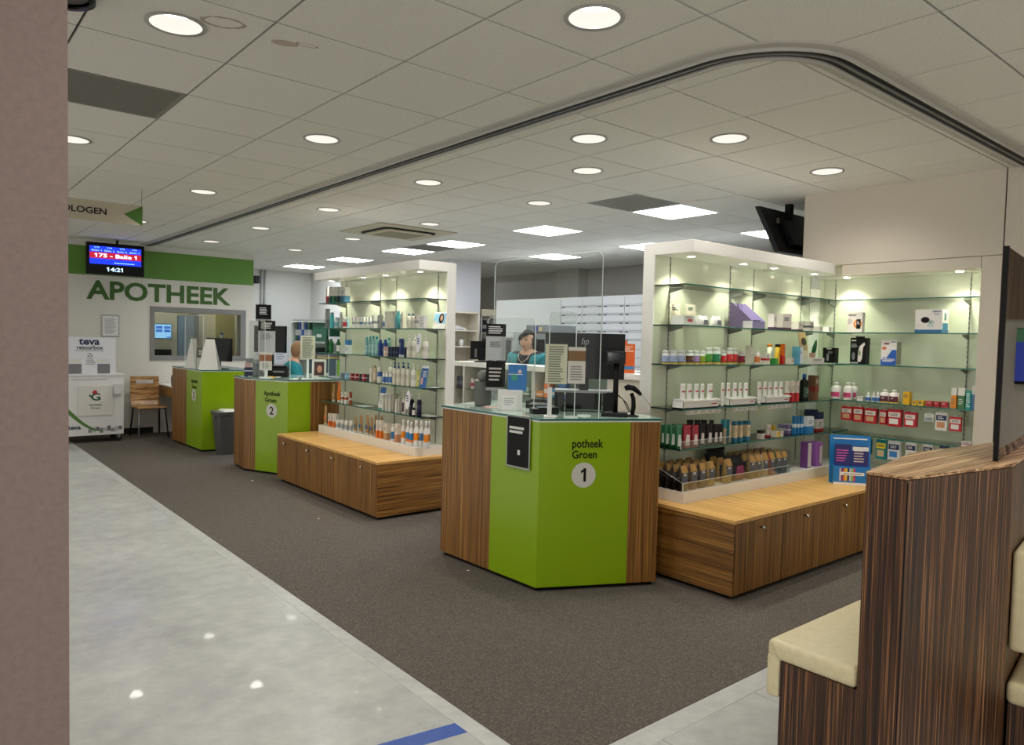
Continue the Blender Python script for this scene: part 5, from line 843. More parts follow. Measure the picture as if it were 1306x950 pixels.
{"s":"a2","k":"card","p":[4.175,3.095,1.626],"w":0.1145,"d":0.03,"h":0.1499,"f":"X","c":["#e0d6c6","#4d6a60"],"l":"upright cream showcard with dark print, second shelf of right island","n":"showcard","pic":"print"},
{"s":"a2","k":"pouch","p":[4.08,2.94,1.626],"w":0.0979,"d":0.05,"h":0.0641,"f":"X","c":["#dcdad6","#70757a"],"l":"white foil pouch with grey emblem, left of pair, second shelf of right island"},
{"s":"a2","k":"pouch","p":[4.23,2.94,1.626],"w":0.0948,"d":0.05,"h":0.0689,"f":"X","c":["#dcdad6","#70757a"],"l":"white foil pouch with grey emblem, right of pair, second shelf of right island"},
{"s":"a2","k":"flat","p":[4.437,2.985,1.626],"w":0.0994,"d":0.06,"h":0.004,"f":"X","c":["#dedcd8","#c9c7c2"],"l":"flat white leaflet beside lilac display, second shelf of right island","n":"leaflet"},
{"s":"a2","k":"lilac","p":[4.715,3.01,1.626],"w":0.1601,"d":0.19,"h":0.182,"f":"X","c":["#7d6b98","#b9a8cc"],"l":"open lilac cardboard display tray with white front, second shelf of right island","n":"display_tray"},
{"s":"a2","k":"box","p":[4.933,2.939,1.626],"w":0.0399,"d":0.0486,"h":0.115,"f":"X","c":["#ddd6d0","#4f2342"],"l":"tall white carton with plum base, left of pair, second shelf of right island","style":"basestrip"},
{"s":"a2","k":"box","p":[5.097,2.945,1.626],"w":0.1221,"d":0.06,"h":0.12,"f":"X","c":["#ddd6d0","#4f2342"],"l":"wide white carton with plum base, right of pair, second shelf of right island","style":"basestrip"},
{"s":"a2","k":"box","p":[5.297,2.945,1.626],"w":0.066,"d":0.06,"h":0.0653,"f":"X","c":["#d2ccc4","#552648"],"l":"small white carton with plum lower band, second shelf of right island","style":"basestrip"},
{"s":"a2","k":"box","p":[5.459,2.945,1.626],"w":0.0619,"d":0.06,"h":0.0758,"f":"X","c":["#d0cac2","#4b4a4c"],"l":"small white carton with dark grey stripe, second shelf of right island","style":"stripe"},
{"s":"a2","k":"box","p":[5.608,2.939,1.626],"w":0.049,"d":0.0486,"h":0.0406,"f":"X","c":["#d9d6d0","#8f8f8f"],"l":"flat white carton, left of two end cartons, second shelf of right island","style":"spot"},
{"s":"a2","k":"box","p":[5.753,2.939,1.626],"w":0.0408,"d":0.0486,"h":0.043,"f":"X","c":["#d9d6d0","#8f8f8f"],"l":"flat white carton, right of two end cartons, second shelf of right island","style":"spot"},
{"s":"a3","k":"bottle","p":[3.856,3.058,1.368],"w":0.0464,"d":0.0464,"h":0.0894,"f":"X","c":["#e6e6e8","#9fb0d8","#e9e9ea"],"l":"white supplement bottle with pale blue label, third shelf of right island","wide":1,"yl":1},
{"s":"a3","k":"bottle","p":[3.938,3.059,1.368],"w":0.0485,"d":0.0485,"h":0.0902,"f":"X","c":["#e6e6e8","#a7b6e0","#e9e9ea"],"l":"white supplement bottle with pale blue label, third shelf of right island","wide":1,"yl":1},
{"s":"a3","k":"bottle","p":[4.03,3.062,1.368],"w":0.0543,"d":0.0543,"h":0.091,"f":"X","c":["#e6e6e8","#a9b4dc","#e9e9ea"],"l":"white supplement bottle with pale blue label, third shelf of right island","wide":1,"yl":1},
{"s":"a3","k":"bottle","p":[4.119,3.061,1.368],"w":0.0512,"d":0.0512,"h":0.0908,"f":"X","c":["#e6e6e8","#5d3420","#e9e9ea"],"l":"white supplement bottle with dark brown label, third shelf of right island","wide":1,"yl":1},
{"s":"a3","k":"bottle","p":[4.192,3.058,1.368],"w":0.0453,"d":0.0453,"h":0.0916,"f":"X","c":["#e6e6e8","#ad86bf","#e9e9ea"],"l":"white supplement bottle with lilac label, third shelf of right island","wide":1,"yl":1},
{"s":"a3","k":"bottle","p":[4.256,3.055,1.368],"w":0.0392,"d":0.0392,"h":0.0901,"f":"X","c":["#e6e6e8","#8fa626","#e9e9ea"],"l":"white supplement bottle with olive green label, third shelf of right island","wide":1,"yl":1},
{"s":"a3","k":"bottle","p":[4.333,3.06,1.368],"w":0.0494,"d":0.0494,"h":0.1148,"f":"X","c":["#e6e6e8","#4c9a2e","#e9e9ea"],"l":"tall white supplement bottle with grass green label, third shelf of right island","wide":1,"yl":1},
{"s":"a3","k":"bottle","p":[4.432,3.064,1.368],"w":0.0583,"d":0.0583,"h":0.1148,"f":"X","c":["#e6e6e8","#1f7f58","#e9e9ea"],"l":"tall white supplement bottle with teal green label, third shelf of right island","wide":1,"yl":1},
{"s":"a3","k":"bottle","p":[4.503,3.055,1.368],"w":0.0404,"d":0.0404,"h":0.0957,"f":"X","c":["#e6e6e8","#d9242a","#e9e9ea"],"l":"white supplement bottle with red label, third shelf of right island","wide":1,"yl":1},
{"s":"a3","k":"bottle","p":[4.582,3.059,1.368],"w":0.0486,"d":0.0486,"h":0.1144,"f":"X","c":["#e6e6e8","#de2a2e","#e9e9ea"],"l":"tall white supplement bottle with bright red label, third shelf of right island","wide":1,"yl":1},
{"s":"a3","k":"bottle","p":[4.645,3.054,1.368],"w":0.0377,"d":0.0377,"h":0.1142,"f":"X","c":["#e6e6e8","#e0383a","#e9e9ea"],"l":"tall white supplement bottle with bright red label, third shelf of right island","wide":1,"yl":1},
{"s":"a3","k":"bottle","p":[4.743,3.062,1.368],"w":0.0542,"d":0.0542,"h":0.0944,"f":"X","c":["#e6e6e8","#a31244","#e9e9ea"],"l":"white supplement bottle with burgundy label, third shelf of right island","wide":1,"yl":1},
{"s":"a3","k":"box","p":[4.641,2.935,1.368],"w":0.0396,"d":0.0405,"h":0.133,"f":"X","c":["#b9b5a6","#d8d6cc"],"l":"clear plastic packet beside burgundy bottle, third shelf of right island","style":"lines"},
{"s":"a3","k":"bottle","p":[4.74,2.934,1.368],"w":0.0374,"d":0.0374,"h":0.1011,"f":"X","c":["#dcdcd6","#d9793a","#e2e2de"],"l":"slim white bottle with orange mark, third shelf of right island"},
{"s":"a3","k":"tube","p":[4.999,2.993,1.368],"w":0.0366,"d":0.0366,"h":0.1497,"f":"X","c":["#ded8c8","#d9cbb0","#e88a1e"],"l":"white effervescent tube with orange cap, third shelf of right island","inv":1},
{"s":"a3","k":"box","p":[4.854,2.938,1.368],"w":0.0452,"d":0.045,"h":0.0787,"f":"X","c":["#e0dad0","#c02a38"],"l":"white carton with red band and berries, third shelf of right island","style":"stripe"},
{"s":"a3","k":"tube","p":[5.114,2.994,1.368],"w":0.0371,"d":0.0371,"h":0.1496,"f":"X","c":["#e8b21a","#e0a512","#1c1a18"],"l":"yellow tube with black cap, third shelf of right island","inv":1},
{"s":"a3","k":"box","p":[5.161,2.98,1.368],"w":0.0245,"d":0.03,"h":0.1521,"f":"X","c":["#e8701a","#c3202a"],"l":"red and orange carton standing tall, third shelf of right island","style":"base"},
{"s":"a3","k":"box","p":[4.976,2.938,1.368],"w":0.036,"d":0.045,"h":0.0447,"f":"X","c":["#2f8a3c","#3fa04a"],"l":"small flat green carton, third shelf of right island","style":"spot"},
{"s":"a3","k":"box","p":[5.193,2.935,1.368],"w":0.0373,"d":0.0405,"h":0.0482,"f":"X","c":["#ddd6cc","#d9793a"],"l":"small white carton with orange mark, third shelf of right island","style":"spot"},
{"s":"a3","k":"box","p":[5.32,2.946,1.368],"w":0.0474,"d":0.063,"h":0.1362,"f":"X","c":["#5d9fc4","#d5dfe6"],"l":"light blue carton with white front, third shelf of right island","style":"front"},
{"s":"a3","k":"card","p":[5.592,3.04,1.368],"w":0.1199,"d":0.05,"h":0.2596,"f":"X","c":["#a58a68","#5d4630"],"l":"brown showcard with mountain picture, third shelf of right island","n":"showcard","pic":"mount"},
{"s":"a3","k":"leaf","p":[5.757,3.041,1.368],"w":0.1048,"d":0.012,"h":0.2355,"f":"X","c":["#1c5a33","#2d7a48"],"l":"dark green paper leaf leaning beside brown showcard, third shelf of right island","n":"paper_leaf"},
{"s":"a3","k":"box","p":[5.577,2.95,1.368],"w":0.2062,"d":0.07,"h":0.05,"f":"X","c":["#d9d5cc","#b9b4aa"],"l":"low white tray carton below the paper leaf, third shelf of right island","style":"plain"},
{"s":"a3","k":"box","p":[5.663,3.008,1.368],"w":0.03,"d":0.036,"h":0.0883,"f":"X","c":["#b58a84","#d0aea6"],"l":"small pink and brown carton behind white tray, third shelf of right island","style":"stripe"},
{"s":"a4","k":"tray","p":[4.068,2.96,1.08],"w":0.3895,"d":0.09,"h":0.0611,"f":"X","c":["#e3e2df","#b83030"],"l":"glossy white counter tray with red script, left, fourth shelf of right island","n":"display_tray"},
{"s":"a4","k":"tray","p":[4.55,2.96,1.08],"w":0.3212,"d":0.09,"h":0.0574,"f":"X","c":["#e3e2df","#b83030"],"l":"glossy white counter tray with red script, middle, fourth shelf of right island","n":"display_tray"},
{"s":"a4","k":"tray","p":[5.01,2.96,1.08],"w":0.3259,"d":0.09,"h":0.0559,"f":"X","c":["#e3e2df","#b83030"],"l":"glossy white counter tray with red script, right, fourth shelf of right island","n":"display_tray"},
{"s":"a4","k":"tube","p":[3.917,2.956,1.08],"w":0.0421,"d":0.0421,"h":0.1615,"f":"X","c":["#e6e4e2","#dcdad8","#c04a4a"],"l":"white cream tube with red print in left tray","g":"white cream tubes in counter trays","flat":1},
{"s":"a4","k":"tube","p":[3.983,2.954,1.08],"w":0.0384,"d":0.0384,"h":0.1603,"f":"X","c":["#e6e4e2","#dcdad8","#c04a4a"],"l":"white cream tube with red print in left tray","g":"white cream tubes in counter trays","flat":1},
{"s":"a4","k":"tube","p":[4.058,2.954,1.08],"w":0.0377,"d":0.0377,"h":0.1588,"f":"X","c":["#e6e4e2","#dcdad8","#c04a4a"],"l":"white cream tube with red print in left tray","g":"white cream tubes in counter trays","flat":1},
{"s":"a4","k":"tube","p":[4.121,2.951,1.08],"w":0.0317,"d":0.0317,"h":0.1578,"f":"X","c":["#e6e4e2","#dcdad8","#c04a4a"],"l":"white cream tube with red print in left tray","g":"white cream tubes in counter trays","flat":1},
{"s":"a4","k":"tube","p":[4.217,2.959,1.08],"w":0.048,"d":0.048,"h":0.1554,"f":"X","c":["#e6e4e2","#dcdad8","#c04a4a"],"l":"white cream tube with red print in left tray","g":"white cream tubes in counter trays","flat":1},
{"s":"a4","k":"tube","p":[4.352,2.95,1.08],"w":0.0305,"d":0.0305,"h":0.1609,"f":"X","c":["#e6e4e2","#dcdad8","#c04a4a"],"l":"white cream tube with red print in middle tray","g":"white cream tubes in counter trays","flat":1},
{"s":"a4","k":"tube","p":[4.421,2.951,1.08],"w":0.0329,"d":0.0329,"h":0.1595,"f":"X","c":["#e6e4e2","#dcdad8","#c04a4a"],"l":"white cream tube with red print in middle tray","g":"white cream tubes in counter trays","flat":1},
{"s":"a4","k":"tube","p":[4.503,2.953,1.08],"w":0.0366,"d":0.0366,"h":0.1578,"f":"X","c":["#e6e4e2","#dcdad8","#c04a4a"],"l":"white cream tube with red print in middle tray","g":"white cream tubes in counter trays","flat":1},
{"s":"a4","k":"tube","p":[4.566,2.95,1.08],"w":0.0291,"d":0.0291,"h":0.1569,"f":"X","c":["#e6e4e2","#dcdad8","#c04a4a"],"l":"white cream tube with red print in middle tray","g":"white cream tubes in counter trays","flat":1},
{"s":"a4","k":"tube","p":[4.644,2.955,1.08],"w":0.0394,"d":0.0394,"h":0.1551,"f":"X","c":["#e6e4e2","#dcdad8","#c04a4a"],"l":"white cream tube with red print in middle tray","g":"white cream tubes in counter trays","flat":1},
{"s":"a4","k":"tube","p":[4.821,2.956,1.08],"w":0.0426,"d":0.0426,"h":0.1597,"f":"X","c":["#e6e4e2","#dcdad8","#c04a4a"],"l":"white cream tube with red print in right tray","g":"white cream tubes in counter trays","flat":1},
{"s":"a4","k":"tube","p":[4.889,2.952,1.08],"w":0.0337,"d":0.0337,"h":0.1588,"f":"X","c":["#e6e4e2","#dcdad8","#c04a4a"],"l":"white cream tube with red print in right tray","g":"white cream tubes in counter trays","flat":1},
{"s":"a4","k":"tube","p":[4.958,2.953,1.08],"w":0.0351,"d":0.0351,"h":0.1575,"f":"X","c":["#e6e4e2","#dcdad8","#c04a4a"],"l":"white cream tube with red print in right tray","g":"white cream tubes in counter trays","flat":1},
{"s":"a4","k":"tube","p":[5.04,2.955,1.08],"w":0.0402,"d":0.0402,"h":0.1559,"f":"X","c":["#e6e4e2","#dcdad8","#c04a4a"],"l":"white cream tube with red print in right tray","g":"white cream tubes in counter trays","flat":1},
{"s":"a4","k":"tube","p":[5.111,2.953,1.08],"w":0.0369,"d":0.0369,"h":0.1548,"f":"X","c":["#e6e4e2","#dcdad8","#c04a4a"],"l":"white cream tube with red print in right tray","g":"white cream tubes in counter trays","flat":1},
{"s":"a4","k":"box","p":[5.196,2.95,1.08],"w":0.0231,"d":0.0295,"h":0.1591,"f":"X","c":["#ddd2cc","#c43038"],"l":"white carton with red tulip print, left of three, fourth shelf of right island","style":"base"},
{"s":"a4","k":"box","p":[5.262,2.948,1.08],"w":0.0242,"d":0.0266,"h":0.158,"f":"X","c":["#ddd2cc","#c43038"],"l":"white carton with red tulip print, middle of three, fourth shelf of right island","style":"base"},
{"s":"a4","k":"box","p":[5.336,2.95,1.08],"w":0.0265,"d":0.0295,"h":0.1567,"f":"X","c":["#ddd2cc","#c43038"],"l":"white carton with red tulip print, right of three, fourth shelf of right island","style":"base"},
{"s":"a4","k":"bottle","p":[5.444,2.949,1.08],"w":0.0689,"d":0.0689,"h":0.2095,"f":"X","c":["#10160f","#33503a","#1a4a9a"],"l":"dark green glass bottle with blue cap, fourth shelf of right island","nk":1},
{"s":"a4","k":"box","p":[5.582,2.946,1.08],"w":0.0544,"d":0.063,"h":0.1973,"f":"X","c":["#6d4a34","#7d2028"],"l":"brown carton with dark red edges, fourth shelf of right island","style":"stripe"},
{"s":"a5","k":"pouch","p":[3.925,3.117,0.822],"w":0.0198,"d":0.0239,"h":0.1318,"f":"X","c":["#1d6a44","#d5ddd4"],"l":"green sweet bag with white label, fifth shelf of right island","g":"green sweet bags"},
{"s":"a5","k":"pouch","p":[3.901,3.06,0.822],"w":0.0244,"d":0.0295,"h":0.1394,"f":"X","c":["#1d6a44","#d5ddd4"],"l":"green sweet bag with white label, fifth shelf of right island","g":"green sweet bags"},
{"s":"a5","k":"pouch","p":[3.883,3.0,0.822],"w":0.0252,"d":0.0295,"h":0.1468,"f":"X","c":["#1d6a44","#d5ddd4"],"l":"green sweet bag with white label, fifth shelf of right island","g":"green sweet bags"},
{"s":"a5","k":"pouch","p":[3.858,2.931,0.822],"w":0.0257,"d":0.0328,"h":0.1555,"f":"X","c":["#1d6a44","#d5ddd4"],"l":"green sweet bag with white label, fifth shelf of right island","g":"green sweet bags"},
{"s":"a5","k":"pouch","p":[4.001,3.078,0.822],"w":0.0253,"d":0.0262,"h":0.136,"f":"X","c":["#7a1f2a","#26191b"],"l":"red and black sweet bag, back row, fifth shelf of right island","g":"back row sweet bags"},
{"s":"a5","k":"pouch","p":[4.055,3.077,0.822],"w":0.0205,"d":0.0236,"h":0.133,"f":"X","c":["#7a1f2a","#26191b"],"l":"red and black sweet bag, back row, fifth shelf of right island","g":"back row sweet bags"},
{"s":"a5","k":"pouch","p":[4.115,3.08,0.822],"w":0.0222,"d":0.0292,"h":0.1297,"f":"X","c":["#7a1f2a","#26191b"],"l":"red and black sweet bag, back row, fifth shelf of right island","g":"back row sweet bags"},
{"s":"a5","k":"pouch","p":[3.945,2.933,0.822],"w":0.034,"d":0.0365,"h":0.1475,"f":"X","c":["#a32336","#e2d8d4"],"l":"crimson sweet bag with white swirl, fifth shelf of right island"},
{"s":"a5","k":"pouch","p":[4.032,2.933,0.822],"w":0.0306,"d":0.0365,"h":0.1426,"f":"X","c":["#a32336","#e2d8d4"],"l":"crimson sweet bag with white swirl, fifth shelf of right island"},
{"s":"a5","k":"pouch","p":[4.115,2.938,0.822],"w":0.0279,"d":0.0365,"h":0.148,"f":"X","c":["#201c1d","#d8d0cc"],"l":"black sweet bag with white swirl, fifth shelf of right island"},
{"s":"a5","k":"pouch","p":[4.198,2.938,0.822],"w":0.0286,"d":0.0365,"h":0.1423,"f":"X","c":["#201c1d","#d8d0cc"],"l":"black sweet bag with white swirl, fifth shelf of right island"},
{"s":"a5","k":"pouch","p":[4.266,2.935,0.822],"w":0.0237,"d":0.0295,"h":0.1374,"f":"X","c":["#201c1d","#d8d0cc"],"l":"black sweet bag with white swirl, fifth shelf of right island"},
{"s":"a5","k":"pouch","p":[4.318,2.933,0.822],"w":0.0237,"d":0.0266,"h":0.1335,"f":"X","c":["#201c1d","#d8d0cc"],"l":"black sweet bag with white swirl, fifth shelf of right island"},
{"s":"a5","k":"pouch","p":[4.099,3.025,0.822],"w":0.0323,"d":0.0405,"h":0.1645,"f":"X","c":["#1b1718","#3a3032"],"l":"plain black sweet bag, back row, fifth shelf of right island"},
{"s":"a5","k":"pouch","p":[4.179,3.023,0.822],"w":0.0297,"d":0.0365,"h":0.1603,"f":"X","c":["#1b1718","#3a3032"],"l":"plain black sweet bag, back row, fifth shelf of right island"},
{"s":"a5","k":"pouch","p":[4.251,3.021,0.822],"w":0.0299,"d":0.0328,"h":0.1566,"f":"X","c":["#1b1718","#3a3032"],"l":"plain black sweet bag, back row, fifth shelf of right island"},
{"s":"a5","k":"pouch","p":[4.337,3.02,0.822],"w":0.0224,"d":0.0295,"h":0.1521,"f":"X","c":["#1b1718","#3a3032"],"l":"plain black sweet bag, back row, fifth shelf of right island"},
{"s":"a5","k":"box","p":[4.351,2.929,0.822],"w":0.0245,"d":0.0287,"h":0.1658,"f":"X","c":["#b09c7e","#2f7d8e"],"l":"tall tan carton with teal top, left of pair, fifth shelf of right island","style":"top"},
{"s":"a5","k":"box","p":[4.409,2.928,0.822],"w":0.0235,"d":0.0258,"h":0.1628,"f":"X","c":["#2f7d8e","#b09c7e"],"l":"tall teal carton with tan face, right of pair, fifth shelf of right island","style":"front"},
{"s":"a5","k":"box","p":[4.483,2.931,0.822],"w":0.0283,"d":0.0319,"h":0.1458,"f":"X","c":["#cbb999","#2c6f8e"],"l":"cream carton with blue ends and blue drop, fifth shelf of right island","style":"ends"},
{"s":"a5","k":"box","p":[4.551,2.929,0.822],"w":0.024,"d":0.0287,"h":0.1439,"f":"X","c":["#cbb999","#2c6f8e"],"l":"cream carton with blue ends and blue drop, fifth shelf of right island","style":"ends"},
{"s":"a5","k":"box","p":[4.641,2.935,0.822],"w":0.0339,"d":0.0394,"h":0.1408,"f":"X","c":["#cbb999","#2c6f8e"],"l":"cream carton with blue ends and blue drop, fifth shelf of right island","style":"ends"},
{"s":"a5","k":"box","p":[4.829,2.935,0.822],"w":0.0381,"d":0.0405,"h":0.0631,"f":"X","c":["#cfc9c0","#2b2a2c"],"l":"small white and black carton, fifth shelf of right island","style":"top"},
{"s":"a5","k":"box","p":[5.002,2.995,0.822],"w":0.047,"d":0.05,"h":0.0892,"f":"X","c":["#d6cec4","#b02c3c"],"l":"white carton with red base line, fifth shelf of right island","style":"basestrip"},
{"s":"a5","k":"box","p":[5.084,2.987,0.822],"w":0.0219,"d":0.0236,"h":0.0799,"f":"X","c":["#e0b020","#d9a518"],"l":"yellow carton standing behind white yellow box, fifth shelf of right island","style":"plain"},
{"s":"a5","k":"box","p":[5.033,2.94,0.822],"w":0.0419,"d":0.05,"h":0.0448,"f":"X","c":["#dcd6c8","#e0b020"],"l":"small carton half white half yellow, fifth shelf of right island","style":"front"},
{"s":"a5","k":"box","p":[5.109,2.945,0.822],"w":0.0304,"d":0.0405,"h":0.042,"f":"X","c":["#dcd8d0","#c9c5bd"],"l":"small plain white carton beside yellow one, fifth shelf of right island","style":"plain"},
{"s":"a5","k":"box","p":[5.383,3.025,0.822],"w":0.1754,"d":0.09,"h":0.0688,"f":"X","c":["#8b7aa6","#d9d6de"],"l":"wide lilac and white carton, fifth shelf of right island","style":"stripe"},
{"s":"a5","k":"box","p":[5.332,2.957,0.822],"w":0.0227,"d":0.0239,"h":0.1414,"f":"X","c":["#2878b4","#d5dde6"],"l":"narrow blue and white carton, fifth shelf of right island","g":"narrow blue cartons","style":"stripe"},
{"s":"a5","k":"box","p":[5.382,2.958,0.822],"w":0.0206,"d":0.0266,"h":0.1371,"f":"X","c":["#2878b4","#d5dde6"],"l":"narrow blue and white carton, fifth shelf of right island","g":"narrow blue cartons","style":"stripe"},
{"s":"a5","k":"box","p":[5.438,2.958,0.822],"w":0.0234,"d":0.0266,"h":0.1325,"f":"X","c":["#2878b4","#d5dde6"],"l":"narrow blue and white carton, fifth shelf of right island","g":"narrow blue cartons","style":"stripe"},
{"s":"a5","k":"box","p":[5.509,2.94,0.822],"w":0.0945,"d":0.05,"h":0.1313,"f":"X","c":["#d5dbe2","#2878b4"],"l":"blue and white carton with face print, fifth shelf of right island","style":"base"},
{"s":"a5","k":"box","p":[5.79,3.065,0.822],"w":0.1054,"d":0.06,"h":0.1635,"f":"X","c":["#d8d2cc","#1c2450"],"l":"navy topped white carton standing behind, fifth shelf of right island","style":"top","rb":0},
{"s":"a5","k":"box","p":[5.768,3.0,0.822],"w":0.1009,"d":0.06,"h":0.1483,"f":"X","c":["#d8d2cc","#1c2450"],"l":"navy topped white carton with red base, fifth shelf of right island","style":"top","rb":1},
{"s":"a6","k":"box","p":[5.461,2.92,0.553],"w":0.0597,"d":0.059,"h":0.2039,"f":"X","c":["#6d3f86","#d8d2dc"],"l":"dark purple foam block with white core, white plinth of right island","style":"front"},
{"s":"a6","k":"box","p":[5.627,2.931,0.553],"w":0.0788,"d":0.081,"h":0.1921,"f":"X","c":["#a868c6","#e2dde2"],"l":"bright purple foam block with white label, white plinth of right island","style":"label"},
{"s":"n2","k":"box","p":[5.885,2.769,1.628],"w":0.1196,"d":0.05,"h":0.1591,"f":"Y","c":["#e2dcd6","#d9801e"],"l":"white carton with orange ring and black meter, second niche shelf","pic":"meter","style":"plain"},
{"s":"n2","k":"box","p":[5.92,2.22,1.628],"w":0.187,"d":0.12,"h":0.1736,"f":"Y","c":["#e2dedc","#2a6a9c"],"l":"wide white carton showing a blood pressure monitor, second niche shelf","pic":"bp","style":"basestrip"},
{"s":"n3","k":"box","p":[5.88,2.965,1.376],"w":0.1027,"d":0.06,"h":0.1242,"f":"Y","c":["#131315","#8f8f93"],"l":"small black carton at left end, third niche shelf","style":"plain","pic":"blk2"},
{"s":"n3","k":"box","p":[5.895,2.733,1.376],"w":0.1229,"d":0.07,"h":0.2079,"f":"Y","c":["#121214","#d8d8d6"],"l":"black carton showing a white ear thermometer, third niche shelf","pic":"therm","style":"plain"},
{"s":"n3","k":"box","p":[5.905,2.495,1.376],"w":0.1138,"d":0.09,"h":0.1928,"f":"Y","c":["#e0dedc","#1e55b0"],"l":"white carton with blue diagonal lower half, third niche shelf","pic":"nasal","style":"plain"},
{"s":"n4","k":"bottle","p":[5.891,2.909,1.084],"w":0.0822,"d":0.0822,"h":0.1369,"f":"Y","c":["#e2dedc","#d0407a","#e4e2e0"],"l":"white lotion bottle with pink label, fourth niche shelf","wide":1,"nk":1},
{"s":"n4","k":"bottle","p":[5.886,2.809,1.084],"w":0.0723,"d":0.0723,"h":0.1404,"f":"Y","c":["#e2dedc","#d0407a","#e4e2e0"],"l":"white lotion bottle with pink label, fourth niche shelf","wide":1,"nk":1},
{"s":"n4","k":"bottle","p":[5.963,2.801,1.084],"w":0.0665,"d":0.0665,"h":0.1369,"f":"Y","c":["#e2dedc","#d0407a","#e4e2e0"],"l":"white lotion bottle with pink label, fourth niche shelf","wide":1,"nk":1},
{"s":"n4","k":"box","p":[5.885,2.7,1.084],"w":0.0455,"d":0.05,"h":0.0348,"f":"Y","c":["#dedcd8","#b9b7b2"],"l":"flat white carton beside dropper bottles, fourth niche shelf","style":"plain"},
{"s":"n4","k":"dropper","p":[5.87,2.64,1.084],"w":0.0397,"d":0.0397,"h":0.075,"f":"Y","c":["#e2e2e2","#3a6fb0","#e6e6e6"],"l":"tiny white dropper bottle with blue label, fourth niche shelf"},
{"s":"n4","k":"dropper","p":[5.865,2.595,1.084],"w":0.0296,"d":0.0296,"h":0.0782,"f":"Y","c":["#e2e2e2","#3a6fb0","#e6e6e6"],"l":"tiny white dropper bottle with blue label, fourth niche shelf"},
{"s":"n4","k":"dropper","p":[5.867,2.564,1.084],"w":0.0332,"d":0.0332,"h":0.0804,"f":"Y","c":["#e2e2e2","#3a6fb0","#e6e6e6"],"l":"tiny white dropper bottle with blue label, fourth niche shelf"},
{"s":"n4","k":"bottle","p":[5.885,2.518,1.084],"w":0.0708,"d":0.0708,"h":0.1015,"f":"Y","c":["#e0dcd8","#5a1630","#e2e0dc"],"l":"white bottle with maroon and yellow label, fourth niche shelf","wide":1,"nk":1,"yl":1},
{"s":"n4","k":"bottle","p":[5.887,2.446,1.084],"w":0.075,"d":0.075,"h":0.1026,"f":"Y","c":["#e0dcd8","#5a1630","#e2e0dc"],"l":"white bottle with maroon and yellow label, fourth niche shelf","wide":1,"nk":1,"yl":1},
{"s":"n4","k":"box","p":[5.875,2.348,1.084],"w":0.0456,"d":0.05,"h":0.0947,"f":"Y","c":["#dca812","#c8960c"],"l":"tall yellow carton beside maroon bottles, fourth niche shelf","style":"plain"},
{"s":"n4","k":"box","p":[5.865,2.29,1.084],"w":0.0317,"d":0.03,"h":0.036,"f":"Y","c":["#dcb01a","#2b5a86"],"l":"small yellow carton with blue mark, left, fourth niche shelf","style":"spot"},
{"s":"n4","k":"box","p":[5.877,2.247,1.084],"w":0.0431,"d":0.054,"h":0.0394,"f":"Y","c":["#dcb01a","#2b5a86"],"l":"small yellow carton with blue mark, right, fourth niche shelf","style":"spot"},
{"s":"n4","k":"box","p":[5.875,2.184,1.084],"w":0.0408,"d":0.05,"h":0.0385,"f":"Y","c":["#b5202e","#c8424c"],"l":"small flat red carton, fourth niche shelf","style":"plain"},
{"s":"n4","k":"box","p":[5.87,2.134,1.084],"w":0.0332,"d":0.0405,"h":0.039,"f":"Y","c":["#b5202e","#c8424c"],"l":"small flat red carton, fourth niche shelf","style":"plain"},
{"s":"n4","k":"box","p":[5.875,2.083,1.084],"w":0.04,"d":0.05,"h":0.0397,"f":"Y","c":["#b5202e","#c8424c"],"l":"small flat red carton, fourth niche shelf","style":"plain"},
{"s":"n4","k":"box","p":[5.86,2.018,1.084],"w":0.0336,"d":0.04,"h":0.1465,"f":"Y","c":["#e08a22","#dedcd4"],"l":"tall slim orange carton with white top, fourth niche shelf","style":"top"},
{"s":"n4","k":"box","p":[5.86,1.969,1.084],"w":0.0424,"d":0.04,"h":0.1485,"f":"Y","c":["#3f7a4a","#dedcd4"],"l":"tall slim green carton with white top, fourth niche shelf","style":"top"},
{"s":"n4","k":"box","p":[5.858,1.923,1.084],"w":0.0312,"d":0.036,"h":0.1336,"f":"Y","c":["#179a94","#dedcd4"],"l":"tall slim teal carton with white top, fourth niche shelf","style":"lines"},
{"s":"n4","k":"box","p":[5.86,1.882,1.084],"w":0.0396,"d":0.04,"h":0.172,"f":"Y","c":["#4a86b8","#dedcd4"],"l":"tall slim blue carton with white top, fourth niche shelf","style":"top"},
{"s":"n4","k":"pack","p":[5.875,2.803,0.92],"w":0.0855,"d":0.03,"h":0.1094,"f":"Y","c":["#b8202e","#dcd2cc","#c9a078"],"l":"red and white plaster pack on hook below fourth niche shelf","n":"hanging_pack","zs":1.084},
{"s":"n4","k":"pack","p":[5.875,2.71,0.914],"w":0.0749,"d":0.03,"h":0.1194,"f":"Y","c":["#b8202e","#dcd2cc","#c9a078"],"l":"red and white plaster pack on hook below fourth niche shelf","n":"hanging_pack","zs":1.084},
{"s":"n4","k":"pack","p":[5.885,2.613,0.912],"w":0.0886,"d":0.05,"h":0.1179,"f":"Y","c":["#b8202e","#dcd2cc","#c9a078"],"l":"red and white plaster pack on hook below fourth niche shelf","n":"hanging_pack","zs":1.084},
{"s":"n4","k":"pack","p":[5.875,2.517,0.913],"w":0.0488,"d":0.03,"h":0.1127,"f":"Y","c":["#b8202e","#dcd2cc","#c9a078"],"l":"red and white plaster pack on hook below fourth niche shelf","n":"hanging_pack","zs":1.084},
{"s":"n4","k":"pack","p":[5.885,2.432,0.907],"w":0.0989,"d":0.05,"h":0.1296,"f":"Y","c":["#b8202e","#dcd2cc","#e0dedc"],"l":"red and white plaster pack on hook below fourth niche shelf","n":"hanging_pack","zs":1.084},
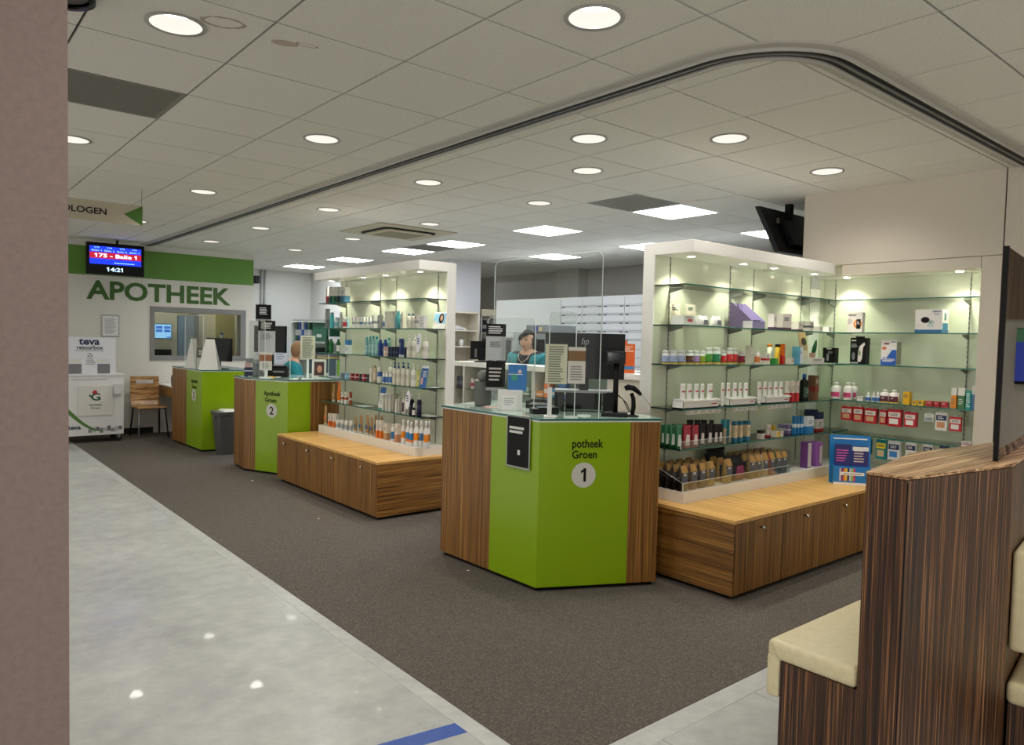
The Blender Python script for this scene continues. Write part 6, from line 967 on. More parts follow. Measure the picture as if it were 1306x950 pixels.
{"s":"n4","k":"pack","p":[5.885,2.317,0.914],"w":0.0815,"d":0.05,"h":0.1121,"f":"Y","c":["#b8202e","#dcd2cc","#e0dedc"],"l":"red and white plaster pack on hook below fourth niche shelf","n":"hanging_pack","zs":1.084},
{"s":"n4","k":"pack","p":[5.866,2.183,0.97],"w":0.067,"d":0.012,"h":0.062,"f":"Y","c":["#b9c0b6","#dcdcd6","#7f8f9c"],"l":"small clear blister pack on hook below fourth niche shelf","n":"hanging_pack","zs":1.084},
{"s":"n4","k":"pack","p":[5.868,2.1,0.913],"w":0.0792,"d":0.015,"h":0.133,"f":"Y","c":["#dcd8d2","#1f2b55","#c48a62"],"l":"white plaster pack with navy header on hook below fourth niche shelf","n":"hanging_pack","zs":1.084},
{"s":"n4","k":"pack","p":[5.87,2.006,0.917],"w":0.0776,"d":0.02,"h":0.1039,"f":"Y","c":["#b8202e","#dcd2cc","#d8d6d2"],"l":"red plaster pack at right end on hook below fourth niche shelf","n":"hanging_pack","zs":1.084},
{"s":"n5","k":"pack","p":[5.875,2.637,0.668],"w":0.076,"d":0.03,"h":0.12,"f":"Y","c":["#0f6f78","#b8303a","#0f6f78"],"l":"dark teal plaster pack with red print on hook below lowest niche shelf","n":"hanging_pack","zs":0.816},
{"s":"n5","k":"pack","p":[5.873,2.52,0.642],"w":0.0784,"d":0.025,"h":0.1501,"f":"Y","c":["#0f7a84","#e2c81e","#d8b98a"],"l":"teal plaster pack with yellow band and hand picture on hook below lowest niche shelf","n":"hanging_pack","zs":0.816},
{"s":"n5","k":"pack","p":[5.885,2.424,0.65],"w":0.0871,"d":0.05,"h":0.1421,"f":"Y","c":["#dcdcdc","#1f2b55","#3a7fc0"],"l":"white and navy pack with blue knee picture on hook below lowest niche shelf","n":"hanging_pack","zs":0.816},
{"s":"n5","k":"pack","p":[5.87,2.3,0.67],"w":0.0716,"d":0.02,"h":0.1254,"f":"Y","c":["#dedcd8","#1f2b55","#c8c4be"],"l":"white plaster pack with navy band on hook below lowest niche shelf","n":"hanging_pack","zs":0.816},
{"s":"n5","k":"pack","p":[5.87,2.181,0.675],"w":0.0683,"d":0.02,"h":0.1233,"f":"Y","c":["#dedcd8","#27345c","#c8c4be"],"l":"white plaster pack with slim navy band on hook below lowest niche shelf","n":"hanging_pack","zs":0.816},
{"s":"n5","k":"pack","p":[5.87,2.072,0.69],"w":0.0611,"d":0.02,"h":0.1099,"f":"Y","c":["#232c5a","#d8d6d2","#232c5a"],"l":"navy plaster pack nearest the jamb on hook below lowest niche shelf","n":"hanging_pack","zs":0.816},
{"s":"n5","k":"box","p":[5.886,1.925,0.816],"w":0.0619,"d":0.072,"h":0.0349,"f":"Y","c":["#dcd2d2","#c06a80"],"l":"flat white and pink carton at right end of lowest niche shelf","style":"stripe"},
]
for r_ in ROWS: product(r_)
# bags of nuts in a clear tray on the right plinth
lbl = M('#4d5664', .55); hd_ = M('#a58046', .5); clearm = M('#8d8a80', .2)
fills = ['#3a2c22', '#6a4a30', '#4a4030', '#c9a86a', '#b99a5a', '#8a7a58', '#a88f62', '#c0b49a', '#a0482a', '#5a6a3a', '#7a7050']
fn = ['near-black contents', 'brown contents', 'dark olive contents', 'golden contents', 'pale gold contents', 'khaki contents', 'tan contents', 'off-white contents', 'rust red contents', 'green contents', 'grey-brown contents']
xs_ = [3.875+.098*i for i in range(4)] + [4.37, 4.66, 4.74, 4.83, 4.92, 5.01, 5.09]
for i, x in enumerate(xs_):
    for j in range(4):
        y = 2.905 + .058*j
        if i == 0 and j > 3: continue
        w, d, h = .078, .046, .165
        o = G().loft([ell(w, d, 0, 12, 5), ell(w, d, .5*h, 12, 5), ell(w*.96, d*.75, .8*h, 12, 4), ell(w*.8, .006, h, 12, 4)]).obj('food_bag', speckle('bag_fill_%d' % i, [(.35, shade(fills[i], .55)), (.65, fills[i])], 160, .45, 2) if j == 0 else bpy.data.materials.get('bag_fill_%d' % i), None, (x, y, .5536), smooth=True)
        G().box(-w*.4, -d/2-.0012, .34*h, w*.4, -d/2+.004, .72*h).obj('label', lbl, o); g = G(); g.add([(-w*.4,-d/2-.0012,.72*h),(w*.4,-d/2-.0012,.72*h),(w*.34,-.006,.99*h),(-w*.34,-.006,.99*h),(-w*.4,0,.7*h),(w*.4,0,.7*h),(w*.34,.004,.99*h),(-w*.34,.004,.99*h)], [(0,1,2,3),(7,6,5,4),(0,4,5,1),(1,5,6,2),(2,6,7,3),(3,7,4,0)]); g.obj('header', hd_, o)
        bars((0, -d/2-.0012, .64*h), UX, w*.4, .02, 2, .4).obj('printed_text', white_s, o) if j == 0 else None
        if i == 0:
            G().box(-w/2-.001, -d*.35, .05*h, -w/2, d*.35, .5*h).obj('side_label', black_m, o); bars((-w/2-.001, 0, .3*h), (0,0,1), .07, .02, 1, .7, up=(0,1,0), off=-.0006, ragged=0).obj('side_print', white_s, o)
        tag(o, 'clear food bag with %s and tan header, %s row from front' % (fn[i], ['first','second','third','fourth'][j]), 'bag', 'bags of nuts in the clear tray')
o = product(dict(k='pouch', w=.2, d=.1, h=.17, c=['#1d1a1f','#7a2a52'], f='X', p=[4.515,2.95,.553], l='large black pouch with purple print among nut bags', s='a6', n='large_pouch'))
o = product(dict(k='pouch', w=.22, d=.06, h=.21, c=['#141214','#6a4a20'], f='X', p=[4.45,3.06,.553], l='large black pouch standing behind the nut bags', s='a6', n='large_pouch'))
t = thing('acrylic_tray', 'clear acrylic tray holding nut bags on right plinth', 'tray', (0, 0, .5535))
G().box(3.836,2.868,0,5.14,2.871,.055).obj('front_wall', glass_ac, t); G().box(5.137,2.868,0,5.14,3.12,.17).obj('end_wall', glass_ac, t); G().box(3.836,2.8675,.054,5.14,2.8715,.0562).obj('front_edge', edge_ac, t); G().box(3.834,2.867,0,3.838,2.872,.055).obj('corner_edge', edge_ac, t)
g = G(); g.add([(x, y, z) for x in (3.834, 3.837) for y, z in ((2.87,0),(3.13,0),(3.13,.15),(2.87,.055))], [(0,1,2,3),(7,6,5,4),(0,4,5,1),(1,5,6,2),(2,6,7,3),(3,7,4,0)]); g.obj('end_wall', glass_ac, t)
G().tube([(3.8355,2.87,.055),(3.8355,3.13,.15)], .0014, 6).obj('slanted_edge', edge_ac, t)
t = thing('acrylic_tray', 'clear acrylic tray holding sweet bags on right shelving', 'tray', (0, 0, .8225))
G().box(3.84,2.898,0,4.40,2.900,.05).obj('front_wall', glass_ac, t); G().box(3.84,2.897,.049,4.40,2.901,.051).obj('front_edge', edge_ac, t); G().box(3.838,2.897,0,3.842,2.901,.07).obj('corner_edge', edge_ac, t)
# blue brochure holder on the right cabinet
t = thing('brochure_holder', 'blue cardboard brochure holder with leaflets on right cabinet', 'brochure holder', (5.47, 2.56, .4785), R(-52))
bl = M('#1478c0', .45)
G().add([(x, y, z) for x in (-.145, .145) for y, z in ((.05,0),(.055,0),(.085,.36),(.08,.36))], [(0,1,2,3),(7,6,5,4),(0,4,5,1),(1,5,6,2),(2,6,7,3),(3,7,4,0)]).obj('back_board', bl, t)
G().box(-.13,-.03,0,.13,.05,.135).obj('front_pocket', bl, t); G().box(-.13,-.0312,0,.13,-.03,.018).obj('white_base', white_s, t)
for k in range(2):
    b_ = G().box(-.12+.122*k, .0+.004, .10, -.005+.122*k, .012, .30-.01*k).obj('brochure', M('#2b2a6e', .4), t); bars((-.065+.122*k, .004, .215), UX, .085, .1, 5, .4).obj('printed_text', M(['#d05aa8','#e0c8b8'][k], .5), b_)
    if k: G().box(.004,.0025,.255,.115,.004,.285).obj('white_head', white_s, b_)
for k, c in enumerate(['#c9b8c8','#6a3a72','#e0781e','#e8c02a','#1c2a5a','#b9c4d8','#8ab83a','#d8307a']): G().box(-.09+.014*k, -.0315, .03, -.077+.014*k, -.03, .125).obj('colour_stripe', M(c, .5), t)
G().prism(rrect(.085,.012,.01), 0, .001).rot(Matrix.Rotation(R(90), 4, 'X')).rot(Matrix.Translation((0,-.0312,.085))).obj('slogan_plate', white_s, t); bars((0,-.033,.085), UX, .13, .01, 1, .5, off=.0002, ragged=0).obj('slogan', M('#7a7a80', .6), t)
bars((0,.077,.335), (1,0,0), .24, .016, 1, .6, up=(0,.083,1), off=.006, ragged=0).obj('headline', white_s, t)
# ------------------------------------------------------------------ return cart, chair, bin
t = thing('return_cart', 'white wheeled medicine return cart with green curve and flag', 'cart', (0, 11.0, 0))
wl = M('#dededd', .35); navy = M('#1c2a4a', .5)
G().box(1.55,0,.10,2.305,.45,.895).obj('body', wl, t, bevel=.006); G().box(1.54,-.012,.893,2.315,.46,.918).obj('lid', wl, t, bevel=.004)
hp = G().box(1.60,.10,.918,2.225,.13,1.405).obj('header_panel', M('#dcdde2', .35), t)
text('lettering', 'teva', (1.91,.10,1.345), UX, .085, navy, hp, w=.245, bold=.03); text('lettering', 'retourbox', (1.92,.10,1.268), UX, .055, navy, hp, w=.31, bold=.02); bars((1.915,.10,1.225), UX, .34, .012, 1, .6, ragged=0).obj('small_print', grey_m, hp)
for x in (1.745, 2.08): plate(G(), (x,.10,.985), UX, .15, .13, .001).obj('photo', M('#77747a', .6), hp); plate(G(), (x,.10,1.09), UX, .15, .05, .001).obj('caption', M('#d8d8d0', .5), hp)
for k in range(3): a = R(90+120*k); plate(G(), (1.918+.022*math.cos(a),.10,1.165+.022*math.sin(a)), (math.cos(a+R(90)),0,math.sin(a+R(90))), .032, .012, .001, up=(-math.cos(a)*-1,0,math.sin(a)) if 0 else (math.cos(a),0,math.sin(a)), off=0).obj('recycle_arrow', M('#4a7a34', .5), hp)
bars((1.93,.10,1.08), UX, .12, .09, 5, .4).obj('printed_text', grey_m, hp)
bars((1.9,0,.845), UX, .42, .012, 1, .6, ragged=0).obj('small_print', grey_m, t)
fl = G().box(1.765,-.012,.365,2.17,-.002,.766).obj('cloth_flag', M('#d8d6d0', .7), t, bevel=.004)
text('lettering', 'G', (1.965,-.012,.615), UX, .1, M('#164a38', .5), fl, w=.11, bold=.02); disc(G(), (1.955,-.012,.675), UX, .03, .001, 10, off=.001).obj('red_flower', M('#b8242c', .5), fl); plate(G(), (1.905,-.012,.625), (1,0,-1), .05, .02, .001, up=(1,0,1), off=.001).obj('leaf_print', M('#164a38', .5), fl)
text('lettering', 'Apotheek', (1.96,-.012,.51), UX, .035, M('#2a4038', .5), fl, w=.15); text('lettering', 'Groen', (1.96,-.012,.468), UX, .028, M('#2a4038', .5), fl, w=.11)
G().box(2.178,-.05,.645,2.28,0,.79).obj('slot_box', M('#d2d2d2', .35), t, bevel=.004)
g = G(); n = 16; v = []
for k in range(n+1):
    s_ = k/n; x = 1.60+.46*s_; zc = .50-.34*math.sin(s_*math.pi/2); wv = .05*(1-s_)+.004; v += [(x,-.0012,zc-wv),(x,-.0012,zc+wv*.6)]
g.add(v, [(2*k, 2*k+2, 2*k+3, 2*k+1) for k in range(n)]); g.obj('green_curve', M('#4f7d34', .5), t)
for k in range(9): plate(G(), (1.90+.045*k,0,.165+.012*(k % 3)), UX, .042, .05+.02*(k % 2), .001).obj('skyline_print', M(['#8a8a8e','#b4b4b6','#6a6a70'][k % 3], .6), t)
text('lettering', 'teva', (1.72,0,.215), UX, .05, navy, t, w=.15, bold=.03)
for x in (1.62, 2.25):
    for y in (.05, .4): w_ = G().lathe([(.035,-.012),(.04,-.008),(.04,.008),(.035,.012)], 16).rot(Matrix.Rotation(R(90), 4, 'X')).rot(Matrix.Translation((x,y,.046))).obj('wheel', dark_m, t, smooth=True); G().box(x-.018,y-.018,.05,x+.018,y+.018,.1).obj('caster_fork', chrome, w_)
t = thing('visitor_chair', 'zebra wood visitor chair with slot backrest against back wall', 'chair', (2.69, 11.1, 0))
hw_ = .19
def curve_sheet(prof, w, th):
    g = G(); n = len(prof); v = []
    for sx in (-1, 1):
        for (y, z) in prof: v.append((sx*w, y, z))
    for sx in (-1, 1):
        for i, (y, z) in enumerate(prof):
            a, b = prof[max(i-1, 0)], prof[min(i+1, n-1)]; d = Vector((b[0]-a[0], b[1]-a[1])).normalized(); v.append((sx*w, y-d.y*-th, z-d.x*th))
    f = []
    for i in range(n-1): f += [(i, n+i, n+i+1, i+1), (2*n+i, 2*n+i+1, 3*n+i+1, 3*n+i), (i, i+1, 2*n+i+1, 2*n+i), (n+i, 3*n+i, 3*n+i+1, n+i+1)]
    f += [(0, 2*n, 3*n, n), (n-1, 2*n-1, 4*n-1, 3*n-1)]
    return g.add(v, f)
curve_sheet([(-.02,.43),(.02,.445),(.15,.44),(.30,.43),(.37,.445)], hw_, .012).obj('seat', chair_w, t)
bk = G()
def bq(y, z): return (y, z)
prof = [(.37,.445),(.41,.50),(.43,.58),(.44,.745),(.444,.77),(.447,.80),(.45,.85)]
curve_sheet(prof[:4], hw_, .012).obj('backrest', chair_w, t)
G().box(-hw_,.436,.745,-.115,.450,.80).box(.115,.436,.745,hw_,.450,.80).box(-hw_,.438,.80,hw_,.452,.85).obj('backrest_top', chair_w, t)
for (x0, y0, x1, y1) in ((-.17,.02,-.18,-.02),(.17,.02,.2,-.04),(-.17,.34,-.2,.42),(.17,.34,.2,.44)): G().tube([(x0,y0,.425),(x1,y1,.004)], .011, 8).obj('leg', alu if y1 < 0 and x1 < 0 else dark_m, t, smooth=True)
G().box(-.18,.0,.41,.18,.015,.425).box(-.18,.33,.41,.18,.345,.425).obj('seat_frame', dark_m, t)
t = thing('waste_bin', 'grey plastic waste bin with white paper on top', 'bin', (3.11, 9.25, 0))
def rr4(w, d, r, z): return [(a, b, z) for a, b in rrect(w, d, r, 4)]
G().loft([rr4(.12,.11,.03,.004), rr4(.155,.15,.03,.49), rr4(.165,.16,.03,.495), rr4(.165,.16,.03,.52)]).obj('body', M('#4d4e4c', .5), t, smooth=False); G().loft([rr4(.17,.165,.03,.52), rr4(.172,.167,.03,.535)]).obj('rim', M('#5f605e', .5), t); G().box(-.175,-.04,.44,-.155,.04,.49).obj('grip', M('#5a5b59', .5), t)
o = G().loft([[(3.02,9.13,.536),(3.25,9.11,.536),(3.26,9.36,.536),(3.03,9.38,.536)], [(3.04,9.15,.552),(3.24,9.13,.556),(3.24,9.33,.55),(3.05,9.35,.558)]]).obj('crumpled_paper', white_s, None); tag(o, 'white crumpled paper lying on the grey waste bin', 'paper')
# ------------------------------------------------------------------ things on the farthest counter
for k, (x, y, l) in enumerate(((2.99,9.58,'white trapezoid stand at front of farthest counter'),(2.95,10.12,'white trapezoid stand with wooden edge on farthest counter'))):
    t = thing('trapezoid_stand', l, 'stand', (x, y, 1.0355), R(-40 if k == 0 else -75))
    g = G(); P = [(-.125,0),(.125,0),(.055,.385),(-.055,.385)]; g.add([(a, y_ + b*.12, b) for y_ in (-.05, -.042) for a, b in P], [(0,1,2,3),(7,6,5,4),(0,4,5,1),(1,5,6,2),(2,6,7,3),(3,7,4,0)]); g.obj('front_board', M('#dcdad4', .5), t)
    g = G(); g.add([(a, y_ - b*.12, b) for y_ in (.045, .053) for a, b in P], [(0,1,2,3),(7,6,5,4),(0,4,5,1),(1,5,6,2),(2,6,7,3),(3,7,4,0)]); g.obj('rear_board', M('#cfcdc6' if k == 0 else '#a87a48', .5), t)
t = thing('monitor', 'black monitor edge behind white stand on farthest counter', 'monitor', (3.15, 9.75, 1.0355), R(-60)); G().box(-.2,0,.1,.2,.03,.40).obj('housing', blackg, t); G().box(-.02,.0,.008,.02,.03,.12).obj('neck', black_m, t); G().box(-.1,-.06,0,.1,.09,.008).obj('foot', black_m, t)
t = thing('poster_holder', 'black and white notice between white stands, farthest counter', 'poster', (3.0, 9.86, 1.0355), R(-50)); G().box(-.1,0,0,.1,.004,.27).obj('sheet', M('#d6d5d0', .5), t); G().box(-.1,-.0008,.14,.1,0,.27).obj('black_half', black_m, t); bars((0,-.001,.21), UX, .14, .07, 4, .5).obj('printed_text', white_s, t)
def screen(label, p0, p1, z0, z1, r=.03, foot=True):
    t = thing('acrylic_screen', label, 'screen'); a, b = Vector(p0), Vector(p1); d = (b-a); L_ = d.length; d.normalize(); n = Vector((-d.y, d.x))*.0025
    P = [(0, z0), (L_, z0)] + [(L_-r+r*math.cos(R(x)), z1-r+r*math.sin(R(x))) for x in range(0, 91, 15)] + [(r+r*math.cos(R(x)), z1-r+r*math.sin(R(x))) for x in range(90, 181, 15)]
    k = len(P); g = G(); g.add([(a.x+d.x*s+m.x, a.y+d.y*s+m.y, z) for m in (-n, n) for s, z in P], [tuple(range(k)), tuple(range(k, 2*k))[::-1]]); g.obj('sheet', glass_ac, t)
    g = G(); g.tube([(a.x+d.x*s, a.y+d.y*s, z) for s, z in P[1:]] + [(a.x, a.y, z0)], .0028, 6); g.obj('edge', edge_ac, t)
    if foot:
        for s in (.12, .88): q = a + d*(L_*s); G().box(q.x-.03, q.y-.03, z0-.0005, q.x+.03, q.y+.03, z0+.006).obj('foot', edge_ac, t)
    return t
screen('clear acrylic screen above farthest counter before the window', (2.92,9.62), (2.95,10.5), 1.0355, 1.72)
t = thing('plant_pot', 'dark grey pot on side desk behind farthest counter', 'pot', (2.93, 10.85, .7355)); G().lathe([(.05,0),(.06,.02),(.065,.13),(.05,.17),(.045,.175)], 18).obj('pot', M('#4d5256', .5), t, smooth=True); G().lathe([(.044,.176),(.02,.19)], 16).obj('lid', M('#6a6f72', .5), t)
# ------------------------------------------------------------------ things on the middle counter
Z2 = ZT2+.0006
def stand_sheet(name, label, cat, loc, rz, w, z0, z1, col, halves=(), lines=None, pole=True):
    t = thing(name, label, cat, loc, rz); G().box(-w/2,-.002,z0,w/2,.002,z1).obj('sheet', M(col, .5), t)
    for a, b, c in halves: G().box(-w/2,-.003,z0+(z1-z0)*a,w/2,-.002,z0+(z1-z0)*b).obj('printed_field', M(c, .5), t)
    if lines:
        for (a, b, n, c, k) in lines: bars((0,-.0032,z0+(z1-z0)*(a+b)/2), UX, w*k, (z1-z0)*(b-a), n, .5, ragged=.25).obj('printed_text', M(c, .6), t)
    if pole: G().box(-.012,.002,0,.012,.008,z1-.02).box(-.06,-.03,0,.06,.05,.008).obj('holder', edge_ac, t)
    return t
FC = -YAW   # rotation that turns a sheet's front towards the hall
stand_sheet('poster', 'small black poster high above the middle counter', 'poster', (3.16,8.24,Z2), R(-25), .168, .62, .81, '#0f0f10', ((0,.14,'#8f9294'),), ((.4,.85,5,'#d8d8d8',.5),))
stand_sheet('poster', 'black and grey notice on pole at middle counter', 'poster', (3.10,7.98,Z2), R(-25), .18, .25, .625, '#b3b6b8', ((.7,1,'#1a1a1c'),), ((.76,.95,4,'#d8d8d8',.7),(.45,.62,5,'#77797c',.6)))
stand_sheet('notice', 'white notice with small photo below the grey notice', 'notice', (3.06,7.9,Z2), R(-25), .13, .08, .28, '#c9c6bf', ((.5,.85,'#8a5a3a'),), ((.1,.4,4,'#8a8a88',.6),))
t = thing('planter', 'grey stone planter on the middle counter', 'planter', (3.05,8.12,Z2)); G().lathe([(.05,0),(.06,.01),(.07,.15),(.066,.155),(.06,.14)], 4).rot(Matrix.Rotation(R(20), 4, 'Z')).obj('pot', M('#6d7676', .6), t); G().lathe([(.058,.145),(.05,.17),(.02,.19)], 10).obj('filling', M('#8c9290', .8), t)
t = thing('leaflet_rack', 'leaflet rack with navy and pink leaflets on middle counter', 'leaflet rack', (2.985,8.2,Z2), R(-30)); G().box(-.05,0,0,.05,.05,.10).obj('rack', M('#1c2748', .4), t); G().box(-.045,.01,.10,.02,.02,.15).obj('leaflet', M('#c9a49a', .5), t); G().box(-.04,.025,.15,.05,.03,.2).obj('rear_leaflet', M('#8a8f90', .5), t); G().box(-.05,-.001,.055,.05,0,.065).obj('white_line', white_s, t)
t = thing('monitor', 'thin black monitor seen edge-on at middle counter', 'monitor', (3.215,8.17,Z2), R(-62)); G().box(-.22,-.015,.27,.22,.015,.57).obj('housing', blackg, t); G().box(-.03,.0,.008,.03,.03,.3).obj('neck', black_m, t); G().box(-.11,-.07,0,.11,.09,.008).obj('foot', black_m, t)
t = thing('label_printer', 'black label printer on the middle counter', 'printer', (3.27,8.03,Z2), R(-30)); G().box(-.10,-.08,0,.10,.08,.10).obj('body', dark_m, t, bevel=.006); G().box(-.09,-.07,.10,.09,.07,.125).obj('lid', black_m, t, bevel=.01); G().box(-.06,-.083,.05,.06,-.08,.07).obj('paper_slot', grey_m, t)
screen('clear acrylic screen at left of the middle counter', (3.0,8.25), (3.05,7.9), Z2, Z2+.62); screen('clear acrylic screen at right of the middle counter', (3.22,7.62), (3.62,7.52), Z2, Z2+.62)
stand_sheet('list_sheet', 'pale green printed list on the right middle-counter screen', 'notice', (3.38,7.53,Z2), R(-25), .155, .215, .47, '#c6c9b6', (), ((.06,.95,13,'#6f7a6a',.75),))
t = thing('showcard', 'white showcard with portrait photo on middle counter', 'card', (3.485,7.47,Z2), R(-28)); plate(G(), (0,0,.11), UX, .15, .215, .003, (0,.16,1)).obj('card', M('#dcdedc', .4), t); plate(G(), (0,-.002,.115), UX, .105, .15, .001, (0,.16,1), .003).obj('portrait', M('#4a3230', .5), t); disc(G(), (.005,-.002,.11), UX, .026, .001, 18, (0,.16,1), .0045, .04).obj('portrait_face', M('#cf9c88', .5), t); G().box(-.03,.02,0,.03,.07,.003).obj('easel_foot', white_s, t)
t = thing('yellow_note', 'small yellow note block on the middle counter', 'note', (3.13,7.95,Z2), R(20)); G().box(-.04,-.03,0,.04,.03,.01).obj('block', M('#d9a52a', .6), t); G().box(.05,-.04,0,.16,.04,.004).obj('white_sheet', white_s, t)
for k, (x, y) in enumerate(((3.50,7.62),(3.60,7.60))):
    t = thing('carton', ['flat white carton at right end of middle counter, left','flat white carton at right end of middle counter, right'][k], 'carton', (x, y, Z2), R(-10)); G().box(-.045,-.05,0,.045,.05,.05+.008*k).obj('body', M('#c9c9c4', .5), t); bars((0,-.05,.03), UX, .06, .02, 2).obj('printed_text', grey_m, t)
# ------------------------------------------------------------------ things on the nearest counter
Z1 = ZT+.0006
t = thing('woven_vase', 'grey woven vase with round ball top on nearest counter', 'vase', (3.09,4.02,Z1))
prof = [(.05,0)] + [(.055+.012*math.sin(z*5.5)+.0022*(i % 2), z) for i, z in enumerate([.005+.0065*j for j in range(26)])]
G().lathe(prof, 22).obj('body', M('#5f615f', .7), t, smooth=True)
ball = [(max(.001, .042*math.sin(math.pi*j/16))+.0014*(j % 2), .205-.042*math.cos(math.pi*j/16)) for j in range(17)]
G().lathe(ball, 20).obj('ball', M('#777977', .7), t, smooth=True)
t = G().prism([(3.02,3.90),(3.16,3.86),(3.22,4.0),(3.08,4.04)], Z1, Z1+.0008).obj('pink_paper', M('#d9b0a8', .6), None); 
t.location = (-.02, -.04, 0); tag(t, 'pink paper sheet lying on nearest counter glass', 'paper')
AA, AB = (3.22,4.08), (3.25,3.07)
screen('tall clear acrylic screen with rounded corners on nearest counter', AA, AB, Z1, 2.05, .05)
screen('small clear acrylic screen with black poster on nearest counter', (3.09,3.98), (3.19,3.60), Z1, 1.65)
screen('small clear acrylic screen with notes on nearest counter', (3.03,3.29), (3.12,3.15), Z1, 1.68)
fc = -YAW
def facing(p): return -math.atan2(p[0], p[1])
stand_sheet('poster', 'tall black and grey notice on small nearest-counter screen', 'poster', (3.09,3.89,Z1), facing((3.14,3.94)), .134, .32, .565, '#b5b8ba', ((.66,1,'#171719'),), ((.72,.95,4,'#d8d8d8',.75),(.36,.52,4,'#77797c',.6)), pole=False)
stand_sheet('poster', 'black notice hanging below grey notice, nearest counter', 'poster', (3.09,3.885,Z1), facing((3.14,3.94)), .130, .115, .315, '#101012', ((0,.1,'#9a9c9c'),), ((.3,.8,4,'#b9b4ae',.7),), pole=False)
t = thing('leaflet_holder', 'white leaflet holder with blue leaflets on nearest counter', 'leaflet holder', (3.03,3.645,Z1), facing((3.3,3.97)))
G().box(-.085,0,0,.075,.05,.135).obj('holder', M('#d9d9d6', .3), t, bevel=.002); G().box(-.02,.01,.13,.10,.013,.30).obj('blue_leaflet', M('#2f74b8', .45), t); G().box(-.02,.009,.235,.075,.0095,.239).obj('white_line', white_s, t); disc(G(), (.055,.009,.255), UX, .012, .001, 16).obj('emblem', M('#d8c9cc', .5), t); disc(G(), (.02,.009,.215), UX, .022, .001, 20).obj('green_dot', M('#3a9a86', .5), t); G().box(-.06,-.012,0,.04,0,.095).obj('white_pocket', M('#e2e2e0', .3), t); bars((-.01,-.012,.06), UX, .07, .05, 4, .3).obj('printed_text', grey_m, t)
stand_sheet('yellow_list', 'pale yellow printed list on the notes screen', 'notice', (3.03,3.225,Z1), facing((3.11,3.31)), .132, .20, .44, '#c9cbb2', (), ((.04,.96,15,'#77806e',.7),), pole=False)
stand_sheet('memo_sheet', 'white memo with landscape photo beside pale yellow list', 'notice', (3.12,3.14,Z1), facing((3.19,3.21)), .105, .205, .425, '#cfccc4', ((.62,.9,'#7a5a34'),), ((.08,.5,6,'#8a8a88',.7),), pole=False)
t = thing('screen_foot', 'white upright screen clamp on nearest counter glass', 'clamp', (3.0,3.24,Z1), facing((3.05,3.29))); G().box(-.035,-.03,0,.035,.03,.008).obj('base', white_s, t, bevel=.002); G().box(-.01,-.008,.008,.012,.008,.18).obj('upright', M('#d6d8d4', .25), t, bevel=.002)
t = thing('card_terminal', 'black payment terminal lying on nearest counter glass', 'card terminal', (3.12,3.42,Z1), facing((3.2,3.5))+R(15)); G().box(-.085,-.05,0,.085,.05,.03).obj('body', dark_m, t, bevel=.006); G().box(-.05,-.045,.03,.085,.05,.04).obj('keypad', black_m, t, bevel=.003); G().box(-.08,-.04,.03,-.052,.04,.034).obj('display', M('#8a8d8c', .2), t)
t = thing('desk_phone', 'black handset lying behind payment terminal', 'phone', (3.33,3.72,Z1), facing((3.2,3.6))); G().box(-.08,-.04,0,.08,.05,.025).obj('body', dark_m, t, bevel=.004); G().tube([(-.08,0,.035),(-.03,0,.05),(.04,0,.05),(.09,0,.04)], [.014,.011,.011,.016], 8).obj('handset', black_m, t, smooth=True)
mc = (3.47,3.42); ma = facing(mc)
t = thing('monitor', 'large black monitor seen from behind on nearest counter', 'monitor', (mc[0], mc[1], Z1), ma)
G().box(-.262,-.012,.215,.262,.02,.515).obj('housing', M('#0d0d0f', .3), t, bevel=.003); text('logo', 'hp', (.0,-.012,.455), UX, .06, M('#9a9a9c', .3, .6), t, w=.05, shear=.3); G().box(-.03,-.03,.14,.03,-.012,.3).obj('vesa_arm', dark_m, t)
t = thing('monitor_riser', 'black metal riser shelf under the large monitor', 'riser', (mc[0], mc[1], Z1), ma); G().box(-.19,-.08,.125,.19,.10,.14).obj('plate', M('#8a8b8c', .35), t); G().box(-.19,-.08,0,-.13,.10,.125).obj('leg', dark_m, t); G().box(.13,-.08,0,.19,.10,.125).obj('leg', dark_m, t); G().box(-.12,.06,.004,.12,.1,.12).obj('rear_box', black_m, t)
t = thing('customer_display', 'black pole display with square base on nearest counter', 'display', (3.41,3.09,Z1), facing((3.41,3.09))); G().prism([(-.08,-.06),(.08,-.06),(.085,.05),(-.06,.05)], 0, .025).obj('base', dark_m, t, bevel=.004); G().tube([(.005,0,.02),(.005,0,.34)], .0165, 14).obj('pole', black_m, t, smooth=True); hd = G().add([(x, y, z) for x in (-.06, .06) for y, z in ((-.035,.33),(.04,.32),(.045,.395),(-.01,.405))], [(0,1,2,3),(7,6,5,4),(0,4,5,1),(1,5,6,2),(2,6,7,3),(3,7,4,0)]).obj('display_head', dark_m, t, bevel=.003); plate(G(), (-.0,-.0235,.368), UX, .095, .052, .001, (0,.34,1), .001).obj('display_glass', M('#20232c', .1), hd)
t = thing('barcode_scanner', 'black barcode scanner on curved stand with cable', 'scanner', (3.50,3.02,Z1), facing((3.5,3.02)))
G().lathe([(.04,0),(.04,.006),(.015,.014)], 20).obj('base', black_m, t); G().tube([(0,0,.01),(.006,0,.06),(.004,0,.11),(-.01,0,.145)], [.013,.015,.014,.012], 10).obj('stand', black_m, t, smooth=True); hd = G().tube([(-.05,-.01,.172),(-.03,-.008,.182),(.0,0,.178),(.03,.005,.155),(.05,.01,.135)], [.016,.019,.018,.014,.011], 10).obj('scanner_head', blackg, t, smooth=True)
